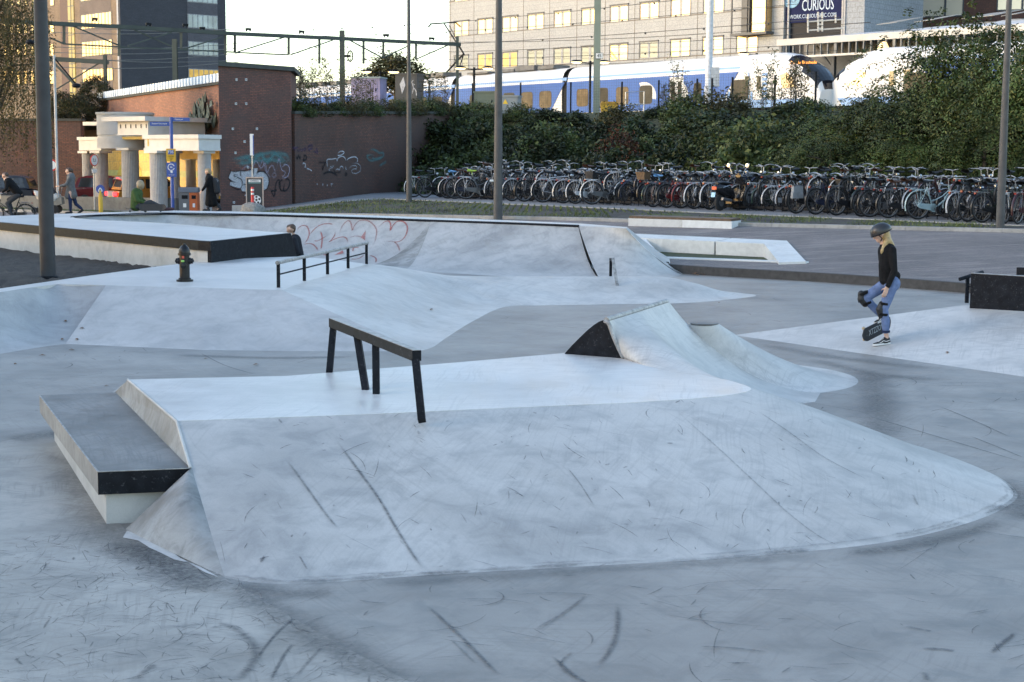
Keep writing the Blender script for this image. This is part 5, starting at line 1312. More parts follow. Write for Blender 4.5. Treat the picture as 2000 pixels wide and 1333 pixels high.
# ------------------------------------------------------------------ catenary gantry, posts, wires, lamps, fence
GP0, GP1 = PD(0, 41, 100), PD(895, 88, 120)
M_GAN = mat('gantry_green', (.05, .062, .055), .7, 0, .25, 1)
gn = thing('catenary_gantry', 'long green steel catenary gantry spanning the tracks on two posts', 'gantry', (GP0.x, GP0.y, 5.5))
def gp(px, py): return PV(px, py, GP0, GP1)
def gbeam(name, segs, w, h=None):
    mb = MB()
    for a, b_ in segs: mb.beam(gp(*a), gp(*b_), w, h or w)
    return mb.build(name, M_GAN, gn, world=True)
def Z1(pts): return [(x/4, y/4) for x, y in pts]
def Z3(pts): return [(400+x/4, y/4) for x, y in pts]
gbeam('main_beam', [((-60, 38), (97, 46)), ((97, 46), (245, 53)), ((245, 53), (450, 66)), ((450, 66), (670, 76)), ((670, 76), (899, 87.5))], .2, .25)
for s_ in ([(570, 205), (960, 370)], [(1000, 360), (1340, 255)], [(1050, 235), (1390, 385)], [(1420, 390), (1740, 290)]): gbeam('diagonal', [tuple(Z1(s_))], .08)
for s_ in ([(255, 408), (615, 295)], [(670, 430), (1000, 315)], [(1130, 315), (1390, 455)], [(1390, 455), (1580, 365)], [(1650, 465), (1900, 355)]): gbeam('diagonal', [tuple(Z3(s_))], .08)
gbeam('lower_chord', list(zip(Z1([(385, 295), (500, 345), (960, 370), (1420, 390)]), Z1([(500, 345), (960, 370), (1420, 390), (1840, 410)]))) + [tuple(Z3([(240, 412), (650, 430)]))], .09)
for s_ in ([(500, 185), (500, 345)], [(930, 225), (930, 440)], [(1415, 260), (1415, 380)], [(1760, 275), (1760, 430)], [(1835, 275), (1835, 410)]): gbeam('dropper', [tuple(Z1(s_))], .16, .12)
for s_ in ([(235, 280), (235, 410)], [(655, 290), (655, 430)], [(895, 310), (895, 500)], [(1240, 315), (1240, 500)], [(1395, 320), (1395, 455)], [(1650, 340), (1650, 465)]): gbeam('dropper', [tuple(Z3(s_))], .16, .12)
for px, py in ((185, 40), (485, 60), (589, 65), (754, 72), (843, 78), (290, 50), (362, 52), (395, 58)):
    mb = MB(); mb.beam(gp(px-3.5, py+2), gp(px-3.5, py-2), .09); mb.beam(gp(px+3.5, py+2), gp(px+3.5, py-2), .09); mb.beam(gp(px-5, py-3), gp(px+5, py-2.5), .14); mb.build('insulator', M_STEEL, gn, world=True)
MB().beam(gp(668, 60), V3(gp(668, 60).x, gp(668, 60).y, 5.3), .34, .34).build('post', M_GAN, gn, world=True)
MB().beam(gp(893.5, 71), V3(gp(893.5, 71).x, gp(893.5, 71).y, 5.3), .2, .2).build('post', M_GAN, gn, world=True)
c = gp(684, 110); wh = MB()
ring = [c+V3(.0+.18*math.cos(a), .0+.5*math.cos(a)*0, .38*math.sin(a)) + V3(.0, .0, 0) for a in np.linspace(0, 2*math.pi, 17)]
wh.tube(ring, .045, 5); wh.beam(c-V3(.18, 0, 0), c+V3(.18, 0, 0), .06); wh.beam(c-V3(0, 0, .38), c+V3(0, 0, .38), .05); wh.beam(c-V3(.5, 0, 0), c, .16)
wh.build('tension_wheel', M_STEEL, gn, world=True)
def simple_post(name, label, cat, px, y0, D, wpx, z0, m_, extra=None, group=None):
    p = PD(px, y0, D); t = thing(name, label, cat, (p.x, p.y, z0), 0, group)
    w_ = wpx*D/FPX
    mb = MB(); hgt = p.z-z0
    mb.bb(-w_/2, w_/2, -.14, -.11, 0, hgt); mb.bb(-w_/2, w_/2, .11, .14, 0, hgt); mb.bb(-w_*.12, w_*.12, -.109, .109, 0, hgt)
    mb.build('post', m_, t); return t
simple_post('catenary_post', 'slim green steel post in front of the dark slab side of the tower block', 'post', 341, 77, 98, 9, 5.3, M_GAN)
cl = simple_post('catenary_bracket', 'green cantilever bracket with short post beside the thickest lamp mast', 'post', 205, 107, 96, 5.5, 5.2, M_GAN)
mb = MB(); mb.beam(to_local(cl, PD(92, 115, 96)), to_local(cl, PD(212, 122, 96)), .2, .26); mb.build('arm', M_GAN, cl)
mb = MB(); mb.beam(to_local(cl, PD(100, 117, 96)), to_local(cl, PD(148, 168, 96)), .12); mb.beam(to_local(cl, PD(105, 178, 96)), to_local(cl, PD(195, 123, 96)), .07); mb.build('brace', M_GAN, cl)
kp = thing('slim_post', 'thin pale post with two dark lamp heads just right of the thickest mast', 'lamp post', PD(106, 400, 60))
a = to_local(kp, PD(105.5, 108, 60)); MB().tube([(a.x, 0, -.4), (a.x, 0, a.z)], .05, 8).build('pole', mat('pale_pole', (.42, .42, .42), .5), kp, True)
for px, py in ((59, 83), (149, 168)):
    q = to_local(kp, PD(px, py, 60)); MB().lathe([(0, .1), (.14, .07), (.17, -.02), (.1, -.07), (0, -.08)], q, 14).build('lamp_head', M_STEEL, kp, True)
MB().tube([(a.x, 0, a.z-.2), to_local(kp, PD(59, 81, 60))], .02, 5).build('arm', M_STEEL, kp); MB().tube([(a.x, 0, a.z-.1), to_local(kp, PD(149, 165, 60))], .03, 5).build('arm', M_STEEL, kp)
kp2 = simple_post('catenary_post', 'stout green steel post carrying a white number 45 plate', 'post', 1168, -60, 96, 12.5, 5.0, mat('post_sage', (.20, .235, .195), .6, 0, .15, 1))
q = to_local(kp2, PD(1170, 110, 96)); pl_ = MB().box((q.x, -.2, q.z), (.46, .03, .36)).build('number_plate', mat('sign_black', (.015, .015, .015), .5, 0, 0), kp2)
MB().box((q.x, -.22, q.z), (.41, .012, .31)).build('plate_face', mat('sign_face', (.75, .75, .73), .5, 0, 0), pl_)
text('lettering', '45', .27, MATS['sign_black'], pl_, (q.x, -.235, q.z), (R(90), 0, 0))
wp = thing('white_mast', 'tall white tubular mast standing in front of the train', 'post', PD(1383, 215, 94))
rr_ = 6*94/FPX; MB().lathe([(rr_*1.35, -.4), (rr_*1.35, 1.3), (rr_*1.15, 1.4), (rr_*1.1, 5), (rr_*.85, 12), (0, 12.0)], n=14).build('pole', mat('mast_white', (.50, .52, .56), .4), wp, True)
MB().box((.35, 0, 1.9), (.5, .4, 1.1)).build('cabinet', mat('cab_pale', (.42, .44, .47), .5), wp)
for px, lab in ((742, 'double headed platform lamp, lit, rising from the shrubs left of the dark box'), (926, 'double headed platform lamp, lit, in front of the leftmost office windows'), (1153, 'double headed platform lamp, lit, just left of the number 45 post'), (1478, 'lit platform lamp by the nose of the blue train')):
    y0 = {742: 143, 926: 136, 1153: 124, 1478: 108}[px]; D = 118 if px != 1478 else 122
    p = PD(px, y0, D); t = thing('platform_lamp', lab, 'lamp post', (p.x, p.y, 5.6), 0, 'lit platform lamps along the track')
    hh = p.z-5.6
    MB().tube([(0, 0, 0), (0, 0, hh+.15)], .09, 8).build('pole', M_STEEL, t, True)
    for sx_ in ((-1, 1) if px != 1478 else (-1,)):
        MB().tube([(0, 0, hh), (sx_*.9, 0, hh+.05)], .05, 6).build('arm', M_STEEL, t)
        hd = MB().ball((sx_*1.0, 0, hh+.12), (.42, .2, .13), 12, 6).build('lamp_head', M_STEEL, t, True)
        MB().ball((sx_*1.0, 0, hh+.08), (.40, .2, .12), 12, 6).build('lens', mat('lamp_lens', (.9, .8, .6), .4, 0, 0, emit=(1, .72, .32), es=1.2), hd, True)
# wires parallel to the tracks
M_WIRE = mat('wire', (.035, .035, .033), .6, 0, 0)
def at_track(px, py, off=0.): return PV(px, py, TP+V3(0, off, 0), TP+V3(0, off, 0)+TDIR)
for i, (ya, yb, xa, xb, off) in enumerate(((93, 34, 560, 1640, 3), (104, 62, 560, 1640, 6), (116, 84, 560, 1640, 9), (126, 99, 760, 1640, 5), (72, 8, 560, 1560, 8), (82, 44, 760, 1700, 10), (60, -20, 560, 1500, 4))):
    a = at_track(xa, ya, off); b_ = at_track(xb, yb, off); n = 14
    pts = [lerp(a, b_, k/n)-V3(0, 0, .5*math.sin(math.pi*k/n)) for k in range(n+1)]
    o = MB().tube(pts, .022, 4).build('overhead_wire', M_WIRE, None, world=True, loc=a)
    tag(o, 'thin black overhead wire crossing the pale office block', 'wire', 'overhead wires along the tracks')
    if i % 2 == 0:
        mb = MB()
        for k in range(1, 12): mb.ball(lerp(a, b_, k/12.)-V3(0, 0, .5*math.sin(math.pi*k/12)+.06), .08, 6, 4)
        mb.build('dropper_clip', M_WIRE, o, world=True)
for i, (ya, yb) in enumerate(((46, 58), (62, 55), (90, 85), (101, 94), (115, 104), (130, 121), (108, 118))):
    a = PD(60, ya, 108); b_ = PD(470, yb, 124)
    o = MB().tube([lerp(a, b_, k/10)-V3(0, 0, .3*math.sin(math.pi*k/10)) for k in range(11)], .02, 4).build('overhead_wire', mat('wire_pale', (.22, .21, .19), .6, 0, 0), None, world=True, loc=a)
    tag(o, 'thin pale overhead wire crossing the dark tower block', 'wire', 'overhead wires before the tower block')
# fence on the embankment
fn = thing('mesh_fence', 'black wire mesh fence with square posts along the train track', 'fence', PD(1200, 215, 90))
fpx = [(838, 160), (923, 163), (1017, 162), (1115, 161), (1215, 160), (1287, 157), (1362, 154), (1391, 153), (1431, 151), (1514, 147), (1594, 140)]
FA, FB = PD(838, 215, 104), PD(1600, 215, 86)
for px, py in fpx:
    t_ = PV(px, py, FA, FB); MB().beam(t_, V3(t_.x, t_.y, 4.6), .10).build('post', M_STEEL, fn, world=True)
ms = MB(); ta = PV(838, 161, FA, FB); tb = PV(1600, 141, FA, FB)
for k in range(16):
    dz = V3(0, 0, -.16*k); ms.beam(ta+dz, tb+dz, .008)
L_ = (tb-ta).length
for k in range(int(L_/.16)):
    p = lerp(ta, tb, k*.16/L_); ms.beam(p, p-V3(0, 0, 2.4), .008)
ms.build('wire_mesh', M_WIRE, fn, world=True)
# track side boxes
def cabinet(name, label, x0, x1, y0, y1, D, m_, dp=.8, roof=None):
    a = PD(x0, y1, D); b_ = PD(x1, y0, D)
    t = thing(name, label, 'cabinet', (a.x, a.y, a.z), -.25)
    w_ = b_.x-a.x; h_ = b_.z-a.z
    MB().bb(0, w_, 0, dp, -.6, h_).build('housing', m_, t)
    MB().bb(-.05, w_+.05, -.05, dp+.05, h_+.001, h_+.09).build('lid', roof or m_, t)
    d = MB().bb(w_*.08, w_*.92, -.012, -.001, .05, h_*.92).build('door', m_, t); MB().bb(w_*.84, w_*.88, -.03, -.013, h_*.4, h_*.55).build('handle', M_STEEL, d)
    return t, w_, h_
c1, w_, h_ = cabinet('equipment_box', 'lilac painted equipment box with black graffiti behind tall weeds', 686, 745, 154, 196, 96, mat('lilac_paint', (.20, .18, .30), .6, 0, .3, 1.2), 1.2, mat('box_lid', (.2, .25, .27), .6))
gm_ = MB()
for l in ([(.1, .15), (.5, 1.0), (1.1, 1.1), (1.2, .5), (.7, .4), (1.5, .1)], [(.3, .8), (.9, .2), (1.5, .9)]):
    pts = smooth_curve([V3(x, -.03, z) for x, z in l], 6); ribbon(gm_, pts, [.07]*len(pts), [V3(0, -1, 0)]*len(pts), .005)
gm_.build('graffiti', M_GB, c1)
c2_, w_, h_ = cabinet('equipment_box', 'tall dark grey equipment box with white painted figure and diamond', 772, 816, 147, 196, 92, mat('box_dark', (.05, .05, .05), .6, 0, .2, 1.2), 1.3)
gm_ = MB()
gm_.prism([V3(.28, -.03, .9), V3(.5, -.03, 1.3), V3(.62, -.03, .85), V3(.42, -.03, .35)], (0, .004, 0))
for l in ([(1.0, .25), (1.1, .7), (1.0, 1.0), (1.15, 1.15)], [(1.08, .75), (1.25, .5), (1.28, .2)], [(1.0, .95), (1.2, .85)]):
    pts = smooth_curve([V3(x, -.03, z) for x, z in l], 6); ribbon(gm_, pts, [.08]*len(pts), [V3(0, -1, 0)]*len(pts), .005)
gm_.build('graffiti', M_GW, c2_)
c3, w_, h_ = cabinet('equipment_box', 'low pale grey equipment box with yellow warning triangle in the shrubs', 972, 1012, 190, 214, 90, mat('box_grey', (.22, .24, .25), .6, 0, .1, 1.2), .9)
MB().prism([V3(.3, -.03, .3), V3(.6, -.03, .3), V3(.45, -.03, .56)], (0, .005, 0)).build('warning_sign', mat('warning_yellow', (.7, .45, .03), .5), c3)
c5, w_, h_ = cabinet('equipment_box', 'olive green hut half buried in shrubs along the track', 926, 968, 182, 212, 93, mat('box_olive', (.13, .15, .11), .7, 0, .2, 1.2), 1.2)
yb_ = thing('yellow_bin', 'worn yellow plastic grit bin beside the number 45 post', 'bin', PD(1176, 222, 93))
MB().prism([V3(-.02, 0, -.5), V3(.86, 0, -.5), V3(.93, 0, .55), V3(-.08, 0, .55)], (0, .6, 0)).build('body', mat('bin_yellow', (.42, .25, .02), .6, 0, .25, 3), yb_)
MB().prism([V3(-.1, -.04, .551), V3(.95, -.04, .551), V3(.88, -.04, .68), V3(-.03, -.04, .68)], (0, .7, 0)).build('lid', mat('bin_lid', (.36, .2, .02), .6, 0, .25, 3), yb_)
hp_ = thing('hoop_rail', 'pale tubular hoop frame by the fence in front of the train', 'railing', PD(1240, 222, 91))
a, b_ = to_local(hp_, PD(1222, 181, 91)), to_local(hp_, PD(1258, 179, 91))
MB().tube([(a.x, 0, -.5), a, b_, (b_.x, 0, -.5)], .04, 6).build('hoop', mat('galvanised', (.4, .4, .4), .4, .5), hp_); c_ = to_local(hp_, PD(1222, 204, 91))
MB().tube([(a.x, 0, c_.z), (b_.x, 0, c_.z)], .035, 6).build('cross_bar', MATS['galvanised'], hp_)
# ------------------------------------------------------------------ planting
def leaf_cloud(name, seed, n_cl, per, radii, leaf, m, spread=.16, lump=.28, inner=.45, hemi=False, aspect=.5, stretch=1.):
    rg = np.random.RandomState(seed)
    d = rg.normal(size=(n_cl, 3)); d /= np.linalg.norm(d, axis=1)[:, None]
    if hemi: d[:, 2] = np.abs(d[:, 2])*1.0-.12
    ph = rg.uniform(0, 6.28, (6, 1)); fr = rg.normal(size=(6, 3))*2.2
    lum = 1+lump*np.sin(d@fr.T+ph.T).sum(1)/2.2
    r = rg.uniform(inner, 1, n_cl)**.6*lum
    c = d*r[:, None]*np.array(radii)
    P_ = np.repeat(c, per, 0)+rg.normal(size=(n_cl*per, 3))*spread*np.array([1, 1, .7])
    n = len(P_)
    a = rg.normal(size=(n, 3))+np.repeat(d, per, 0)*.7; a[:, 2] *= .7; a /= np.linalg.norm(a, axis=1)[:, None]
    b = rg.normal(size=(n, 3)); b[:, 2] += .3; b -= (b*a).sum(1)[:, None]*a; b /= np.linalg.norm(b, axis=1)[:, None]
    L = leaf*rg.uniform(.6, 1.35, n)[:, None]
    v = np.stack([P_-a*L*.5*stretch, P_+b*L*aspect*.5, P_+a*L*.5*stretch, P_-b*L*aspect*.5], 1).reshape(-1, 3)
    if hemi: v[:, 2] = np.maximum(v[:, 2], -.12)
    return raw_mesh(name, v, n, m)
def raw_mesh(name, v, n, m):
    me = bpy.data.meshes.new(name); me.vertices.add(n*4); me.vertices.foreach_set('co', v.astype(np.float32).ravel())
    me.loops.add(n*4); me.loops.foreach_set('vertex_index', np.arange(n*4, dtype=np.int32))
    me.polygons.add(n); me.polygons.foreach_set('loop_start', np.arange(0, n*4, 4, dtype=np.int32)); me.polygons.foreach_set('loop_total', np.full(n, 4, dtype=np.int32))
    me.update(); me.validate(); me.materials.append(m); return me
def feather_cloud(name, seed, n_sp, radii, m, L=.75, pairs=9, leaflet=.10, droop=.55, inner=.35, lump=.25):
    """arching feather leaves: a rib with leaflets on both sides"""
    rg = np.random.RandomState(seed)
    d = rg.normal(size=(n_sp, 3)); d /= np.linalg.norm(d, axis=1)[:, None]
    ph = rg.uniform(0, 6.28, (6, 1)); fr = rg.normal(size=(6, 3))*2.4
    lum = 1+lump*np.sin(d@fr.T+ph.T).sum(1)/2.
    base = d*(rg.uniform(inner, 1., n_sp)**.5*lum)[:, None]*np.array(radii)
    # gather the fronds into boughs
    nb = max(8, n_sp//16); bc = base[:nb]; idx = rg.randint(0, nb, n_sp)
    base = bc[idx]+rg.normal(size=(n_sp, 3))*.17
    out = d[idx]*np.array([1, 1, .35])+rg.normal(size=(n_sp, 3))*.5; out /= np.linalg.norm(out, axis=1)[:, None]
    V = []
    ln = L*rg.uniform(.6, 1.25, n_sp)[:, None]
    for k in range(pairs):
        t = (k+.6)/pairs
        p = base+out*ln*t; p[:, 2] += -droop*ln[:, 0]*t*t
        tan = out*1.; tan[:, 2] -= 2*droop*t; tan /= np.linalg.norm(tan, axis=1)[:, None]
        up = np.tile([0, 0, 1.], (n_sp, 1))+rg.normal(size=(n_sp, 3))*.25
        sd = np.cross(tan, up); sd /= np.linalg.norm(sd, axis=1)[:, None]
        w_ = leaflet*(1-.35*t)
        for s_ in (-1, 1):
            q = p+sd*s_*.01; e = p+sd*s_*w_*1.25+tan*w_*.35; e[:, 2] -= .25*w_
            V.append(np.stack([q-tan*w_*.0, lerp(q, e, .5)-tan*w_*.26, e, lerp(q, e, .5)+tan*w_*.26], 1))
    v = np.stack(V, 1).reshape(-1, 3)
    return raw_mesh(name, v, n_sp*pairs*2, m)
L_DARK = leafmat('leaf_dark', [(0.0184, 0.0301, 0.0109), (0.0285, 0.0435, 0.0151), (0.0419, 0.057, 0.0201), (0.0235, 0.0351, 0.0151)])
L_MID = leafmat('leaf_mid', [(0.0381, 0.0598, 0.0174), (0.0598, 0.0871, 0.0262), (0.0925, 0.1142, 0.0381), (0.049, 0.0653, 0.0239)])
L_OLIVE = leafmat('leaf_olive', [(0.0484, 0.0468, 0.0161), (0.0685, 0.0645, 0.0226), (0.0403, 0.0484, 0.0161), (0.0887, 0.0685, 0.0242)])
L_RED = leafmat('leaf_red', [(0.1128, 0.0282, 0.0161), (0.0806, 0.0363, 0.0161), (0.0484, 0.0484, 0.0161), (0.137, 0.0403, 0.0202)])
L_ROB = leafmat('leaf_robinia', [(0.0363, 0.0605, 0.0146), (0.0524, 0.0806, 0.0194), (0.0766, 0.1048, 0.029), (0.0403, 0.0629, 0.0194), (0.0967, 0.1008, 0.0282)])
L_WIL = leafmat('leaf_willow', [(.09, .072, .022), (.12, .085, .028), (.065, .062, .02), (.15, .105, .04), (.05, .055, .02)])
M_BARK = mat('bark', (.07, .055, .04), .9, 0, .3, 8, .3)
V_ = {'dark': [leaf_cloud('crown_dark', s, 230, 22, (1, 1, .9), .15, L_DARK, hemi=True) for s in (1, 2, 3)],
      'mid': [leaf_cloud('crown_mid', s, 230, 22, (1, 1, .95), .13, L_MID, hemi=True) for s in (4, 5)],
      'olive': [leaf_cloud('crown_olive', s, 190, 20, (1, 1, .9), .12, L_OLIVE, hemi=True, spread=.2) for s in (6, 7)],
      'red': [leaf_cloud('crown_red', 8, 150, 18, (1, .9, 1.1), .13, L_RED, hemi=True, spread=.2)],
      'feather': [feather_cloud('crown_feather', s, 520, (1.15, 1.15, 1.0), L_ROB, L=.7, leaflet=.085) for s in (9, 10)]}
def stem_mesh():
    mb = MB()
    for a, l in ((.3, .7), (1.7, .8), (3.1, .65), (4.4, .75), (5.5, .6)):
        mb.tube([(0, 0, -.3), (.12*math.cos(a), .12*math.sin(a), .2), (l*.6*math.cos(a), l*.6*math.sin(a), l)], [.035, .028, .01], 5)
    return mb
STEM = stem_mesh().build('stems', M_BARK); STEMME = STEM.data; bpy.data.objects.remove(STEM)
def shrub(kind, k, p, s, label, group='shrubs on the railway embankment', rz=None, name='shrub', cat='shrub'):
    t = thing(name, label, cat, p, random.uniform(0, 6.28) if rz is None else rz, group)
    t.scale = s if hasattr(s, '__len__') else (s, s, s)
    link('crown', V_[kind][k % len(V_[kind])], t); link('stems', STEMME, t)
    return t
EMBV = None
emb = next(o for o in sc.objects if o.name == 'embankment'); embv = bvh_of(emb); tbv = bvh_of(next(o for o in sc.objects if o.name == 'track_bed'))
def on_ground(x, y):
    for b_ in (embv, tbv):
        h = b_.ray_cast(Vector((x, y, 40)), Vector((0, 0, -1)))
        if h[0] is not None: return h[0]
    return Vector((x, y, gz(x, y)))
random.seed(21)
a_ = resample(E0, 60); b_ = resample(E1, 60)
LB = {'dark': 'dark green leafy shrub in the dense growth on the embankment', 'mid': 'mid green leafy shrub in the dense growth on the embankment', 'olive': 'olive brown autumn shrub among green ones on the embankment', 'feather': 'feathery pale green bush low on the embankment behind the bikes'}
n_ = 0
for row, (t, n, sc0) in enumerate(((.02, 20, 1.25), (.16, 20, 1.35), (.34, 19, 1.3), (.55, 17, 1.3), (.78, 15, 1.1), (.95, 15, .75))):
    for i in range(n):
        u = (i+.5*(row % 2)+random.uniform(-.25, .25))/n*.80+.03
        f = min(58.99, u*59); j = int(f); p = lerp(lerp(a_[j], a_[j+1], f-j), lerp(b_[j], b_[j+1], f-j), max(0, min(1, t+random.uniform(-.05, .05))))
        q = on_ground(p.x, p.y)
        kind = random.choice(['dark', 'dark', 'mid', 'mid', 'olive' if row > 2 else 'dark', 'feather' if row < 3 and u > .35 else 'dark'])
        s = sc0*random.uniform(.8, 1.2); n_ += 1
        shrub(kind, n_, q-V3(0, 0, .1), (s, s, s*random.uniform(.8, 1.15)*(1.1 if row < 3 else .85)), LB[kind])
for px, py, D, s in ((1213, 262, 68, .95), (1222, 300, 66, .75), (1208, 225, 72, .6)):
    q = PD(px, py+25, D); shrub('red', 0, q-V3(0, .6, .6), s, 'russet red shrub glowing amid the green embankment growth', 'red shrubs on the embankment')
# low growth spilling over the retaining wall
for i in range(15):
    t = (i+.5)/15; p = lerp(RA, RB, t)+V3(-.3, .5, 0); s = random.uniform(.5, .75)
    shrub('olive' if i % 3 else 'mid', i, V3(p.x, p.y, lerp(4.4, 4.9, t)), (s, s, s*.9), 'low shrub spilling over the top of the brick retaining wall', 'shrubs on top of the retaining wall')
# shrubs at the end of the wall, hiding where it meets the bank
for i, (px, py, D, s) in enumerate(((842, 372, 77, 1.35), (872, 368, 73, 1.5), (905, 366, 71, 1.5), (850, 330, 79, 1.6), (885, 300, 80, 1.7), (850, 270, 80, 1.5), (830, 245, 80, 1.0), (905, 250, 82, 1.4))):
    q = PD(px, py, D); shrub(('dark', 'mid', 'dark')[i % 3], i, q-V3(0, 0, .6), s, 'dark shrub crowding the end of the brick retaining wall', 'shrubs at the end of the retaining wall')
# tall weeds and saplings against the sky
def weed_mesh(seed, h, m):
    rg = random.Random(seed); mb = MB(); st = MB()
    for _ in range(3):
        x, y = rg.gauss(0, .18), rg.gauss(0, .18); lx, ly = rg.gauss(0, .2), rg.gauss(0, .2); hh = h*rg.uniform(.7, 1)
        st.tube([(x, y, -.3), (x+lx*.5, y+ly*.5, hh*.5), (x+lx, y+ly, hh)], [.022, .014, .005], 4)
        for k in range(46):
            t = rg.uniform(.2, 1); a = rg.uniform(0, 6.28); l = (1.1-t)*.5*rg.uniform(.5, 1.1)+.05
            c = Vector((x+lx*t+math.cos(a)*l, y+ly*t+math.sin(a)*l, hh*t+l*.3)); st.beam((x+lx*t, y+ly*t, hh*t), c, .008)
            for _ in range(3):
                c2_ = c+Vector((rg.gauss(0, .06), rg.gauss(0, .06), rg.gauss(0, .06))); d = Vector((rg.gauss(0, 1), rg.gauss(0, 1), rg.gauss(0, 1))).normalized(); e = d.orthogonal().normalized()
                mb.add([c2_-d*.055, c2_+e*.026, c2_+d*.055, c2_-e*.026], [(0, 1, 2, 3)])
    return mb, st
WM = []
for s, h_, m_ in ((1, 2.6, L_OLIVE), (2, 2.2, L_OLIVE), (3, 2.9, L_MID)):
    a, b2_ = weed_mesh(s, h_, m_); o1 = a.build('foliage', m_); o2 = b2_.build('stems', M_BARK); WM.append((o1.data, o2.data)); bpy.data.objects.remove(o1); bpy.data.objects.remove(o2)
random.seed(31)
for i, (px, py, D, s) in enumerate(((578, 215, 74, .9), (596, 212, 80, 1.05), (618, 215, 78, 1.0), (640, 212, 84, 1.25), (655, 214, 80, .9), (676, 212, 86, 1.1), (700, 214, 88, 1.0), (722, 214, 84, .8), (850, 215, 88, .9), (868, 214, 90, .9), (835, 212, 88, .8), (1330, 218, 80, 1.2), (1318, 220, 80, .8), (1352, 218, 82, .8), (1512, 215, 78, 1.15), (1540, 212, 74, 1.1), (1385, 218, 82, .7), (1490, 214, 80, .7), (1290, 220, 82, .7), (1558, 205, 72, 1.0), (1470, 216, 78, .8))):
    p = PD(px, py, D); t = thing('tall_weed', 'tall wispy weed standing up against the train along the fence' if px > 800 else 'tall wispy weed against the sky on top of the retaining wall', 'plant', p-V3(0, 0, .2), random.uniform(0, 6), 'tall weeds along the tracks')
    t.scale = (s, s, s); link('foliage', WM[i % 3][0], t); link('stems', WM[i % 3][1], t)
# trees
def tree(name, label, p, h, crown_me, cs, cz, trunk_r=.12, group=None, limbs=6, lean=(0, 0)):
    t = thing(name, label, 'tree', p, 0, group)
    rg = random.Random(int(p[0]*13+p[1]*7)); mb = MB()
    top = Vector((lean[0], lean[1], h*.85)); mb.tube([(0, 0, -.3), top*.35+V3(.05, .03, 0), top*.7, top], [trunk_r, trunk_r*.8, trunk_r*.5, trunk_r*.15], 8)
    for k in range(limbs):
        s = .3+.6*k/limbs; a = k*2.4+rg.random(); st = top*s; l = cs[0]*rg.uniform(.5, .9)
        mb.tube([st, st+V3(math.cos(a)*l*.5, math.sin(a)*l*.5, l*.25), st+V3(math.cos(a)*l, math.sin(a)*l, l*.35)], [trunk_r*.45, trunk_r*.28, .01], 5)
    mb.build('trunk', M_BARK, t, True)
    c = link('crown', crown_me, t); c.location = (lean[0]*.7, lean[1]*.7, cz); c.scale = cs; c.rotation_euler = (0, 0, rg.uniform(0, 6))
    return t
ROBM = [feather_cloud('crown_robinia', s, 1150, (1, 1, 1), L_ROB, L=.56, pairs=9, leaflet=.08, inner=.2, lump=.22, droop=.75) for s in (41, 42, 43)]
# (crown meshes are unit sized; fronds grow with the tree)
for i, (px, D, zt_, r, lab) in enumerate(((1500, 62, 3.9, 1.7, 'small robinia with feathery leaves at the left end of the robinia row'), (1580, 60, 3.8, 1.7, 'robinia below the nose of the blue train'), (1660, 58, 4.5, 1.9, 'robinia in front of the white train nose'), (1740, 57, 5.2, 2.1, 'bushy robinia above the mint green bike'),
        (1815, 55, 6.3, 2.2, 'tall robinia just left of the mast by the bikes'), (1890, 54, 7.2, 2.2, 'tallest robinia, rising behind the mast by the bikes'), (1975, 52, 6.9, 2.3, 'robinia right of the mast, cut by the edge of the view'), (2060, 50, 6.5, 2.2, 'robinia beyond the mast at the far end of the row'),
        (1620, 55, 3.4, 1.5, 'low robinia thicket behind the black bikes with baskets'), (1770, 53, 3.7, 1.6, 'low robinia thicket behind the mint green bike'), (1920, 50, 3.8, 1.6, 'low robinia thicket behind the mast by the bikes'), (1450, 60, 3.0, 1.2, 'little robinia bush behind the black scooter'))):
    p = PD(px, 380, D); zg = on_ground(p.x, p.y).z
    hh = zt_-zg; cz = zg+hh*.52-zg
    tree('robinia_tree', lab, (p.x, p.y, zg), hh, ROBM[i % 3], (r*.8, r*.8, hh*.47), hh*.5, .10, 'robinia trees behind the bikes')
# willow by the station
rg = np.random.RandomState(77); vs = []
for _ in range(950):
    a = rg.uniform(0, 6.28); r = 2.6*math.sqrt(rg.uniform(.02, 1)); x, y = r*math.cos(a), r*math.sin(a); z0_ = 9.6-.25*r*r+rg.normal()*.5; L = rg.uniform(2.5, 7.0)
    n = int(L/.11); px_ = x+np.cumsum(rg.normal(size=n)*.012); py_ = y+np.cumsum(rg.normal(size=n)*.012); pz = z0_-np.arange(n)*.11
    for q in zip(px_, py_, pz):
        if q[2] < .6 or rg.rand() < .25: continue
        c = np.array(q)+rg.normal(size=3)*.03; d = rg.normal(size=3)*np.array([.5, .5, 1]); d /= np.linalg.norm(d); e = np.cross(d, rg.normal(size=3)); e /= np.linalg.norm(e)
        vs.append([c-d*.07, c+e*.022, c+d*.07, c-e*.022])
vs = np.array(vs)
wm_ = raw_mesh('crown', vs.reshape(-1, 3), len(vs), L_WIL)
wp_ = PD(-12, 400, 67)
wt = thing('willow_tree', 'weeping willow in yellow brown autumn leaf at the left edge', 'tree', (wp_.x, wp_.y, .4))
link('crown', wm_, wt)
mb = MB(); mb.tube([(-.2, 0, -.3), (-.1, 0, 2), (.1, .1, 5), (.1, 0, 9)], [.35, .28, .2, .05], 9)
for k in range(9):
    a = k*.75; mb.tube([(0, 0, 3.5+.5*k), (math.cos(a)*1., math.sin(a)*1., 5.6+.42*k), (math.cos(a)*2., math.sin(a)*2., 5.7+.4*k)], [.1, .06, .02], 5)
mb.build('trunk', M_BARK, wt, True)
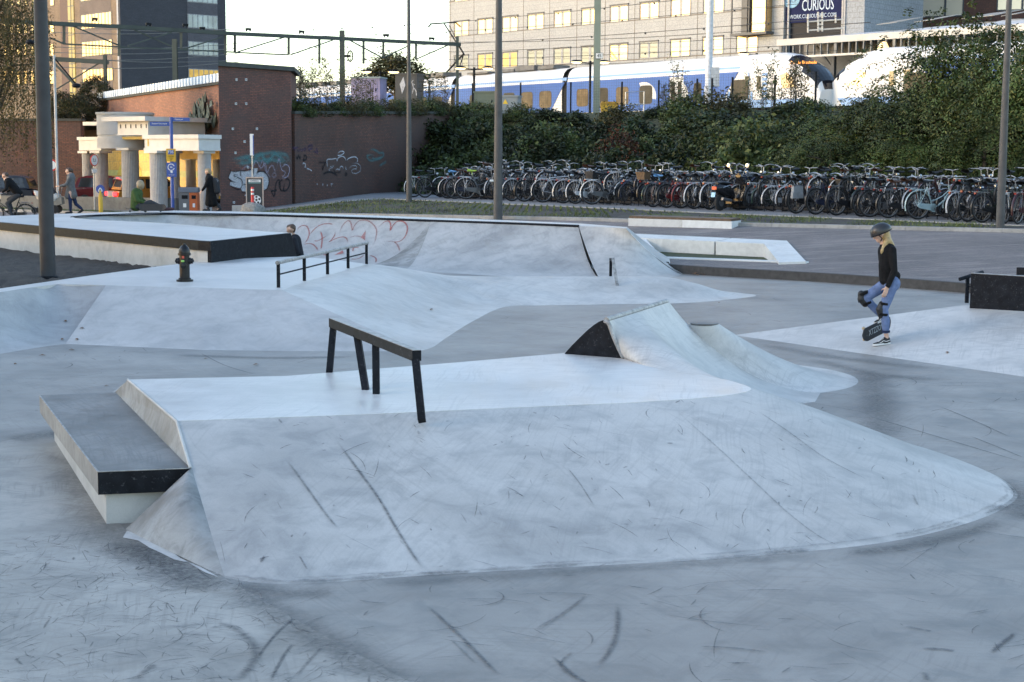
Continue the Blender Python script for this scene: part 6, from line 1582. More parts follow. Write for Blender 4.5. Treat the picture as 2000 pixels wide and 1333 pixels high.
# garden bushes above the left wall
BM_ = leaf_cloud('crown_round', 51, 420, 26, (1, 1, 1), .09, leafmat('leaf_round', [(.02, .03, .012), (.035, .042, .016), (.05, .05, .016), (.09, .06, .02)]), spread=.09, lump=.08, inner=.6)
for px, py, D, s, lab in ((188, 192, 86, (.95, .95, 1.1), 'round clipped dark bush above the station wall'), (150, 222, 84, (1.0, 1.0, .9), 'lower shaggy dark bush beside the round clipped one'), (120, 225, 82, (1., .9, 1.1), 'grey green shaggy bush behind the thickest mast'), (405, 160, 69, (.35, .3, .28), 'small plant rooted in the white ribbed cornice')):
    p = PD(px, py, D); t = thing('bush', lab, 'bush', p-V3(0, 0, s[2])); c = link('crown', BM_, t); c.scale = s; c.location = (0, 0, s[2]); link('stems', STEMME, t).scale = (s[0]*.6,)*3
# tree behind the gantry
p = PD(770, 160, 132); tree('broadleaf_tree', 'small rounded tree showing above the shrubs behind the gantry', (p.x, p.y, 5.7), 6.0, leaf_cloud('crown_tree', 61, 260, 20, (1, 1, 1), .12, L_OLIVE, inner=.3), (2.7, 2.7, 1.8), 3.9, .15)
# reeds of dry growth before the track boxes
for i in range(26):
    px = random.uniform(575, 1600); D = random.uniform(84, 96) if px < 1250 else random.uniform(76, 86)
    p = PD(px, 222 if px < 1450 else 214, D); s = random.uniform(.45, .8)*(.55 if 985 < px < 1450 else 1)
    shrub(random.choice(['olive', 'mid', 'olive']), i, p-V3(0, 0, .3), (s*1.3, s, s), 'low scrub at the foot of the mesh fence', 'scrub along the fence')
# ------------------------------------------------------------------ bicycles
M_TYRE = mat('tyre', (.014, .014, .015), .8, 0, 0)
M_ALU = mat('alloy', (.55, .56, .57), .3, .8, 0)
M_ALUD = mat('alloy_dull', (.20, .20, .21), .4, .7, 0)
M_SADB = mat('saddle_black', (.02, .02, .022), .55, 0, 0); M_SADN = mat('saddle_brown', (.09, .04, .022), .55, 0, 0)
M_RLITE = mat('red_reflector', (.22, .015, .01), .3, 0, 0)
BIKEC = {k: mat('bike_'+k, c, .35, 0, 0) for k, c in dict(black=(.014, .014, .016), grey=(.10, .105, .11), silver=(.42, .43, .45), white=(.62, .63, .64), mint=(.34, .45, .47), red=(.13, .014, .014), blue=(.02, .03, .08), green=(.03, .06, .04), navy=(.02, .025, .05), maroon=(.05, .014, .016)).items()}
def wheel_meshes():
    r = .335
    ty = MB(); n = 28
    for rr in (r,):
        rows = []
        for i in range(n+1):
            a = 2*math.pi*i/n; c = Vector((math.cos(a), 0, math.sin(a)))
            rows.append([c*(r+.022*math.cos(b))+V3(0, .020*math.sin(b), 0) for b in np.linspace(0, 2*math.pi, 7)])
        ty.grid(rows)
    rm = MB()
    rows = []
    for i in range(n+1):
        a = 2*math.pi*i/n; c = Vector((math.cos(a), 0, math.sin(a)))
        rows.append([c*(r-.03+.012*math.cos(b))+V3(0, .014*math.sin(b), 0) for b in np.linspace(0, 2*math.pi, 6)])
    rm.grid(rows)
    for k in range(16):
        a = 2*math.pi*k/16+.1; rm.beam((.02*math.cos(a+1.3), .02*(-1)**k, .02*math.sin(a+1.3)), ((r-.03)*math.cos(a), 0, (r-.03)*math.sin(a)), .0045)
    rm.tube([(0, -.05, 0), (0, .05, 0)], .022, 8)
    a = ty.build('tyre', M_TYRE, None, True); b = rm.build('wheel', mat('rim_dull', (.15, .15, .155), .4, .5, 0), None, True)
    r_ = (a.data, b.data); bpy.data.objects.remove(a); bpy.data.objects.remove(b); return r_
TYRE, WHEEL = wheel_meshes()
def arc(cx, cz, r, a0, a1, n=12): return [V3(cx+r*math.cos(a), 0, cz+r*math.sin(a)) for a in np.linspace(R(a0), R(a1), n)]
def guard(cx, a0, a1):
    rows = [[p+V3(0, y, 0) for y in (-.028, 0, .028)] for p in arc(cx, .36, .385, a0, a1)]
    for r in rows: r[1] = r[1]+(r[1]-V3(cx, 0, .36)).normalized()*.012
    return MB().grid(rows)
def make_bike(kind):
    t = thing('bicycle', 'bicycle', 'bicycle', (0, 0, 0))
    bb, rx, fx = V3(.43, 0, .30), V3(0, 0, .36), V3(1.10, 0, .36)
    st, hd0, hd1 = V3(.22, 0, .82), V3(.93, 0, .66), V3(.865, 0, .86)
    f = MB()
    f.tube([bb, st], .018, 7)
    if kind == 'step': f.tube([bb+V3(.0, 0, .02), V3(.55, 0, .34), V3(.72, 0, .46), hd0], .021, 7); f.tube([lerp(bb, st, .35), V3(.5, 0, .5), V3(.7, 0, .6), lerp(hd0, hd1, .5)], .014, 6)
    else: f.tube([bb, hd0], .019, 7); f.tube([st-V3(-.01, 0, .04), hd1-V3(-.01, 0, .03)], .017, 7)
    for y in (-.06, .06):
        f.tube([bb+V3(0, y*.5, 0), rx+V3(0, y, 0)], .011, 5); f.tube([st-V3(0, -y*.3, .05), rx+V3(0, y, 0)], .009, 5)
        f.tube([hd0-V3(-.02, -y*.8, .06), V3(1.02, y*.9, .45), fx+V3(0, y, 0)], .011, 5)
    f.tube([hd0-V3(-.02, 0, .06), hd1], .022, 7)
    f.build('frame', BIKEC['black'], t, True)
    h = MB(); stem = hd1+V3(-.02, 0, .17)
    h.tube([hd1, stem], .013, 6)
    if kind == 'step': pts = [V3(.60, -.29, 1.06), V3(.70, -.30, 1.07), V3(.83, -.24, 1.10), V3(.875, -.10, 1.07), stem+V3(.02, 0, .0), V3(.875, .10, 1.07), V3(.83, .24, 1.10), V3(.70, .30, 1.07), V3(.60, .29, 1.06)]
    else: pts = [V3(.74, -.31, 1.05), V3(.80, -.28, 1.06), V3(.86, -.1, 1.05), stem, V3(.86, .1, 1.05), V3(.80, .28, 1.06), V3(.74, .31, 1.05)]
    h.tube(smooth_curve(pts, 4), .014, 6); hb_ = h.build('handlebar', mat('bar_alloy', (.34, .34, .345), .35, .6, 0), t, True)
    g = MB()
    for s_ in (-1, 1): g.tube([pts[0]*1 if s_ < 0 else pts[-1]*1, (pts[1] if s_ < 0 else pts[-2])], .019, 6)
    g.build('grip', M_SADB, hb_, True)
    s = MB(); rows = []
    for u in np.linspace(0, 1, 8):
        x = .05+.30*u; w_ = lerp(.11, .022, u**.8); z = .985-.02*math.sin(u*2.5)
        rows.append([V3(x, w_*math.cos(a), z+(.02+.03*(1-u))*math.sin(a)) for a in np.linspace(0, math.pi*2, 9)])
    s.grid(rows); s.tube([st, V3(.17, 0, .97)], .013, 6); s.build('saddle', M_SADB, t, True)
    for c in (rx, fx):
        w_ = link('wheel', WHEEL, t); w_.location = c; ty = link('tyre', TYRE, w_)
    guard(0, 15, 200).build('mudguard', BIKEC['black'], t, True); guard(1.1, 40, 190).build('mudguard', BIKEC['black'], t, True)
    rk = MB()
    for y in (-.06, .06):
        rk.tube([V3(.16, y, .76), V3(-.22, y, .775)], .008, 5); rk.tube([V3(-.12, y, .77), V3(0, y*1.2, .37)], .006, 4); rk.tube([V3(.02, y, .77), V3(0, y*1.2, .37)], .006, 4)
    rk.tube([V3(-.22, -.06, .775), V3(-.22, .06, .775)], .008, 5); rk.tube([V3(-.02, -.06, .772), V3(-.02, .06, .772)], .006, 4); rk.build('luggage_rack', M_ALUD, t)
    MB().box((-.245, 0, .74), (.03, .06, .045)).build('tail_light', M_RLITE, t)
    hl = MB().lathe([(.02, -.04), (.045, .0), (.045, .03), (0, .035)], (.955, 0, .86), 10, 'X').build('head_lamp', M_ALU, t, True)
    cc = MB()
    if kind == 'step': cc.prism([V3(p.x, -.055, p.z) for p in arc(.43, .30, .105, 60, 300, 8)]+[V3(0, -.055, .30), V3(-.05, -.055, .36), V3(0, -.055, .42)], (0, .03, 0))
    else: cc.lathe([(.09, -.004), (.09, .004), (.06, .005), (.06, -.005)], (.43, -.05, .30), 14, 'Y'); cc.tube([V3(.43, -.05, .39), V3(0, -.05, .40)], .006, 4); cc.tube([V3(.43, -.05, .21), V3(0, -.05, .32)], .006, 4)
    cc.build('chain_case', BIKEC['black'] if kind == 'step' else M_ALUD, t)
    ck = MB(); ck.beam((.43, -.07, .30), (.50, -.08, .15), .018); ck.beam((.43, .07, .30), (.36, .08, .45), .018); ck.box((.51, -.13, .14), (.09, .09, .02)); ck.box((.35, .13, .46), (.09, .09, .02)); ck.build('crank', M_ALUD, t)
    ks = MB().tube([V3(.30, .06, .27), V3(.16, .17, .01)], .009, 5).build('kickstand', M_ALUD, t)
    return t
PROTO = {'step': make_bike('step'), 'gents': make_bike('gents')}
for o in list(sc.objects):
    if o.parent in PROTO.values() and o.name.split('.')[0] in ('frame', 'mudguard', 'saddle', 'chain_case', 'handlebar', 'luggage_rack'):
        for sl in o.material_slots:
            mm = sl.material; sl.link = 'OBJECT'; sl.material = mm
USED = {'step': False, 'gents': False}
BA, BB_ = V3(-4.55, 66.3, 0), V3(13.3, 44.0, 0)
HEAD = math.atan2(.64, .77)
def bike(kind, p, ang, col, label, group, saddle=None, bars=None, guards=None, s=1.0):
    if not USED[kind]: o = PROTO[kind]; USED[kind] = True
    else: o = copy_tree(PROTO[kind])
    o.location = p; o.rotation_euler = (random.gauss(0, .025), 0, ang); o.scale = (s, s, s)
    o['label'] = label; o['group'] = group; o['category'] = 'bicycle'
    for ch in o.children:
        n = ch.name.split('.')[0]
        if n in ('frame',) or (n == 'chain_case' and kind == 'step'): ch.material_slots[0].material = BIKEC[col]
        if n == 'mudguard': ch.material_slots[0].material = BIKEC[guards or col]
        if n == 'saddle' and saddle: ch.material_slots[0].material = saddle
        if n == 'handlebar' and bars: ch.material_slots[0].material = bars
        if n == 'luggage_rack' and guards: ch.material_slots[0].material = BIKEC[guards]
    return o
def bike_at(px, back=0., jit=0.):
    """place on the parking line seen at that pixel column"""
    q = PV(px, 380, BA, BB_); q = q+V3(.77, .64, 0)*back
    return V3(q.x, q.y, gz(q.x, q.y)+.035)
M_BLUESAD = mat('blue_cover', (.22, .42, .65), .6, 0, 0); M_GRNSAD = mat('green_cover', (.42, .55, .06), .6, 0, 0)
G1 = 'bikes parked along the front of the rack'
random.seed(17)
FR = [(800, 'gents', 'black', 'white', None, .15, 'black bike behind the slender mast, leftmost of the parked bikes'), (822, 'step', 'black', None, None, .1, 'black step-through bike just right of the slender mast'), (867, 'step', 'black', 'silver', M_BLUESAD, .0, 'black bike with pale blue saddle cover'), (880, 'step', 'navy', None, M_SADN, .0, 'dark bike with brown saddle between the blue and green saddle covers'),
      (902, 'step', 'grey', 'silver', M_GRNSAD, -.15, 'grey step-through bike with lime green saddle cover left of the grey mast'), (992, 'step', 'black', 'silver', None, .1, 'black bike with silver rack just right of the grey mast'), (1016, 'step', 'black', None, None, .05, 'plain black bike second right of the grey mast'),
      (1052, 'gents', 'silver', 'silver', None, -.1, 'silver diamond framed bike with white tyres and mudguards'), (1092, 'step', 'black', 'silver', None, .2, 'black bike with silver mudguards beside the silver diamond framed bike'), (1116, 'step', 'white', 'silver', None, .15, 'cream white step-through bike in the front of the tangle'), (1148, 'step', 'grey', 'white', None, -.2, 'slate step-through bike with bright white tyres and mudguards at the gap'),
      (1268, 'step', 'black', None, M_BLUESAD, .25, 'black bike with light blue lock, first right of the wide gap'), (1294, 'step', 'red', 'black', None, .2, 'red step-through bike with black mudguards'), (1322, 'gents', 'black', 'red', None, .2, 'black bike with red rear mudguard next to the red bike'), (1348, 'step', 'black', 'silver', None, .2, 'black bike with silver guard third left of the scooter'), (1378, 'step', 'grey', 'silver', None, .2, 'grey bike with silver mudguards immediately left of the scooter'),
      (1548, 'step', 'black', None, None, .15, 'black bike with grey pannier bag hanging behind'), (1586, 'step', 'navy', 'black', None, .1, 'navy bike right of the one with the grey pannier'), (1627, 'step', 'black', None, None, .1, 'black bike with a red tail lamp above the white bench end'), (1676, 'step', 'black', None, None, .1, 'black bike partly behind the white-tyred black one'), (1692, 'gents', 'black', 'black', None, -.05, 'black diamond framed bike with pale tyres right behind the helmet'),
      (1728, 'step', 'black', None, M_SADN, -.1, 'black bike with tan saddle left of the mint green bike'), (1786, 'step', 'mint', 'mint', M_SADB, -.15, 'mint green step-through transport bike'), (1862, 'step', 'black', 'silver', None, .1, 'black bike first right of the mint green one'), (1884, 'gents', 'navy', 'black', None, .1, 'dark blue bike second right of the mint green one'), (1912, 'step', 'black', None, None, .05, 'black bike just left of the mast by the robinias'), (1958, 'step', 'black', 'white', None, .6, 'black bike with white guard right of the mast by the robinias'), (1982, 'step', 'maroon', None, None, .4, 'maroon bike at the far end by the edge of view')]
for px, kind, col, gd_, sad, da, lab in FR:
    b_ = bike(kind, bike_at(px+8), HEAD-.25+da+random.gauss(0, .05), col, lab, G1, sad, M_ALU if random.random() < .3 else None, gd_, random.uniform(1.10, 1.18))
    if 'pannier' in lab and 'right of' not in lab:
        MB().prism([V3(-.28, -.16, .42), V3(.10, -.16, .42), V3(.08, -.16, .74), V3(-.24, -.16, .74)], (0, .09, 0)).build('pannier', mat('pannier_grey', (.22, .225, .23), .8, 0, .3, 6), b_)
# crowded middle and rear rows
G2 = 'tangle of bikes behind the front ones'
zones = [(840, 985, 'dark bicycle in the tangle behind, left of the grey mast'), (1000, 1200, 'dark bicycle in the tangle behind the silver and white bikes'), (1200, 1400, 'dark bicycle in the tangle around the wicker basket'), (1400, 1560, 'dark bicycle standing behind the scooter and the rack'), (1560, 1760, 'dark bicycle in the tangle behind the skater head'), (1760, 1990, 'dark bicycle in the tangle around the mint green bike')]
cols = ['black', 'black', 'black', 'black', 'navy', 'grey', 'silver', 'green', 'maroon', 'black', 'blue', 'black']
def zone(px):
    for a, b_, l in zones:
        if a <= px < b_: return l
    return zones[-1][2]
px = 845.
while px < 1992:
    if not 940 < px < 985:
        p = bike_at(px, random.uniform(.75, 1.2)); lift = .0 if random.random() < .55 else .3
        bike(random.choice(['step', 'step', 'gents']), p+V3(0, 0, lift), HEAD-.2+random.gauss(0, .14), random.choice(cols), zone(px)+('' if not lift else ', raised a step'), G2, random.choice([None, None, M_SADN]), None, random.choice([None, None, 'silver', 'black']), random.uniform(1.05, 1.15))
    px += random.uniform(13, 22)*(px/1400)
px = 860.
while px < 1985:
    p = bike_at(px, random.uniform(2.1, 2.6)); lift = random.choice([0., .25])
    bike(random.choice(['step', 'gents']), p+V3(0, 0, lift)+V3(.8, .6, 0), HEAD+math.pi-.2+random.gauss(0, .14), random.choice(cols), zone(px)+', facing the other way', G2, None, None, random.choice([None, 'black']), random.uniform(1.05, 1.12))
    px += random.uniform(19, 30)*(px/1400)
# wicker basket and crate
def bask(px, back, z, m_, lab):
    p = bike_at(px, back); t = thing('basket', lab, 'basket', p+V3(0, 0, z), HEAD)
    mb = MB(); mb.add([(x*s, y*s, zz) for zz, s in ((0, .8), (.26, 1)) for x, y in ((-.17, -.22), (.17, -.22), (.17, .22), (-.17, .22))], [(0, 1, 2, 3), (0, 1, 5, 4), (1, 2, 6, 5), (2, 3, 7, 6), (3, 0, 4, 7)])
    mb.build('weave', m_, t); MB().tube([(-.17, -.22, .26), (.17, -.22, .26), (.17, .22, .26), (-.17, .22, .26), (-.17, -.22, .26)], .014, 5).build('rim', m_, t)
bask(1232, .6, .92, bricks('wicker', (.25, .17, .10), (.19, .12, .07), (.1, .06, .03), .06, .03, .8, .2), 'tan wicker basket on a handlebar in the bike tangle')
bask(1128, .7, .9, mat('crate_black', (.02, .02, .022), .7), 'black front basket beside the white step-through bikes')
bask(1600, .9, .8, mat('bag_black', (.02, .022, .025), .35), 'shiny dark bag on a front carrier behind the navy bike')
# rack rails
rk_ = thing('bike_rack', 'long low black bike rack with steel hoops under the bikes', 'bike rack', bike_at(1300, 1.3))
for x0, x1 in ((830, 1000), (1000, 1240), (1240, 1460), (1380, 1560), (1560, 1750), (1750, 1985)):
    for bk in (.55, 1.9):
        a = bike_at(x0+3, bk); b_ = bike_at(x1-3, bk); MB().beam(a+V3(0, 0, .12), b_+V3(0, 0, .12), .06, .08).build('rail', M_STEEL, rk_, world=True)
px = 840.
k = 0
while px < 1985:
    a = bike_at(px, .5); b_ = bike_at(px, 1.0)
    MB().tube([a, a+V3(0, 0, .5), b_+V3(0, 0, .62), b_], .014, 5).build('hoop', M_STEEL, rk_, world=True)
    px += 15*(px/1300); k += 1
# ------------------------------------------------------------------ scooter
sp = bike_at(1417, -.25)
so = thing('scooter', 'black motor scooter with round chrome mirrors parked between the bikes', 'scooter', sp, HEAD+.1); so.scale = (1.12,)*3
M_SCB = mat('scooter_black', (.012, .012, .014), .2, 0, 0)
def hull(mb, secs, n=12):
    rows = [[V3(x, w_*math.cos(a), z+h_*math.sin(a)) for a in np.linspace(0, 2*math.pi, n+1)] for x, z, w_, h_ in secs]
    mb.grid(rows); mb.add(rows[0][:-1], [tuple(range(n))]); mb.add(rows[-1][:-1], [tuple(range(n))]); return mb
hull(MB(), [(-.28, .66, .06, .06), (-.15, .66, .17, .13), (.1, .60, .2, .2), (.35, .55, .19, .2), (.5, .45, .16, .14)]).build('rear_body', M_SCB, so, True)
hull(MB(), [(-.18, .80, .06, .03), (0, .82, .14, .05), (.3, .80, .14, .05), (.52, .78, .07, .03)]).build('seat', M_SADB, so, True)
MB().prism([V3(.4, -.15, .26), V3(.85, -.15, .26), V3(.95, -.15, .4), V3(.95, -.15, .32), V3(.85, -.15, .2), V3(.4, -.15, .2)], (0, .3, 0)).build('floorboard', M_SCB, so)
hull(MB(), [(.86, .3, .16, .06), (.92, .5, .19, .06), (.93, .75, .2, .06), (.88, .92, .12, .06), (.84, 1.02, .1, .06)]).build('leg_shield', M_SCB, so, True)
for x in (0, 1.12):
    w_ = MB().lathe([(.06, -.05), (.2, -.055), (.235, -.03), (.24, 0), (.235, .03), (.2, .055), (.06, .05)], (x, 0, .24), 20, 'Y').build('wheel', M_TYRE, so, True)
    MB().lathe([(.0, -.058), (.11, -.058), (.11, .058), (0, .058)], (x, 0, .24), 14, 'Y').build('rim', M_ALUD, w_)
MB().tube([(1.0, 0, .5), (1.12, 0, .24)], .03, 6).build('fork', M_ALUD, so); MB().tube(arc(1.12, .24, .29, 20, 160, 9), .05, 6).build('front_mudguard', M_SCB, so, True)
MB().tube([(.72, -.3, 1.03), (.84, -.1, 1.06), (.86, 0, 1.04), (.84, .1, 1.06), (.72, .3, 1.03)], .02, 6).build('handlebar', M_SCB, so, True)
for y in (-.32, .32):
    mr = MB(); mr.tube([(.82, y*.6, 1.05), (.84, y, 1.28)], .008, 5); mr.lathe([(0, -.012), (.06, -.008), (.065, .005), (0, .012)], (.82, y*1.05, 1.31), 14, 'X'); mr.build('mirror', M_ALU, so, True)
MB().box((-.29, 0, .66), (.03, .16, .09)).build('tail_light', mat('tail_red', (.6, .02, .02), .25, 0, 0), so); MB().box((-.33, 0, .47), (.012, .14, .14), ry=.2).build('number_plate', mat('plate_blue', (.25, .5, .68), .4, 0, 0), so)
MB().tube([(.3, -.17, .3), (-.15, -.19, .36)], .045, 8).build('exhaust', M_ALUD, so, True); MB().tube([(-.12, -.2, .68), (.1, -.24, .74), (.3, -.2, .72)], .008, 5).build('chrome_trim', M_ALU, so); MB().tube([(.3, .05, .2), (.25, .2, .0)], .012, 5).build('kickstand', M_ALUD, so)
# ------------------------------------------------------------------ cars
M_CGL = mat('car_glass', (.03, .035, .04), .06, 0, 0, spec=.8)
def car(label, p, rz, paint_, tail=None, lit=False, shape='hatch', name='parked_car'):
    t = thing(name, label, 'car', p, rz)
    L, W = 4.1, 1.7
    low = [(0, .35), (.02, .62), (.08, .84), (.9, .92), (2.75, .93), (3.75, .78), (4.05, .62), (4.1, .35)]
    mb = MB()
    rows = []
    for y, s_ in ((-.85, .93), (-.83, .985), (-.6, 1), (0, 1), (.6, 1), (.83, .985), (.85, .93)):
        rows.append([V3(2.05+(x-2.05)*(.96+.04*(1-abs(y/.85)**3)), y, .35+(z-.35)*s_) for x, z in low])
    mb.grid(rows); mb.add(rows[0], [tuple(range(len(low)))]); mb.add(rows[-1], [tuple(range(len(low)))]); mb.add([rows[0][0], rows[0][-1], rows[-1][-1], rows[-1][0]], [(0, 1, 2, 3)])
    mb.build('body', paint_, t, True, sharp=35)
    roof = [(.22, .9), (.42, 1.36), (.8, 1.46), (1.9, 1.46), (2.2, 1.40), (3.0, .92)]
    cab = MB(); rows = [[V3(x, y*(1-.17*max(0, (z-.9)/.56)), z) for x, z in roof] for y in (-.80, .80)]
    cab.grid(rows); cab.add(rows[0], [tuple(range(6))]); cab.add(rows[1], [tuple(range(6))]); cab.build('cabin', paint_, t)
    def sidewin(x0, x1, x2, x3, y):
        k = .84 if y > 0 else -.84; f = lambda z: (.80*(1-.17*max(0, (z-.9)/.56))+.006)*(1 if y > 0 else -1)
        return [V3(x0, f(.95), .95), V3(x1, f(.95), .95), V3(x2, f(1.36), 1.36), V3(x3, f(1.36), 1.36)]
    for y in (-1, 1):
        for q in ((.42, 1.25, 1.25, .55), (1.33, 2.05, 2.0, 1.33), (2.12, 2.78, 2.18, 2.08)):
            MB().add(sidewin(*q, y), [(0, 1, 2, 3)]).build('side_window', M_CGL, t)
    MB().add([V3(.27, -.66, .98), V3(.27, .66, .98), V3(.40, .60, 1.33), V3(.40, -.60, 1.33)], [(0, 1, 2, 3)]).build('rear_window', M_CGL, t).location = (-.012, 0, .004)
    MB().add([V3(2.93, -.68, .98), V3(2.93, .68, .98), V3(2.28, .6, 1.37), V3(2.28, -.6, 1.37)], [(0, 1, 2, 3)]).build('windscreen', M_CGL, t).location = (.014, 0, .008)
    if tail: MB().grid([[V3(-.02, y, z) for z in (.4, .62, .84)] for y in (-.62, 0, .62)]).build('tailgate', tail, t); MB().add([V3(.30, -.72, 1.33), V3(.30, .72, 1.33), V3(.44, .66, 1.44), V3(.44, -.66, 1.44)], [(0, 1, 2, 3)]).build('spoiler', tail, t).location = (-.02, 0, .02)
    lm_ = mat('brake_light', (.8, .03, .03), .3, 0, 0, emit=(1, .05, .06), es=.9) if lit else M_RLITE
    for y in (-.70, .70): MB().box((.0, y, .72), (.12, .26, .17)).build('tail_light', lm_, t)
    if lit: MB().box((.33, 0, 1.38), (.05, .5, .04)).build('brake_strip', lm_, t)
    for y in (-.62, .62): MB().box((4.03, y, .62), (.12, .3, .12)).build('headlight', M_ALU, t)
    MB().box((-.03, 0, .56), (.02, .5, .11)).build('number_plate', mat('plate_yellow', (.55, .40, .04), .5, 0, 0), t)
    MB().box((-.02, 0, .42), (.1, 1.6, .14)).build('bumper', M_STEEL, t)
    for x in (.75, 3.3):
        for y in (-.79, .79):
            w_ = MB().lathe([(.0, -.09), (.24, -.10), (.31, -.06), (.31, .06), (.24, .10), (0, .09)], (x, y, .31), 18, 'Y').build('wheel', M_TYRE, t, True); MB().lathe([(0, -.104), (.2, -.104), (.2, .104), (0, .104)], (x, y, .31), 12, 'Y').build('rim', M_ALUD, w_)
    for y in (-.9, .9): MB().ball((2.35, y, 1.0), (.08, .08, .06), 8, 5).build('mirror', paint_, t)
    return t
def cp_(px, D, z=.32): q = PD(px, 400, D); return V3(q.x, q.y, z)
car('dark blue hatchback parked behind the low wall, left of the thickest mast', cp_(78, 71), R(182), mat('paint_navy', (.02, .028, .045), .25, 0, 0))
car('dark red car parked behind the low wall under the portico', cp_(148, 72.5), R(-6)+math.pi*0, mat('paint_red', (.10, .008, .012), .25, 0, 0))
M_ORG = mat('paint_orange', (.52, .22, .03), .3, 0, 0)
car('orange estate car with pale tailgate and brake lights glowing under the portico', cp_(217, 69.0), R(28), M_ORG, mat('paint_silver', (.42, .42, .45), .3, .3, 0), True)
car('second orange car half hidden behind the woman in the black coat', cp_(434, 70.0), R(35), mat('paint_amber', (.55, .25, .03), .3, 0, 0))
# ------------------------------------------------------------------ signs and street furniture
M_BLUE = mat('sign_blue', (.03, .075, .30), .45, 0, .05, 3); M_WHT = mat('sign_white', (.72, .72, .72), .5, 0, 0); M_YEL2 = mat('sign_yellow', (.55, .33, .02), .5, 0, .06, 5); M_SRED = mat('sign_red', (.55, .03, .03), .45, 0, 0)
def face(px, py, D): return PD(px, py, D)
S62 = 61.0
bp_ = PD(337.5, 412, S62)
bs = thing('signpost', 'blue street signpost with two direction arms and yellow F35 route plate', 'signpost', (bp_.x, bp_.y, .45))
zt = PD(337, 229, S62).z-.45
MB().tube([(0, 0, -.2), (0, 0, zt)], .065, 10).build('post', M_BLUE, bs, True)
k = S62/FPX
ar = MB().box((-.40, .03, zt-.26), (.82, .04, .16)).build('arm', M_BLUE, bs); text('lettering', 'Station Enschede', .085, M_WHT, ar, (-.45, .005, zt-.25), (R(90), 0, 0))
ar = MB().box((.38, .0, zt-.09), (.66, .04, .13), ).build('arm', M_BLUE, bs); text('lettering', 'Centrum', .085, M_WHT, ar, (.3, -.024, zt-.09), (R(90), 0, 0))
def zof(py): return PD(337, py, S62).z-.45
pl_ = MB().bb(-.19, .17, -.10, -.075, zof(316), zof(291)).build('route_plate', M_YEL2, bs)
MB().bb(-.12, .10, -.108, -.101, zof(302), zof(293.5)).build('blue_panel', M_BLUE, pl_); text('lettering', 'F35', .15, M_WHT, pl_, (-.01, -.114, zof(297.5)), (R(90), 0, 0)); text('lettering', 'snelle fiets', .055, MATS['sign_black'], pl_, (-.01, -.106, zof(305.5)), (R(90), 0, 0)); text('lettering', 'route', .055, MATS['sign_black'], pl_, (-.01, -.106, zof(309)), (R(90), 0, 0))
MB().prism([V3(-.045, -.104, zof(313.6)), V3(.025, -.104, zof(313.6)), V3(-.01, -.104, zof(311.2))], (0, .003, 0)).build('arrow', MATS['sign_black'], pl_)
pl_ = MB().bb(-.19, .19, -.10, -.075, zof(346), zof(318)).build('info_plate', M_BLUE, bs)
rg_ = MB(); ring = [V3(-.01+.12*math.cos(a), -.105, zof(327)+.12*math.sin(a)) for a in np.linspace(.3, 6.0, 22)]; ribbon(rg_, ring, [.022]*22, [V3(0, -1, 0)]*22, .0); rg_.build('ring', M_WHT, pl_); text('lettering', '46', .10, M_WHT, pl_, (-.01, -.108, zof(327)), (R(90), 0, 0)); text('lettering', 'fietsnetwerk', .045, M_WHT, pl_, (0, -.108, zof(342)), (R(90), 0, 0)); MB().box((0, -.104, zof(336)), (.09, .004, .07), ry=.6).build('map_mark', M_WHT, pl_)
def roundsign(name, label, px, py, D, rr, zb, ring_, pole_m=None):
    p = PD(px, py, D); t = thing(name, label, 'sign', (p.x, p.y, zb)); h_ = p.z-zb
    MB().tube([(0, .03, -.2), (0, .03, h_+rr*.6)], .03, 8).build('pole', pole_m or MATS['galvanised'], t)
    d = MB().lathe([(0, -.012), (rr, -.012), (rr, .012), (0, .012)], (0, 0, h_), 24, 'Y').build('disc', ring_, t)
    return t, d, h_
t, d, h_ = roundsign('round_sign', 'round white sign with red ring at the portico columns', 184, 313.5, 64.5, .24, .4, M_SRED); t.rotation_euler = (0, 0, R(66))
MB().lathe([(0, .016), (.205, .016), (.205, .012), (0, .012)], (0, 0, h_), 24, 'Y').build('face', M_WHT, d); text('lettering', '2,1', .17, MATS['sign_black'], d, (0, -.02, h_), (R(90), 0, 0)); MB().box((0, 0, h_-.42), (.3, .015, .16)).build('under_plate', M_WHT, t)
t, d, h_ = roundsign('round_sign', 'red ringed round sign almost hidden behind the thickest mast', 101.5, 323, 60.5, .22, .4, M_SRED); MB().lathe([(0, .016), (.16, .016), (.16, .012), (0, .012)], (0, 0, h_), 24, 'Y').build('face', M_WHT, d)
t, d, h_ = roundsign('bollard_sign', 'round blue traffic sign on a yellow bollard', 196, 370, 58.5, .16, .45, M_BLUE, M_YEL2)
MB().lathe([(.08, -.2), (.08, h_-.25), (.055, h_-.18), (.04, h_-.05)], n=12).build('bollard', M_YEL2, t, True)
a_w = MB(); 
for ang_ in (-.9, .9): a_w.prism([V3(math.sin(ang_)*.0-.02, -.02, h_+.06), V3(.02, -.02, h_+.06), V3(.02+math.sin(ang_)*.08, -.02, h_-.05), V3(-.02+math.sin(ang_)*.08, -.02, h_-.05)], (0, .004, 0))
a_w.box((0, -.018, h_-.07), (.16, .004, .03)); a_w.build('arrow', M_WHT, d)
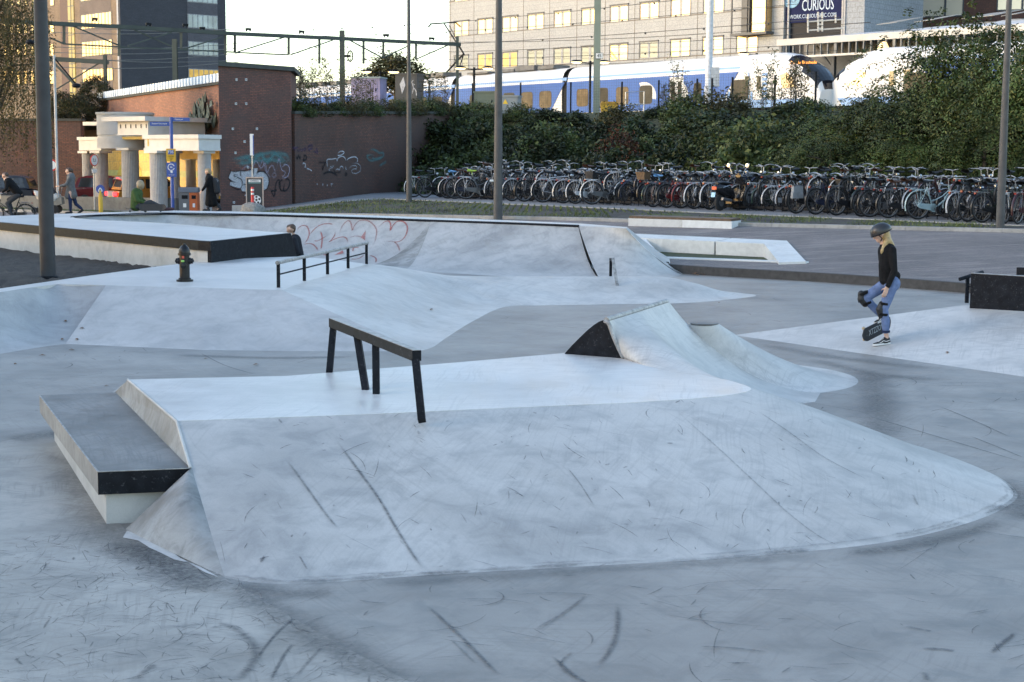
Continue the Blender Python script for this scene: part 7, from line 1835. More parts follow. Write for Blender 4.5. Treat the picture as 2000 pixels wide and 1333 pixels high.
# litter bin
lb = PD(370, 411, 61.5); bt = thing('litter_bin', 'twin grey and orange litter bin beside the blue signpost', 'bin', (lb.x, lb.y, .42))
w1 = 36*61.5/FPX; hb2 = .86
M_BG = mat('bin_grey', (.10, .11, .13), .45, 0, .05, 3); M_BO = mat('bin_orange', (.48, .10, .02), .45, 0, .05, 3)
for x0, x1, m_, nm in ((-w1/2, .045, M_BG, 'grey_half'), (.05, w1/2, M_BO, 'orange_half')):
    h2 = MB().bb(x0, x1, -.25, .25, 0, hb2).build(nm, m_, bt); MB().bb(x0+(x1-x0)*.3, x1-.05, -.262, -.251, .62, .76).build('opening', M_STEEL, h2); MB().bb(x0+(x1-x0)*.42, x0+(x1-x0)*.72, -.258, -.251, .30, .45).build('symbol', M_WHT, h2)
rows = [[V3(x, .28*math.cos(a)*-1, hb2+.01+.2*math.sin(a)) for a in np.linspace(0, math.pi, 13)] for x in (-w1/2-.02, w1/2+.02)]
hd = MB().grid(rows); hd.add(rows[0], [tuple(range(13))]); hd.add(rows[1], [tuple(range(13))]); hd.build('domed_lid', M_BG, bt, True)
MB().bb(-w1/2-.02, w1/2+.02, -.2, .2, -.1, .0).build('plinth', M_STEEL, bt)
# bus stop style post, poster, beacon post, boulder, block
p = PD(494, 404, 60); t = thing('totem_post', 'slim white totem sign on a thin grey pole before the brick tower', 'sign', (p.x, p.y, .45))
z1_, z2_ = PD(494, 262, 60).z-.45, PD(494, 304, 60).z-.45; MB().tube([(0, 0, -.1), (0, 0, z2_+.1)], .028, 8).build('pole', MATS['galvanised'], t)
tb_ = MB().bb(-.075, .055, -.05, .05, z2_, z1_).build('totem', M_WHT, t); MB().bb(.035, .056, -.052, .052, z2_+.02, z1_-.05).build('blue_edge', M_BLUE, tb_)
p = PD(498, 408, 59.2); t = thing('poster_stand', 'framed poster stand showing a black and white football', 'poster stand', (p.x, p.y, .45))
zz1 = PD(498, 346, 59.2).z-.45; wq2 = 30*59.2/FPX
fm = MB(); fm.bb(-wq2/2-.04, -wq2/2, -.03, .03, -.1, zz1); fm.bb(wq2/2, wq2/2+.04, -.03, .03, -.1, zz1); fm.bb(-wq2/2, wq2/2, -.03, .03, zz1-.05, zz1); fm.bb(-wq2/2, wq2/2, -.03, .03, .05, .09); fm.build('frame', mat('frame_tan', (.42, .33, .28), .6), t)
ps_ = MB().bb(-wq2/2, wq2/2, -.01, .01, .09, zz1-.05).build('poster', mat('poster_dark', (.03, .032, .036), .5, 0, 0), t)
MB().lathe([(0, .016), (.17, .016), (.17, .011), (0, .011)], (.06, 0, .62), 24, 'Y').build('football', M_WHT, ps_)
for a in range(6):
    rr2, ax = (.115, a*1.2566) if a < 5 else (0, 0)
    MB().lathe([(0, .022), (.047, .022), (.047, .017), (0, .017)], (.06+rr2*math.cos(ax+.3), 0, .62+rr2*math.sin(ax+.3)), 5, 'Y').build('black_patch', MATS['sign_black'], ps_)
MB().bb(-wq2/2+.06, wq2/2-.06, -.016, -.011, zz1-.19, zz1-.1).build('title_bar', M_WHT, ps_); MB().bb(-wq2/2+.06, wq2/2-.06, -.016, -.011, zz1-.24, zz1-.205).build('teal_bar', mat('poster_teal', (.12, .25, .25), .5, 0, 0), ps_); text('lettering', 'SUPERSALE', .065, MATS['sign_black'], ps_, (0, -.02, zz1-.145), (R(90), 0, 0))
p = PD(493.5, 403, 57.5); t = thing('beacon_post', 'red and white striped plastic beacon post on the boulder', 'bollard', (p.x, p.y, PD(493.5, 403, 57.5).z))
zz = PD(493.5, 366, 57.5).z-p.z
MB().lathe([(.075, 0), (.06, .03), (.055, .30), (.055, zz), (0, zz+.01)], n=12).build('post', M_SRED, t, True)
for k_ in (.42, .56): MB().lathe([(.057, zz*k_/.7+.0), (.057, zz*k_/.7+.07)], n=12).build('white_band', M_WHT, t, True)
def rock(p, r, label, seed):
    rg = random.Random(seed); mb = MB().ball((0, 0, 0), (1, 1, 1), 18, 12)
    mb.v = [tuple(Vector(v)*(1+.14*math.sin(v[0]*4+seed)*math.cos(v[1]*3.3)+.08*math.sin(v[2]*7+v[0]*5))) for v in mb.v]
    mb.v = [(v[0]*r[0], v[1]*r[1], v[2]*r[2]) for v in mb.v]
    o = mb.build('boulder', mat('granite', (.22, .21, .19), .9, 0, .35, 14, .4), None, True, loc=p); tag(o, label, 'boulder')
p = PD(493, 412, 57.5); rock(V3(p.x, p.y, p.z-.05), (.47, .4, .34), 'rounded grey granite boulder carrying the striped beacon post', 3)
p = PD(467, 410, 59.5); o = MB().box((0, 0, .07), (.46, .4, .22)).build('kerb_block', M_KERB, None, loc=(p.x, p.y, p.z-.02)); tag(o, 'small pale concrete block left of the boulder', 'block')
# ------------------------------------------------------------------ people
def cone_caps(mb, a, b, ra, rb, n=12):
    """tapered limb with round ends"""
    a, b = Vector(a), Vector(b); d = b-a; L = d.length
    if L < 1e-6: mb.ball(a, ra, n, 8); return
    t = d/L; prof = []
    for k in range(5): th = math.pi/2*(k/4); prof.append((max(1e-5, ra*math.sin(th)), -ra*math.cos(th)))
    for k in range(1, 5): th = math.pi/2*(k/4); prof.append((max(1e-5, rb*math.cos(th)), L+rb*math.sin(th)))
    M = t.to_track_quat('Z', 'Y').to_matrix(); mb.lathe(prof, a, n, M=M)
def fuse(name, parts, m, parent, voxel, smooth=6, extra=None):
    mb = MB()
    for q in parts:
        if len(q) == 2: mb.ball(q[0], q[1], 16, 12)
        else: cone_caps(mb, *q)
    if extra: extra(mb)
    o = mb.build(name, m, None)
    r = o.modifiers.new('r', 'REMESH'); r.mode = 'VOXEL'; r.voxel_size = voxel
    if smooth:
        s = o.modifiers.new('s', 'SMOOTH'); s.iterations = smooth; s.factor = .5
    bpy.context.view_layer.update()
    me = bpy.data.meshes.new_from_object(o.evaluated_get(bpy.context.evaluated_depsgraph_get()))
    bpy.data.objects.remove(o); me.name = name
    me.polygons.foreach_set('use_smooth', [True]*len(me.polygons)); me.materials.clear(); me.materials.append(m)
    return link(name, me, parent)
def skin(c): return mat('skin_%02d' % int(c[0]*100), c, .5, 0, .06, 30)
def head_parts(c, fwd, up=V3(0, 0, 1), r=.098):
    """skull, jaw, nose, chin, ears and brow about the head centre"""
    f = Vector(fwd).normalized(); u = (Vector(up)-f*f.dot(Vector(up))).normalized(); s = f.cross(u); c = Vector(c)
    P3 = lambda a, b, d: c+f*a*r+u*b*r+s*d*r
    out = [(P3(-.15, .22, 0), P3(.12, .20, 0), r*.93, r*.84), (P3(.25, -.25, 0), P3(.42, -.72, 0), r*.62, r*.42), (P3(.55, -.92, 0), P3(.62, -.9, 0), r*.24, r*.22),
           (P3(.82, .12, 0), P3(1.02, -.22, 0), r*.11, r*.17), (P3(.80, .32, -.3), P3(.80, .32, .3), r*.17, r*.17), (P3(.80, -.55, -.13), P3(.80, -.55, .13), r*.10, r*.10), (P3(.78, -.68, -.1), P3(.78, -.68, .1), r*.11, r*.11),
           (P3(.52, -.1, -.42), P3(.6, -.2, -.36), r*.3, r*.26), (P3(.52, -.1, .42), P3(.6, -.2, .36), r*.3, r*.26)]
    for k in (-1, 1): out.append((P3(-.05, .12, k*.90), P3(-.1, -.18, k*.88), r*.17, r*.12))
    return out, P3
def eyes(P3, r, parent):
    mw = mat('eye_white', (.6, .58, .55), .3, 0, 0); mp = mat('eye_dark', (.02, .015, .012), .3, 0, 0)
    for k in (-1, 1):
        e = MB().ball(P3(.80, .06, k*.33), r*.13, 10, 8).build('eye', mw, parent, True); MB().ball(P3(.90, .06, k*.34), r*.06, 8, 6).build('iris', mp, e, True)
def hand_parts(w, d, side, r=.0085, curl=.5, L=.17):
    """palm, five bent fingers and a thumb leaving the side of the palm; w wrist, d pointing direction, side = thumb direction"""
    w = Vector(w); d = Vector(d).normalized(); s = Vector(side); s = (s-d*s.dot(d)).normalized(); n = d.cross(s)
    out = []; pl = L*.5
    for k in range(4):
        o = (1.5-k)*r*2.05
        a = w+s*o*.7; b = w+d*pl+s*o
        out.append((a, b, r*1.35, r*1.15))
        ln = (L*.44, L*.5, L*.46, L*.36)[k]; d1 = (d+n*curl*.5).normalized(); d2 = (d+n*curl*1.4).normalized()
        m_ = b+d1*ln*.5; out.append((b, m_, r*1.0, r*.9)); out.append((m_, m_+d2*ln*.5, r*.9, r*.7))
    t0 = w+d*pl*.25+s*r*3; t1 = t0+(d*.6+s*.7+n*.3).normalized()*L*.22; out.append((t0, t1, r*1.2, r*1.0)); out.append((t1, t1+(d*.9+s*.2+n*.4).normalized()*L*.18, r*1.0, r*.8))
    return out
def person(label, loc, rz=0.): return thing('person', label, 'person', loc, rz)
M_BLKC = mat('cloth_black', (.010, .010, .011), .9, 0, .3, 12, spec=.15)
M_DENIM = mat('denim', (.125, .17, .30), .85, 0, .22, 14, .1, spec=.2)
M_DENIMD = mat('denim_dark', (.02, .03, .07), .85, 0, .2, 14, spec=.2)
M_BLOND = mat('hair_blond', (.36, .25, .11), .5, 0, .3, 40, .2)
M_BROWNH = mat('hair_brown', (.06, .032, .018), .5, 0, .3, 40, .2)
M_RUBBER = mat('shoe_white', (.62, .62, .60), .6, 0, .05, 10)
# ---- skater with helmet (facing left, one foot on the tipped board)
sk_loc = P(1724, 672, .09)
hh = None
g = person('girl in black helmet and jeans standing with one foot on a tipped skateboard', sk_loc)
K = lambda X, Y, y=0.: V3((X-550)/622., y, (1195-Y)/622.)
SK = skin((.52, .33, .25))
hc = K(492, 238, 0)
hp_l, P3 = head_parts(hc, (-.86, 0, -.42), r=.092)
hipR, hipL = K(608, 655, -.075), K(608, 650, .075)
kneeS, ankS = K(537, 885, -.085), K(565, 1098, -.08)
kneeB, ankB = K(398, 800, .10), K(560, 965, .13)
shN, shF = K(585, 372, -.15), K(575, 378, .15)
elN, wrN = K(600, 545, -.20), K(545, 690, -.19)
elF, wrF = K(585, 545, .20), K(565, 650, .2)
body = hp_l+[(K(520, 300), K(545, 360), .045, .055), (K(560, 380), K(600, 640), .10, .11), (shN, shF, .05, .05), (hipR, kneeS, .075, .05), (kneeS, ankS, .048, .034), (hipL, kneeB, .075, .05), (kneeB, ankB, .048, .034),
             (shN, elN, .042, .034), (elN, wrN, .034, .024), (shF, elF, .042, .034), (elF, wrF, .034, .024), (ankS, K(578, 1160, -.08), .034, .032), (K(578, 1166, -.08), K(490, 1191, -.09), .026, .018), (ankB, K(575, 985, .14), .034, .03), (K(575, 985, .14), K(515, 1012, .13), .026, .018)]
body += hand_parts(wrN, (K(528, 745)-K(545, 690)), (-1, 0, 0), .0082, .55, .165)
body += hand_parts(wrF, (K(555, 705)-K(565, 650)), (-1, 0, 0), .0082, .5, .16)
bd = fuse('body', body, SK, g, .0065, 4); eyes(P3, .092, g)
fuse('jeans', [(K(585, 640, -.0), K(615, 665, 0), .115, .118), (hipR, lerp(hipR, kneeS, .5), .098, .082), (lerp(hipR, kneeS, .5), kneeS, .082, .064), (kneeS, K(556, 985, -.083), .062, .062), (K(556, 985, -.083), K(562, 1075, -.08), .062, .05),
                (hipL, lerp(hipL, kneeB, .5), .098, .082), (lerp(hipL, kneeB, .5), kneeB, .082, .064), (kneeB, lerp(kneeB, ankB, .5), .062, .06), (lerp(kneeB, ankB, .5), lerp(kneeB, ankB, .88), .06, .048)], M_DENIM, g, .011, 4)
MB().lathe([(.052, 0), (.058, .0), (.058, .03), (.052, .03)], K(563, 1090, -.08), 16).build('turn_up', M_DENIMD, g, True)
fuse('jumper', [(K(562, 385, -.04), K(572, 500, -.03), .122, .125), (K(572, 500, 0), K(580, 612, 0), .132, .138), (K(562, 385, .04), K(572, 500, .03), .122, .125), (K(545, 590, 0), K(640, 600, 0), .08, .075), (shN, shF, .062, .062), (K(532, 345), K(560, 365), .06, .075), (shN, elN, .060, .050), (elN, K(553, 675, -.19), .050, .040), (shF, elF, .060, .050), (elF, K(567, 640, .2), .05, .04)], M_BLKC, g, .011, 5)
# hair falling from under the helmet
fuse('hair', [(K(535, 225, 0), K(560, 300, 0), .075, .072), (K(560, 290, -.03), K(605, 335, -.03), .06, .03), (K(548, 290, -.06), K(508, 380, -.10), .045, .028), (K(508, 375, -.10), K(498, 400, -.105), .03, .012), (K(555, 290, .05), K(585, 345, .06), .06, .03)], M_BLOND, g, .009, 3)
# helmet: shell with rim
f = Vector((-.90, 0, -.25)).normalized(); u = (V3(0, 0, 1)-f*f.z).normalized(); s = f.cross(u)
hm = MB(); hcx = K(500, 200, 0); rows = []
for i in range(13):
    th = math.pi*.57*i/12; row = []
    for k in range(29):
        a = 2*math.pi*k/28
        row.append(hcx+f*(.152*math.sin(th)*math.cos(a))+s*(.118*math.sin(th)*math.sin(a))+u*(.118*math.cos(th)-.02-.02*(th/1.79)**4*math.cos(a)))
    rows.append(row)
hm.grid(rows); he = hm.build('helmet', mat('helmet_black', (.022, .022, .023), .35, 0, .1, 20), g, True)
MB().tube(rows[-1], .007, 6).build('helmet_rim', M_STEEL, he, True)
MB().tube([rows[-1][5], P3(.1, -.6, 1.0), P3(.35, -1.05, .2), P3(.35, -1.05, -.2), P3(.1, -.6, -1.0), rows[-1][23]], .007, 5).build('chin_strap', M_BLKC, he, True)
# knee pads
M_PAD = mat('pad_black', (.012, .012, .013), .55, 0, .2, 20)
def pad(kc, fw, dn, rr=.072):
    fw = Vector(fw).normalized(); dn = Vector(dn).normalized()
    o = fuse('knee_pad', [(kc+fw*.032-dn*.07, kc+fw*.05, rr*.7, rr*.85), (kc+fw*.05, kc+fw*.028+dn*.08, rr*.85, rr*.7)], M_PAD, g, .010, 3)
    for q in (-.075, .075):
        c = kc+dn*q; M = dn.to_track_quat('Z', 'Y').to_matrix(); MB().lathe([(.068, -.018), (.073, -.015), (.073, .015), (.068, .018)], c, 18, M=M).build('strap', M_BLKC, o, True)
    MB().ball(kc+fw*.09, (.016, .03, .05), 10, 8).build('cap', mat('pad_cap', (.02, .02, .021), .3, 0, 0), o, True)
pad(kneeS, (-.95, 0, -.05), (ankS-hipR)); pad(kneeB, (-.95, 0, -.2), V3(.35, 0, -.9)*1)
# shoes
def shoe(heel, toe, z0, y, name='shoe', tilt=0.):
    h_, t_ = Vector(heel), Vector(toe); d = (t_-h_); d.normalize(); up = V3(0, 0, 1) - d*d.z; up.normalize(); s_ = d.cross(up); L = (t_-h_).length
    mb = MB(); secs = []
    for x, w_, z in ((0, .026, .085), (.05, .036, .105), (.28, .040, .108), (.42, .041, .086), (.6, .043, .052), (.8, .044, .042), (.95, .032, .034), (1, .012, .026)):
        c = h_+d*L*x; secs.append([c+s_*w_*math.cos(a)+up*(.018+max(0, z-.018)*math.sin(a)) for a in np.linspace(0, math.pi, 9)])
    mb.grid(secs); mb.add(secs[0], [tuple(range(9))]); o = mb.build(name, mat('shoe_black', (.012, .012, .013), .7, 0, 0), g, True)
    so_ = MB(); prof = [(0, .028), (.06, .037), (.3, .038), (.6, .046), (.82, .047), (.96, .034), (1.02, .0)]
    poly = [h_+d*L*x+s_*w_ for x, w_ in prof]+[h_+d*L*x-s_*w_ for x, w_ in prof[-2::-1]]
    so_.prism(poly, up*.026); so_.build('sole', M_RUBBER, o)
    st_ = MB()
    for k in (-1, 1):
        ps = smooth_curve([h_+d*L*.04+s_*k*.036+up*.056, h_+d*L*.25+s_*k*.0405+up*.045, h_+d*L*.42+s_*k*.044+up*.058, h_+d*L*.52+s_*k*.046+up*.044, h_+d*L*.66+s_*k*.0475+up*.034], 4)
        st_.tube(ps, .005, 5)
    st_.build('side_stripe', M_RUBBER, o)
    lc = MB()
    for k in range(5):
        c = h_+d*L*(.40+.07*k)+up*(.083-.009*k); lc.tube([c-s_*.028, c+up*.004, c+s_*.028], .004, 4)
    lc.build('laces', M_RUBBER, o)
shoe(K(603, 1188, -.08), K(452, 1205, -.10), 0, -.08); shoe(K(606, 985, .145), K(490, 1030, .12), 0, .13)
# ---- skateboard tipped on its edge under her rear foot
b_loc = sk_loc+K(360, 1180, -.02)
sb = thing('skateboard', 'dark skateboard tipped on edge showing a white lettered underside at her feet', 'skateboard', sk_loc)
cA, cB = K(362, 1062, -.10), K(374, 1188, -.05)      # end on the ground: upper and lower corner
dB = (K(625, 968, .22)-K(362, 1062, -.10)); ux = dB.normalized(); uy = (cB-cA); uy = (uy-ux*uy.dot(ux)); wd_ = uy.length; uy.normalize(); uz = ux.cross(uy)
if uz.y > 0: uz = -uz
Lb = .63; rows = []
def bp2(x, y, z): return cA+ux*x+uy*y+uz*z
nw = 9
def outline(x):
    e = .10; h_ = wd_/2
    if x < e: return h_*math.sqrt(max(0, 1-((e-x)/e)**2.6))
    if x > Lb-e: return h_*math.sqrt(max(0, 1-((x-(Lb-e))/e)**2))
    return h_
for z in (-.006, .006):
    rr_ = []
    for x in np.linspace(.0008, Lb-.0008, 26):
        k = -.03*max(0, (x-(Lb-.13))/.13)**1.5-.02*max(0, (.10-x)/.10)**1.5
        rr_.append([bp2(x, wd_/2+outline(x)*v_, z+k) for v_ in np.linspace(-1, 1, nw)])
    rows.append(rr_)
dk2 = MB(); dk2.grid(rows[0]); dk2.grid(rows[1])
per0 = [r[0] for r in rows[0]]+[r[-1] for r in rows[0]][::-1]; per1 = [r[0] for r in rows[1]]+[r[-1] for r in rows[1]][::-1]
n_ = len(per0); dk2.add(per0+per1, [(i, (i+1) % n_, n_+(i+1) % n_, n_+i) for i in range(n_)])
dk2.build('deck', mat('deck_black', (.022, .024, .028), .5, 0, .15, 20), sb)
# trucks and wheels on the far side, lettering on the near face
M_WHL = mat('wheel_cream', (.50, .38, .24), .5, 0, 0)
for x in (.07, Lb-.16):
    for y in (.02, wd_-.02):
        c = bp2(x, y, -.05); M = uy.to_track_quat('Z', 'Y').to_matrix(); MB().lathe([(.008, -.016), (.022, -.017), (.026, -.01), (.026, .01), (.022, .017), (.008, .016)], c, 14, M=M).build('wheel', M_WHL, sb, True)
    tk_ = MB(); tk_.beam(bp2(x, .0, -.05), bp2(x, wd_, -.05), .014); tk_.box(bp2(x, wd_/2, -.028), (.05, .04, .045)); tk_.build('truck', M_ALUD, sb)
MT = Matrix((-ux, uy*1.0, uz)).transposed() if False else None
tx = text('lettering', 'XTZZOVS', .125, mat('board_letter', (.42, .45, .46), .6, 0, 0), sb, bp2(.28, wd_*.47, .0085), (0, 0, 0), sx=.62, ext=.0008)
xa = ux; ya = -uy; za = xa.cross(ya)
if za.dot(uz) < 0: pass
tx.rotation_euler = Matrix((xa, ya, za)).transposed().to_euler()
# ---- boy behind the black bowl side
bl = V3(0, 0, 0); bp0 = PD(579, 505, 35.6); bl = V3(bp0.x, bp0.y, .0)
kid = person('boy in dark jacket with brown hair standing inside the bowl', bl)
zt = PD(570, 438.5, 35.6).z
hc = V3((568-579)*35.6/FPX+.01, 0, zt-.12)
hp_l, P3 = head_parts(hc, (-.95, .2, -.12), r=.098); SKD = skin((.45, .28, .21))
nk = hc+V3(.05, .02, -.13)
hips = V3(.05, 0, zt-.72)
fuse('body', hp_l+[(nk+V3(-.02, 0, .05), nk+V3(.02, 0, -.03), .048, .055), (nk+V3(.03, 0, -.1), hips, .11, .11), (nk+V3(.04, -.15, -.08), nk+V3(.12, -.2, -.34), .045, .035), (nk+V3(.12, -.2, -.34), nk+V3(.02, -.2, -.55), .034, .025), (nk+V3(.04, .15, -.08), nk+V3(.12, .2, -.34), .045, .035), (nk+V3(.12, .2, -.34), nk+V3(-.05, .2, -.5), .034, .025),
     (hips+V3(0, -.08, 0), V3(.02, -.1, .32), .07, .05), (V3(.02, -.1, .32), V3(.1, -.1, .08), .048, .035), (hips+V3(0, .08, 0), V3(.0, .1, .32), .07, .05), (V3(.0, .1, .32), V3(.1, .1, .08), .048, .035), (V3(.1, -.1, .06), V3(-.06, -.1, .05), .035, .028), (V3(.1, .1, .06), V3(-.06, .1, .05), .035, .028)]
     + hand_parts(nk+V3(.02, -.2, -.55), (-.2, 0, -1), (-1, 0, 0), .009, .6) + hand_parts(nk+V3(-.05, .2, -.5), (-.3, 0, -1), (-1, 0, 0), .009, .6), SKD, kid, .011, 4); eyes(P3, .098, kid)
M_NAVYC = mat('cloth_charcoal', (.018, .020, .026), .85, 0, .2, 10, spec=.2)
fuse('jacket', [(nk+V3(.04, -.03, -.1), hips+V3(0, 0, .0), .135, .135), (nk+V3(.03, .03, -.1), hips, .135, .13), (nk+V3(.04, -.15, -.08), nk+V3(.12, -.2, -.34), .065, .056), (nk+V3(.12, -.2, -.34), nk+V3(.02, -.2, -.52), .055, .045), (nk+V3(.04, .15, -.08), nk+V3(.12, .2, -.34), .065, .056), (nk+V3(.12, .2, -.34), nk+V3(-.05, .2, -.48), .055, .045)], M_NAVYC, kid, .014, 4)
fuse('trousers', [(hips+V3(0, -.07, .0), V3(.02, -.1, .32), .095, .075), (V3(.02, -.1, .32), V3(.1, -.1, .12), .072, .06), (hips+V3(0, .07, 0), V3(.0, .1, .32), .095, .075), (V3(.0, .1, .32), V3(.1, .1, .12), .072, .06)], M_BLKC, kid, .014, 4)
fuse('hair', [(P3(-.3, .45, 0), P3(.35, .62, 0), .088, .06), (P3(-.55, .1, 0), P3(-.6, -.35, 0), .065, .04), (P3(.5, .75, 0), P3(.85, .62, .1), .03, .015)], M_BROWNH, kid, .009, 2)
for y in (-.1, .1): fuse('shoe', [(V3(.12, y, .05), V3(-.10, y, .035), .05, .042)], MATS['shoe_black'], kid, .012, 2)
# ---- person in green sitting on a skateboard at the bowl rim
D6 = 46.0
s0 = PD(262, 413, D6); s0.z = ZB+.002
kk = D6/FPX
gs = person('blond person in green jumper sitting on a skateboard at the bowl rim', s0)
S = lambda X, Y, y=0.: V3((X-575)/6.667*kk, y, (1170-Y)/6.667*kk)
hc = S(660, 818); hp_l, P3 = head_parts(hc, (-.55, .8, .02), r=.105)
nk = S(640, 880); hp0 = S(600, 1095)
kn, an = S(800, 1040, -.08), S(1000, 1125, -.08); kn2, an2 = S(780, 1070, .12), S(930, 1130, .14)
shn, shf = S(600, 905, -.17), S(620, 905, .17); eln, wrn = S(640, 1010, -.22), S(725, 1040, -.12); elf, wrf = S(650, 1010, .2), S(730, 1035, .1)
fuse('body', hp_l+[(hc+V3(0, 0, -.08), nk+V3(0, 0, -.03), .05, .055), (nk+V3(-.03, 0, -.08), hp0+V3(0, 0, .02), .12, .13), (hp0+V3(0, -.08, .02), kn, .085, .055), (kn, an, .05, .036), (hp0+V3(0, .08, .02), kn2, .085, .055), (kn2, an2, .05, .036), (an, an+V3(.17, 0, .01), .036, .03), (an2, an2+V3(.16, 0, .01), .036, .03),
     (shn, eln, .045, .036), (eln, wrn, .035, .026), (shf, elf, .045, .036), (elf, wrf, .035, .026)] + hand_parts(wrn, (1, .2, -.1), (0, .3, 1), .009, .4) + hand_parts(wrf, (1, -.2, -.1), (0, -.3, 1), .009, .4), SKD, gs, .011, 4)
M_GREEN = mat('cloth_green', (.05, .085, .03), .9, 0, .2, 12, spec=.15)
fuse('jumper', [(nk+V3(-.05, -.05, -.10), hp0+V3(-.0, -.02, .02), .16, .165), (nk+V3(-.05, .05, -.10), hp0+V3(0, .02, .02), .16, .16), (shn, eln, .075, .065), (eln, wrn-V3(.03, 0, 0), .062, .048), (shf, elf, .075, .065), (elf, wrf-V3(.03, 0, 0), .062, .048), (shn, shf, .07, .07)], M_GREEN, gs, .014, 4)
M_GREYT = mat('cloth_slate', (.045, .048, .055), .9, 0, .2, 12, spec=.15)
fuse('trousers', [(hp0+V3(.05, -.07, .0), kn, .105, .075), (kn, lerp(kn, an, .85), .07, .055), (hp0+V3(.05, .08, .0), kn2, .105, .075), (kn2, lerp(kn2, an2, .85), .07, .055)], M_GREYT, gs, .014, 4)
fuse('hair', [(P3(-.1, .35, 0), P3(-.35, .1, 0), .112, .108), (P3(-.4, -.2, .3), P3(-.3, -.7, .4), .085, .05), (P3(-.4, -.2, -.4), P3(-.25, -.75, -.5), .085, .05), (P3(.2, .7, 0), P3(.5, .4, .3), .07, .04)], mat('hair_pale', (.30, .23, .14), .6, 0, .3, 40, .2), gs, .011, 2)
for a in (an, an2): fuse('shoe', [(a+V3(-.02, 0, -.01), a+V3(.19, 0, .0), .055, .05)], mat('shoe_maroon', (.05, .018, .02), .7, 0, 0), gs, .012, 2)
def small_board(loc, rz, label, standing=False):
    t = thing('skateboard', label, 'skateboard', loc, rz); mb = MB()
    L, W = .78, .20; top = []; 
    for z in (.095, .107):
        top.append([[V3(x, W/2*(math.sqrt(max(0, 1-max(0, (abs(x)-.29)/.1)**2)))*v_, z+.05*max(0, (abs(x)-.27)/.12)**1.5) for v_ in (-1, -.5, 0, .5, 1)] for x in np.linspace(-.385, .385, 21)])
    mb.grid(top[0]); mb.grid(top[1]); mb.build('deck', mat('deck_brown', (.03, .022, .016), .6, 0, .2, 10), t)
    for x in (-.22, .22):
        for y in (-.08, .08): MB().lathe([(0, -.018), (.024, -.018), (.027, 0), (.024, .018), (0, .018)], (x, y, .028), 12, 'Y').build('wheel', M_TYRE, t, True)
        MB().box((x, 0, .06), (.05, .16, .05)).build('truck', M_ALUD, t)
    return t
small_board(s0+V3(.12, -.05, 0), R(12), 'worn skateboard under the person in the green jumper')
b2 = small_board(s0+S(845, 1165, -.25)+V3(0, 0, .0), R(5), 'second skateboard lying on its side by the seated person'); b2.rotation_euler = (R(68), 0, R(5)); b2.location.z = ZB+.11
# ---- woman in black coat walking left
D7 = 60.3
w0 = PD(412, 412, D7); w0.z = gz(w0.x, w0.y)
k7 = D7/FPX
def walker(t, S, coat, legs, hair, hc, fwd, hat=None, coat_len=True, armpose=None):
    pass
wc_ = person('blond woman in long black coat with backpack walking past the columns', w0)
z0 = PD(412, 412, D7).z-w0.z
S = lambda X, Y, y=0.: V3((X-1760)/6.667*k7, y, (1145-Y)/6.667*k7+z0+.02)
hc = S(1728, 650); hp_l, P3 = head_parts(hc, (-.98, -.1, -.05), r=.105); nk = S(1745, 715)
hipw = S(1765, 920); k1_, a1_ = S(1735, 1040, -.07), S(1728, 1130, -.07); k2_, a2_ = S(1800, 1040, .08), S(1868, 1120, .08)
sh1, sh2 = S(1745, 740, -.17), S(1755, 740, .17); el1, wr1 = S(1710, 830, -.22), S(1658, 895, -.2); el2, wr2 = S(1810, 850, .22), S(1850, 915, .2)
fuse('body', hp_l+[(hc+V3(.02, 0, -.07), nk, .05, .055), (nk, hipw, .12, .13), (hipw+V3(0, -.08, 0), k1_, .085, .055), (k1_, a1_, .05, .035), (hipw+V3(0, .08, 0), k2_, .085, .055), (k2_, a2_, .05, .035), (a1_, a1_+V3(-.16, 0, -.04), .035, .03), (a2_, a2_+V3(-.1, 0, -.1), .035, .03), (sh1, el1, .045, .036), (el1, wr1, .035, .026), (sh2, el2, .045, .036), (el2, wr2, .035, .026)]
     + hand_parts(wr1, (wr1-el1), (0, .2, 1), .009, .6) + hand_parts(wr2, (wr2-el2), (-1, 0, 0), .009, .6), SK, wc_, .012, 4); eyes(P3, .105, wc_)
fuse('coat', [(nk+V3(0, -.04, -.06), S(1760, 860, -.04), .15, .16), (nk+V3(0, .04, -.06), S(1760, 860, .04), .15, .16), (S(1762, 860), S(1745, 1045), .17, .19), (S(1762, 860), S(1790, 1045), .17, .18), (sh1, el1, .075, .065), (el1, wr1-V3(-.03, 0, -.03), .062, .05), (sh2, el2, .075, .065), (el2, wr2-V3(.02, 0, -.02), .062, .05), (hc+V3(.03, 0, -.13), nk, .10, .11)], M_BLKC, wc_, .016, 4)
fuse('trousers', [(S(1750, 1010, -.06), a1_+V3(0, 0, .05), .085, .06), (S(1790, 1010, .07), a2_+V3(0, 0, .03), .085, .06)], M_GREYT, wc_, .015, 3)
fuse('hair', [(P3(-.25, .35, 0), P3(.25, .55, 0), .105, .075), (P3(-.5, 0, 0), P3(-.45, -.7, 0), .095, .07)], mat('hair_fair', (.30, .23, .14), .6, 0, .3, 40, .2), wc_, .011, 2)
for a, d in ((a1_, V3(-.17, 0, -.04)), (a2_, V3(-.1, 0, -.12))): fuse('shoe', [(a+V3(.03, 0, -.03), a+d, .052, .045)], MATS['shoe_black'], wc_, .012, 2)
bp_ = fuse('backpack', [(S(1822, 770, 0), S(1838, 890, 0), .14, .15)], mat('pack_black', (.015, .016, .02), .7, 0, .1, 10), wc_, .016, 3)
MB().box(S(1845, 760, 0), (.12, .2, .08), ry=.5).build('pack_flap', mat('pack_grey', (.16, .17, .19), .6, 0, 0), bp_)
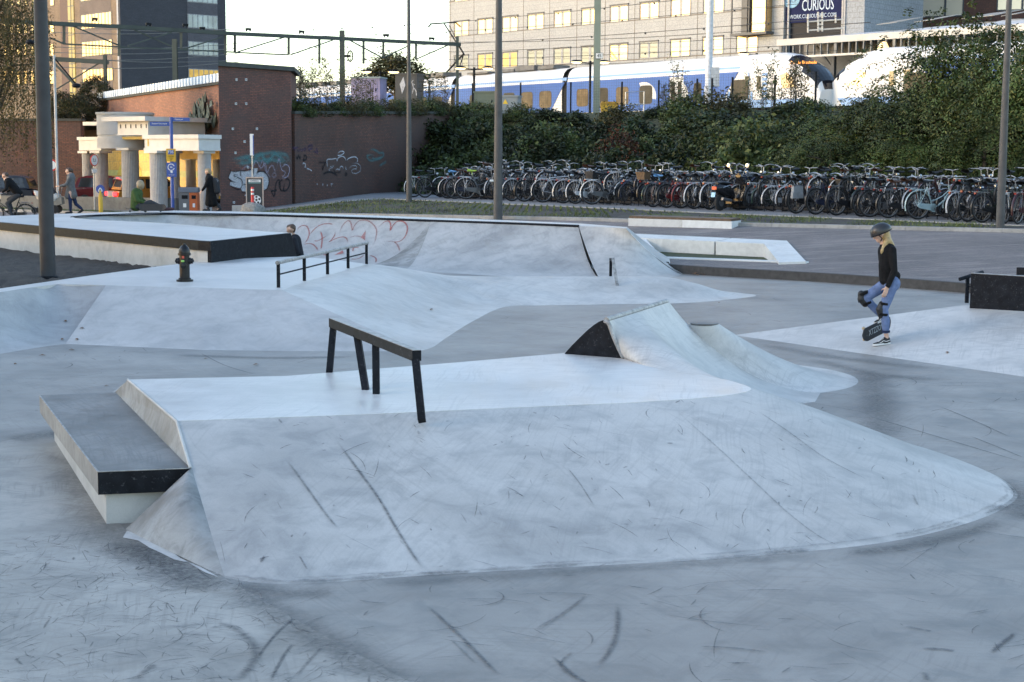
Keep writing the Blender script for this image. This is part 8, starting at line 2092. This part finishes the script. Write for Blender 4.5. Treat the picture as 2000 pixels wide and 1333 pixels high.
# ---- woman pushing a pram
D8 = 58.5
w0 = PD(142, 417, D8); w0.z = gz(w0.x, w0.y); k8 = D8/FPX
wp2 = person('woman in grey coat and jeans pushing a pram past the low wall', w0)
zb8 = PD(142, 417, D8).z-w0.z
S = lambda X, Y, y=0.: V3((X-1190)/8.333*k8, y, (800-Y)/8.333*k8+zb8+.02)
hc = S(1140, 130); hp_l, P3 = head_parts(hc, (-1, -.05, -.05), r=.105); nk = S(1175, 200); hipw = S(1175, 470)
k1_, a1_ = S(1165, 650, -.08), S(1165, 780, -.08); k2_, a2_ = S(1235, 660, .08), S(1320, 745, .08)
sh1, sh2 = S(1180, 235, -.17), S(1180, 235, .17); el1, wr1 = S(1120, 345, -.22), S(1010, 372, -.2); el2, wr2 = S(1120, 345, .22), S(1010, 372, .2)
fuse('body', hp_l+[(hc+V3(.04, 0, -.07), nk, .05, .055), (nk, hipw, .12, .13), (hipw+V3(0, -.08, 0), k1_, .085, .055), (k1_, a1_, .05, .035), (hipw+V3(0, .08, 0), k2_, .085, .055), (k2_, a2_, .05, .035), (a1_, a1_+V3(-.15, 0, -.05), .035, .03), (a2_, a2_+V3(-.08, 0, -.12), .035, .03), (sh1, el1, .045, .036), (el1, wr1, .035, .026), (sh2, el2, .045, .036), (el2, wr2, .035, .026)]
     + hand_parts(wr1, (-1, 0, -.1), (0, .2, 1), .009, .9) + hand_parts(wr2, (-1, 0, -.1), (0, -.2, 1), .009, .9), SK, wp2, .012, 4); eyes(P3, .105, wp2)
M_GCOAT = mat('cloth_grey', (.12, .125, .13), .9, 0, .2, 14, spec=.15)
fuse('coat', [(nk+V3(0, -.04, -.05), S(1170, 380, -.04), .145, .15), (nk+V3(0, .04, -.05), S(1170, 380, .04), .145, .15), (S(1170, 380), S(1135, 520), .15, .16), (S(1170, 380), S(1205, 510), .15, .16), (sh1, el1, .07, .06), (el1, lerp(el1, wr1, .85), .058, .045), (sh2, el2, .07, .06), (el2, lerp(el2, wr2, .85), .058, .045), (nk+V3(.03, 0, .0), nk+V3(.06, 0, -.08), .11, .12)], M_GCOAT, wp2, .015, 4)
fuse('jeans', [(S(1165, 500, -.07), k1_, .09, .07), (k1_, a1_+V3(0, 0, .05), .066, .055), (S(1190, 500, .07), k2_, .09, .07), (k2_, a2_+V3(0, 0, .03), .066, .055)], M_DENIMD, wp2, .014, 3)
fuse('hair', [(P3(-.25, .35, 0), P3(.2, .55, 0), .105, .07), (P3(-.6, .15, 0), P3(-1.0, .2, 0), .08, .07), (P3(-1.0, .15, 0), P3(-1.15, -.4, 0), .06, .03)], M_BROWNH, wp2, .011, 2)
for a, d in ((a1_, V3(-.17, 0, -.06)), (a2_, V3(-.1, 0, -.14))): fuse('shoe', [(a+V3(.03, 0, -.03), a+d, .055, .045)], MATS['shoe_black'], wp2, .012, 2)
pmq = w0+V3(0, 0, zb8); pm_ = thing('pram', 'white and dark pram half hidden by the thickest mast', 'pram', pmq)
c0 = S(760, 560)-V3(0, 0, zb8)
hl_ = MB(); hull(hl_, [(c0.x-.42, c0.z+.22, .05, .05), (c0.x-.30, c0.z+.10, .22, .15), (c0.x+.0, c0.z-.02, .26, .22), (c0.x+.35, c0.z-.02, .25, .2), (c0.x+.52, c0.z+.02, .2, .12)]); hl_.build('carrycot', mat('pram_cream', (.50, .47, .43), .8, 0, .1, 6), pm_, True)
hl_ = MB(); hl_.lathe([(.30, -.24), (.32, -.1), (.32, .1), (.30, .24)], (c0.x+.05, 0, c0.z+.12), 14, 'Y', a0=.1, a1=math.pi*.62); hl_.build('hood', mat('pram_dark', (.03, .03, .035), .8, 0, .1, 6), pm_, True)
hd_ = S(1010, 375)-V3(0, 0, zb8); fm_ = MB()
for y in (-.2, .2): fm_.tube([(hd_.x, y, hd_.z), (c0.x+.45, y, c0.z-.05), (c0.x-.35, y, .18)], .014, 5); fm_.tube([(c0.x+.35, y, .18), (c0.x-.1, y, c0.z-.1)], .014, 5)
fm_.tube([(hd_.x, -.2, hd_.z), (hd_.x, .2, hd_.z)], .016, 5); fm_.build('frame', M_ALUD, pm_)
MB().prism([(c0.x+.3, -.2, c0.z+.02), (c0.x+.62, -.2, c0.z+.02), (c0.x+.64, -.2, c0.z-.22), (c0.x+.34, -.2, c0.z-.30)], (0, .4, 0)).build('changing_bag', mat('bag_taupe', (.25, .22, .18), .8, 0, .15, 8), pm_)
for x, r_ in ((c0.x-.36, .11), (c0.x+.38, .15)):
    for y in (-.24, .24): MB().lathe([(0, -.02), (r_*.5, -.02), (r_, -.02), (r_, .02), (r_*.5, .02), (0, .02)], (x, y, r_), 18, 'Y').build('wheel', M_TYRE, pm_, True)
# ---- cyclist at the left edge
D9 = 57.0
c9 = PD(-6, 421, D9); c9.z = gz(c9.x, c9.y)+.01
rb9 = bike('step', c9+V3(1.02, 0, 0), R(183), 'black', 'black bike being ridden by the person in the dark jacket', None); 
if 'group' in rb9: del rb9['group']
cy = person('person in dark jacket with white collar riding a black bike', c9)
hc = V3(.24, 0, 1.55); hc = PD(10, 344, D9)-c9; hp_l, P3 = head_parts(hc, (-.97, -.05, -.15), r=.105)
nk = hc+V3(.07, 0, -.15); sd_ = V3(.80, 0, 1.05); 
sh1, sh2 = nk+V3(.05, -.18, -.06), nk+V3(.05, .18, -.06); hb1, hb2_ = V3(.30, -.28, 1.12), V3(.30, .28, 1.12); el1, el2 = lerp(sh1, hb1, .5)+V3(.08, -.05, -.06), lerp(sh2, hb2_, .5)+V3(.08, .05, -.06)
kA, fA = V3(.42, -.12, .72), V3(.60, -.14, .22); kB, fB = V3(.40, .12, .86), V3(.50, .14, .48)
fuse('body', hp_l+[(hc+V3(.03, 0, -.07), nk, .05, .055), (nk, sd_, .12, .13), (sd_+V3(0, -.09, 0), kA, .085, .055), (kA, fA, .05, .035), (sd_+V3(0, .09, 0), kB, .085, .055), (kB, fB, .05, .035), (fA, fA+V3(-.16, 0, -.03), .035, .03), (fB, fB+V3(-.16, 0, -.03), .035, .03), (sh1, el1, .045, .036), (el1, hb1, .035, .026), (sh2, el2, .045, .036), (el2, hb2_, .035, .026)] + hand_parts(hb1, (-1, 0, -.3), (0, 1, .2), .009, 1.) + hand_parts(hb2_, (-1, 0, -.3), (0, -1, .2), .009, 1.), SKD, cy, .012, 4); eyes(P3, .105, cy)
fuse('jacket', [(nk+V3(.05, -.04, -.06), sd_+V3(-.02, -.03, .05), .155, .16), (nk+V3(.05, .04, -.06), sd_+V3(-.02, .03, .05), .155, .16), (sh1, el1, .075, .062), (el1, lerp(el1, hb1, .85), .06, .045), (sh2, el2, .075, .062), (el2, lerp(el2, hb2_, .85), .06, .045)], M_BLKC, cy, .015, 4)
fuse('collar', [(nk+V3(.0, -.05, .01), nk+V3(.03, .05, .02), .06, .06)], mat('cloth_white', (.6, .6, .6), .8, 0, 0), cy, .012, 2)
fuse('trousers', [(sd_+V3(0, -.08, -.02), kA, .105, .075), (kA, lerp(kA, fA, .85), .07, .055), (sd_+V3(0, .08, -.02), kB, .105, .075), (kB, lerp(kB, fB, .85), .07, .055)], M_GREYT, cy, .014, 3)
fuse('hair', [(P3(-.25, .35, 0), P3(.3, .6, 0), .10, .06), (P3(-.6, .0, 0), P3(-.6, -.4, 0), .06, .04)], M_BROWNH, cy, .011, 2)
for a in (fA, fB): fuse('shoe', [(a+V3(.03, 0, -.02), a+V3(-.18, 0, -.05), .052, .043)], MATS['shoe_black'], cy, .012, 2)
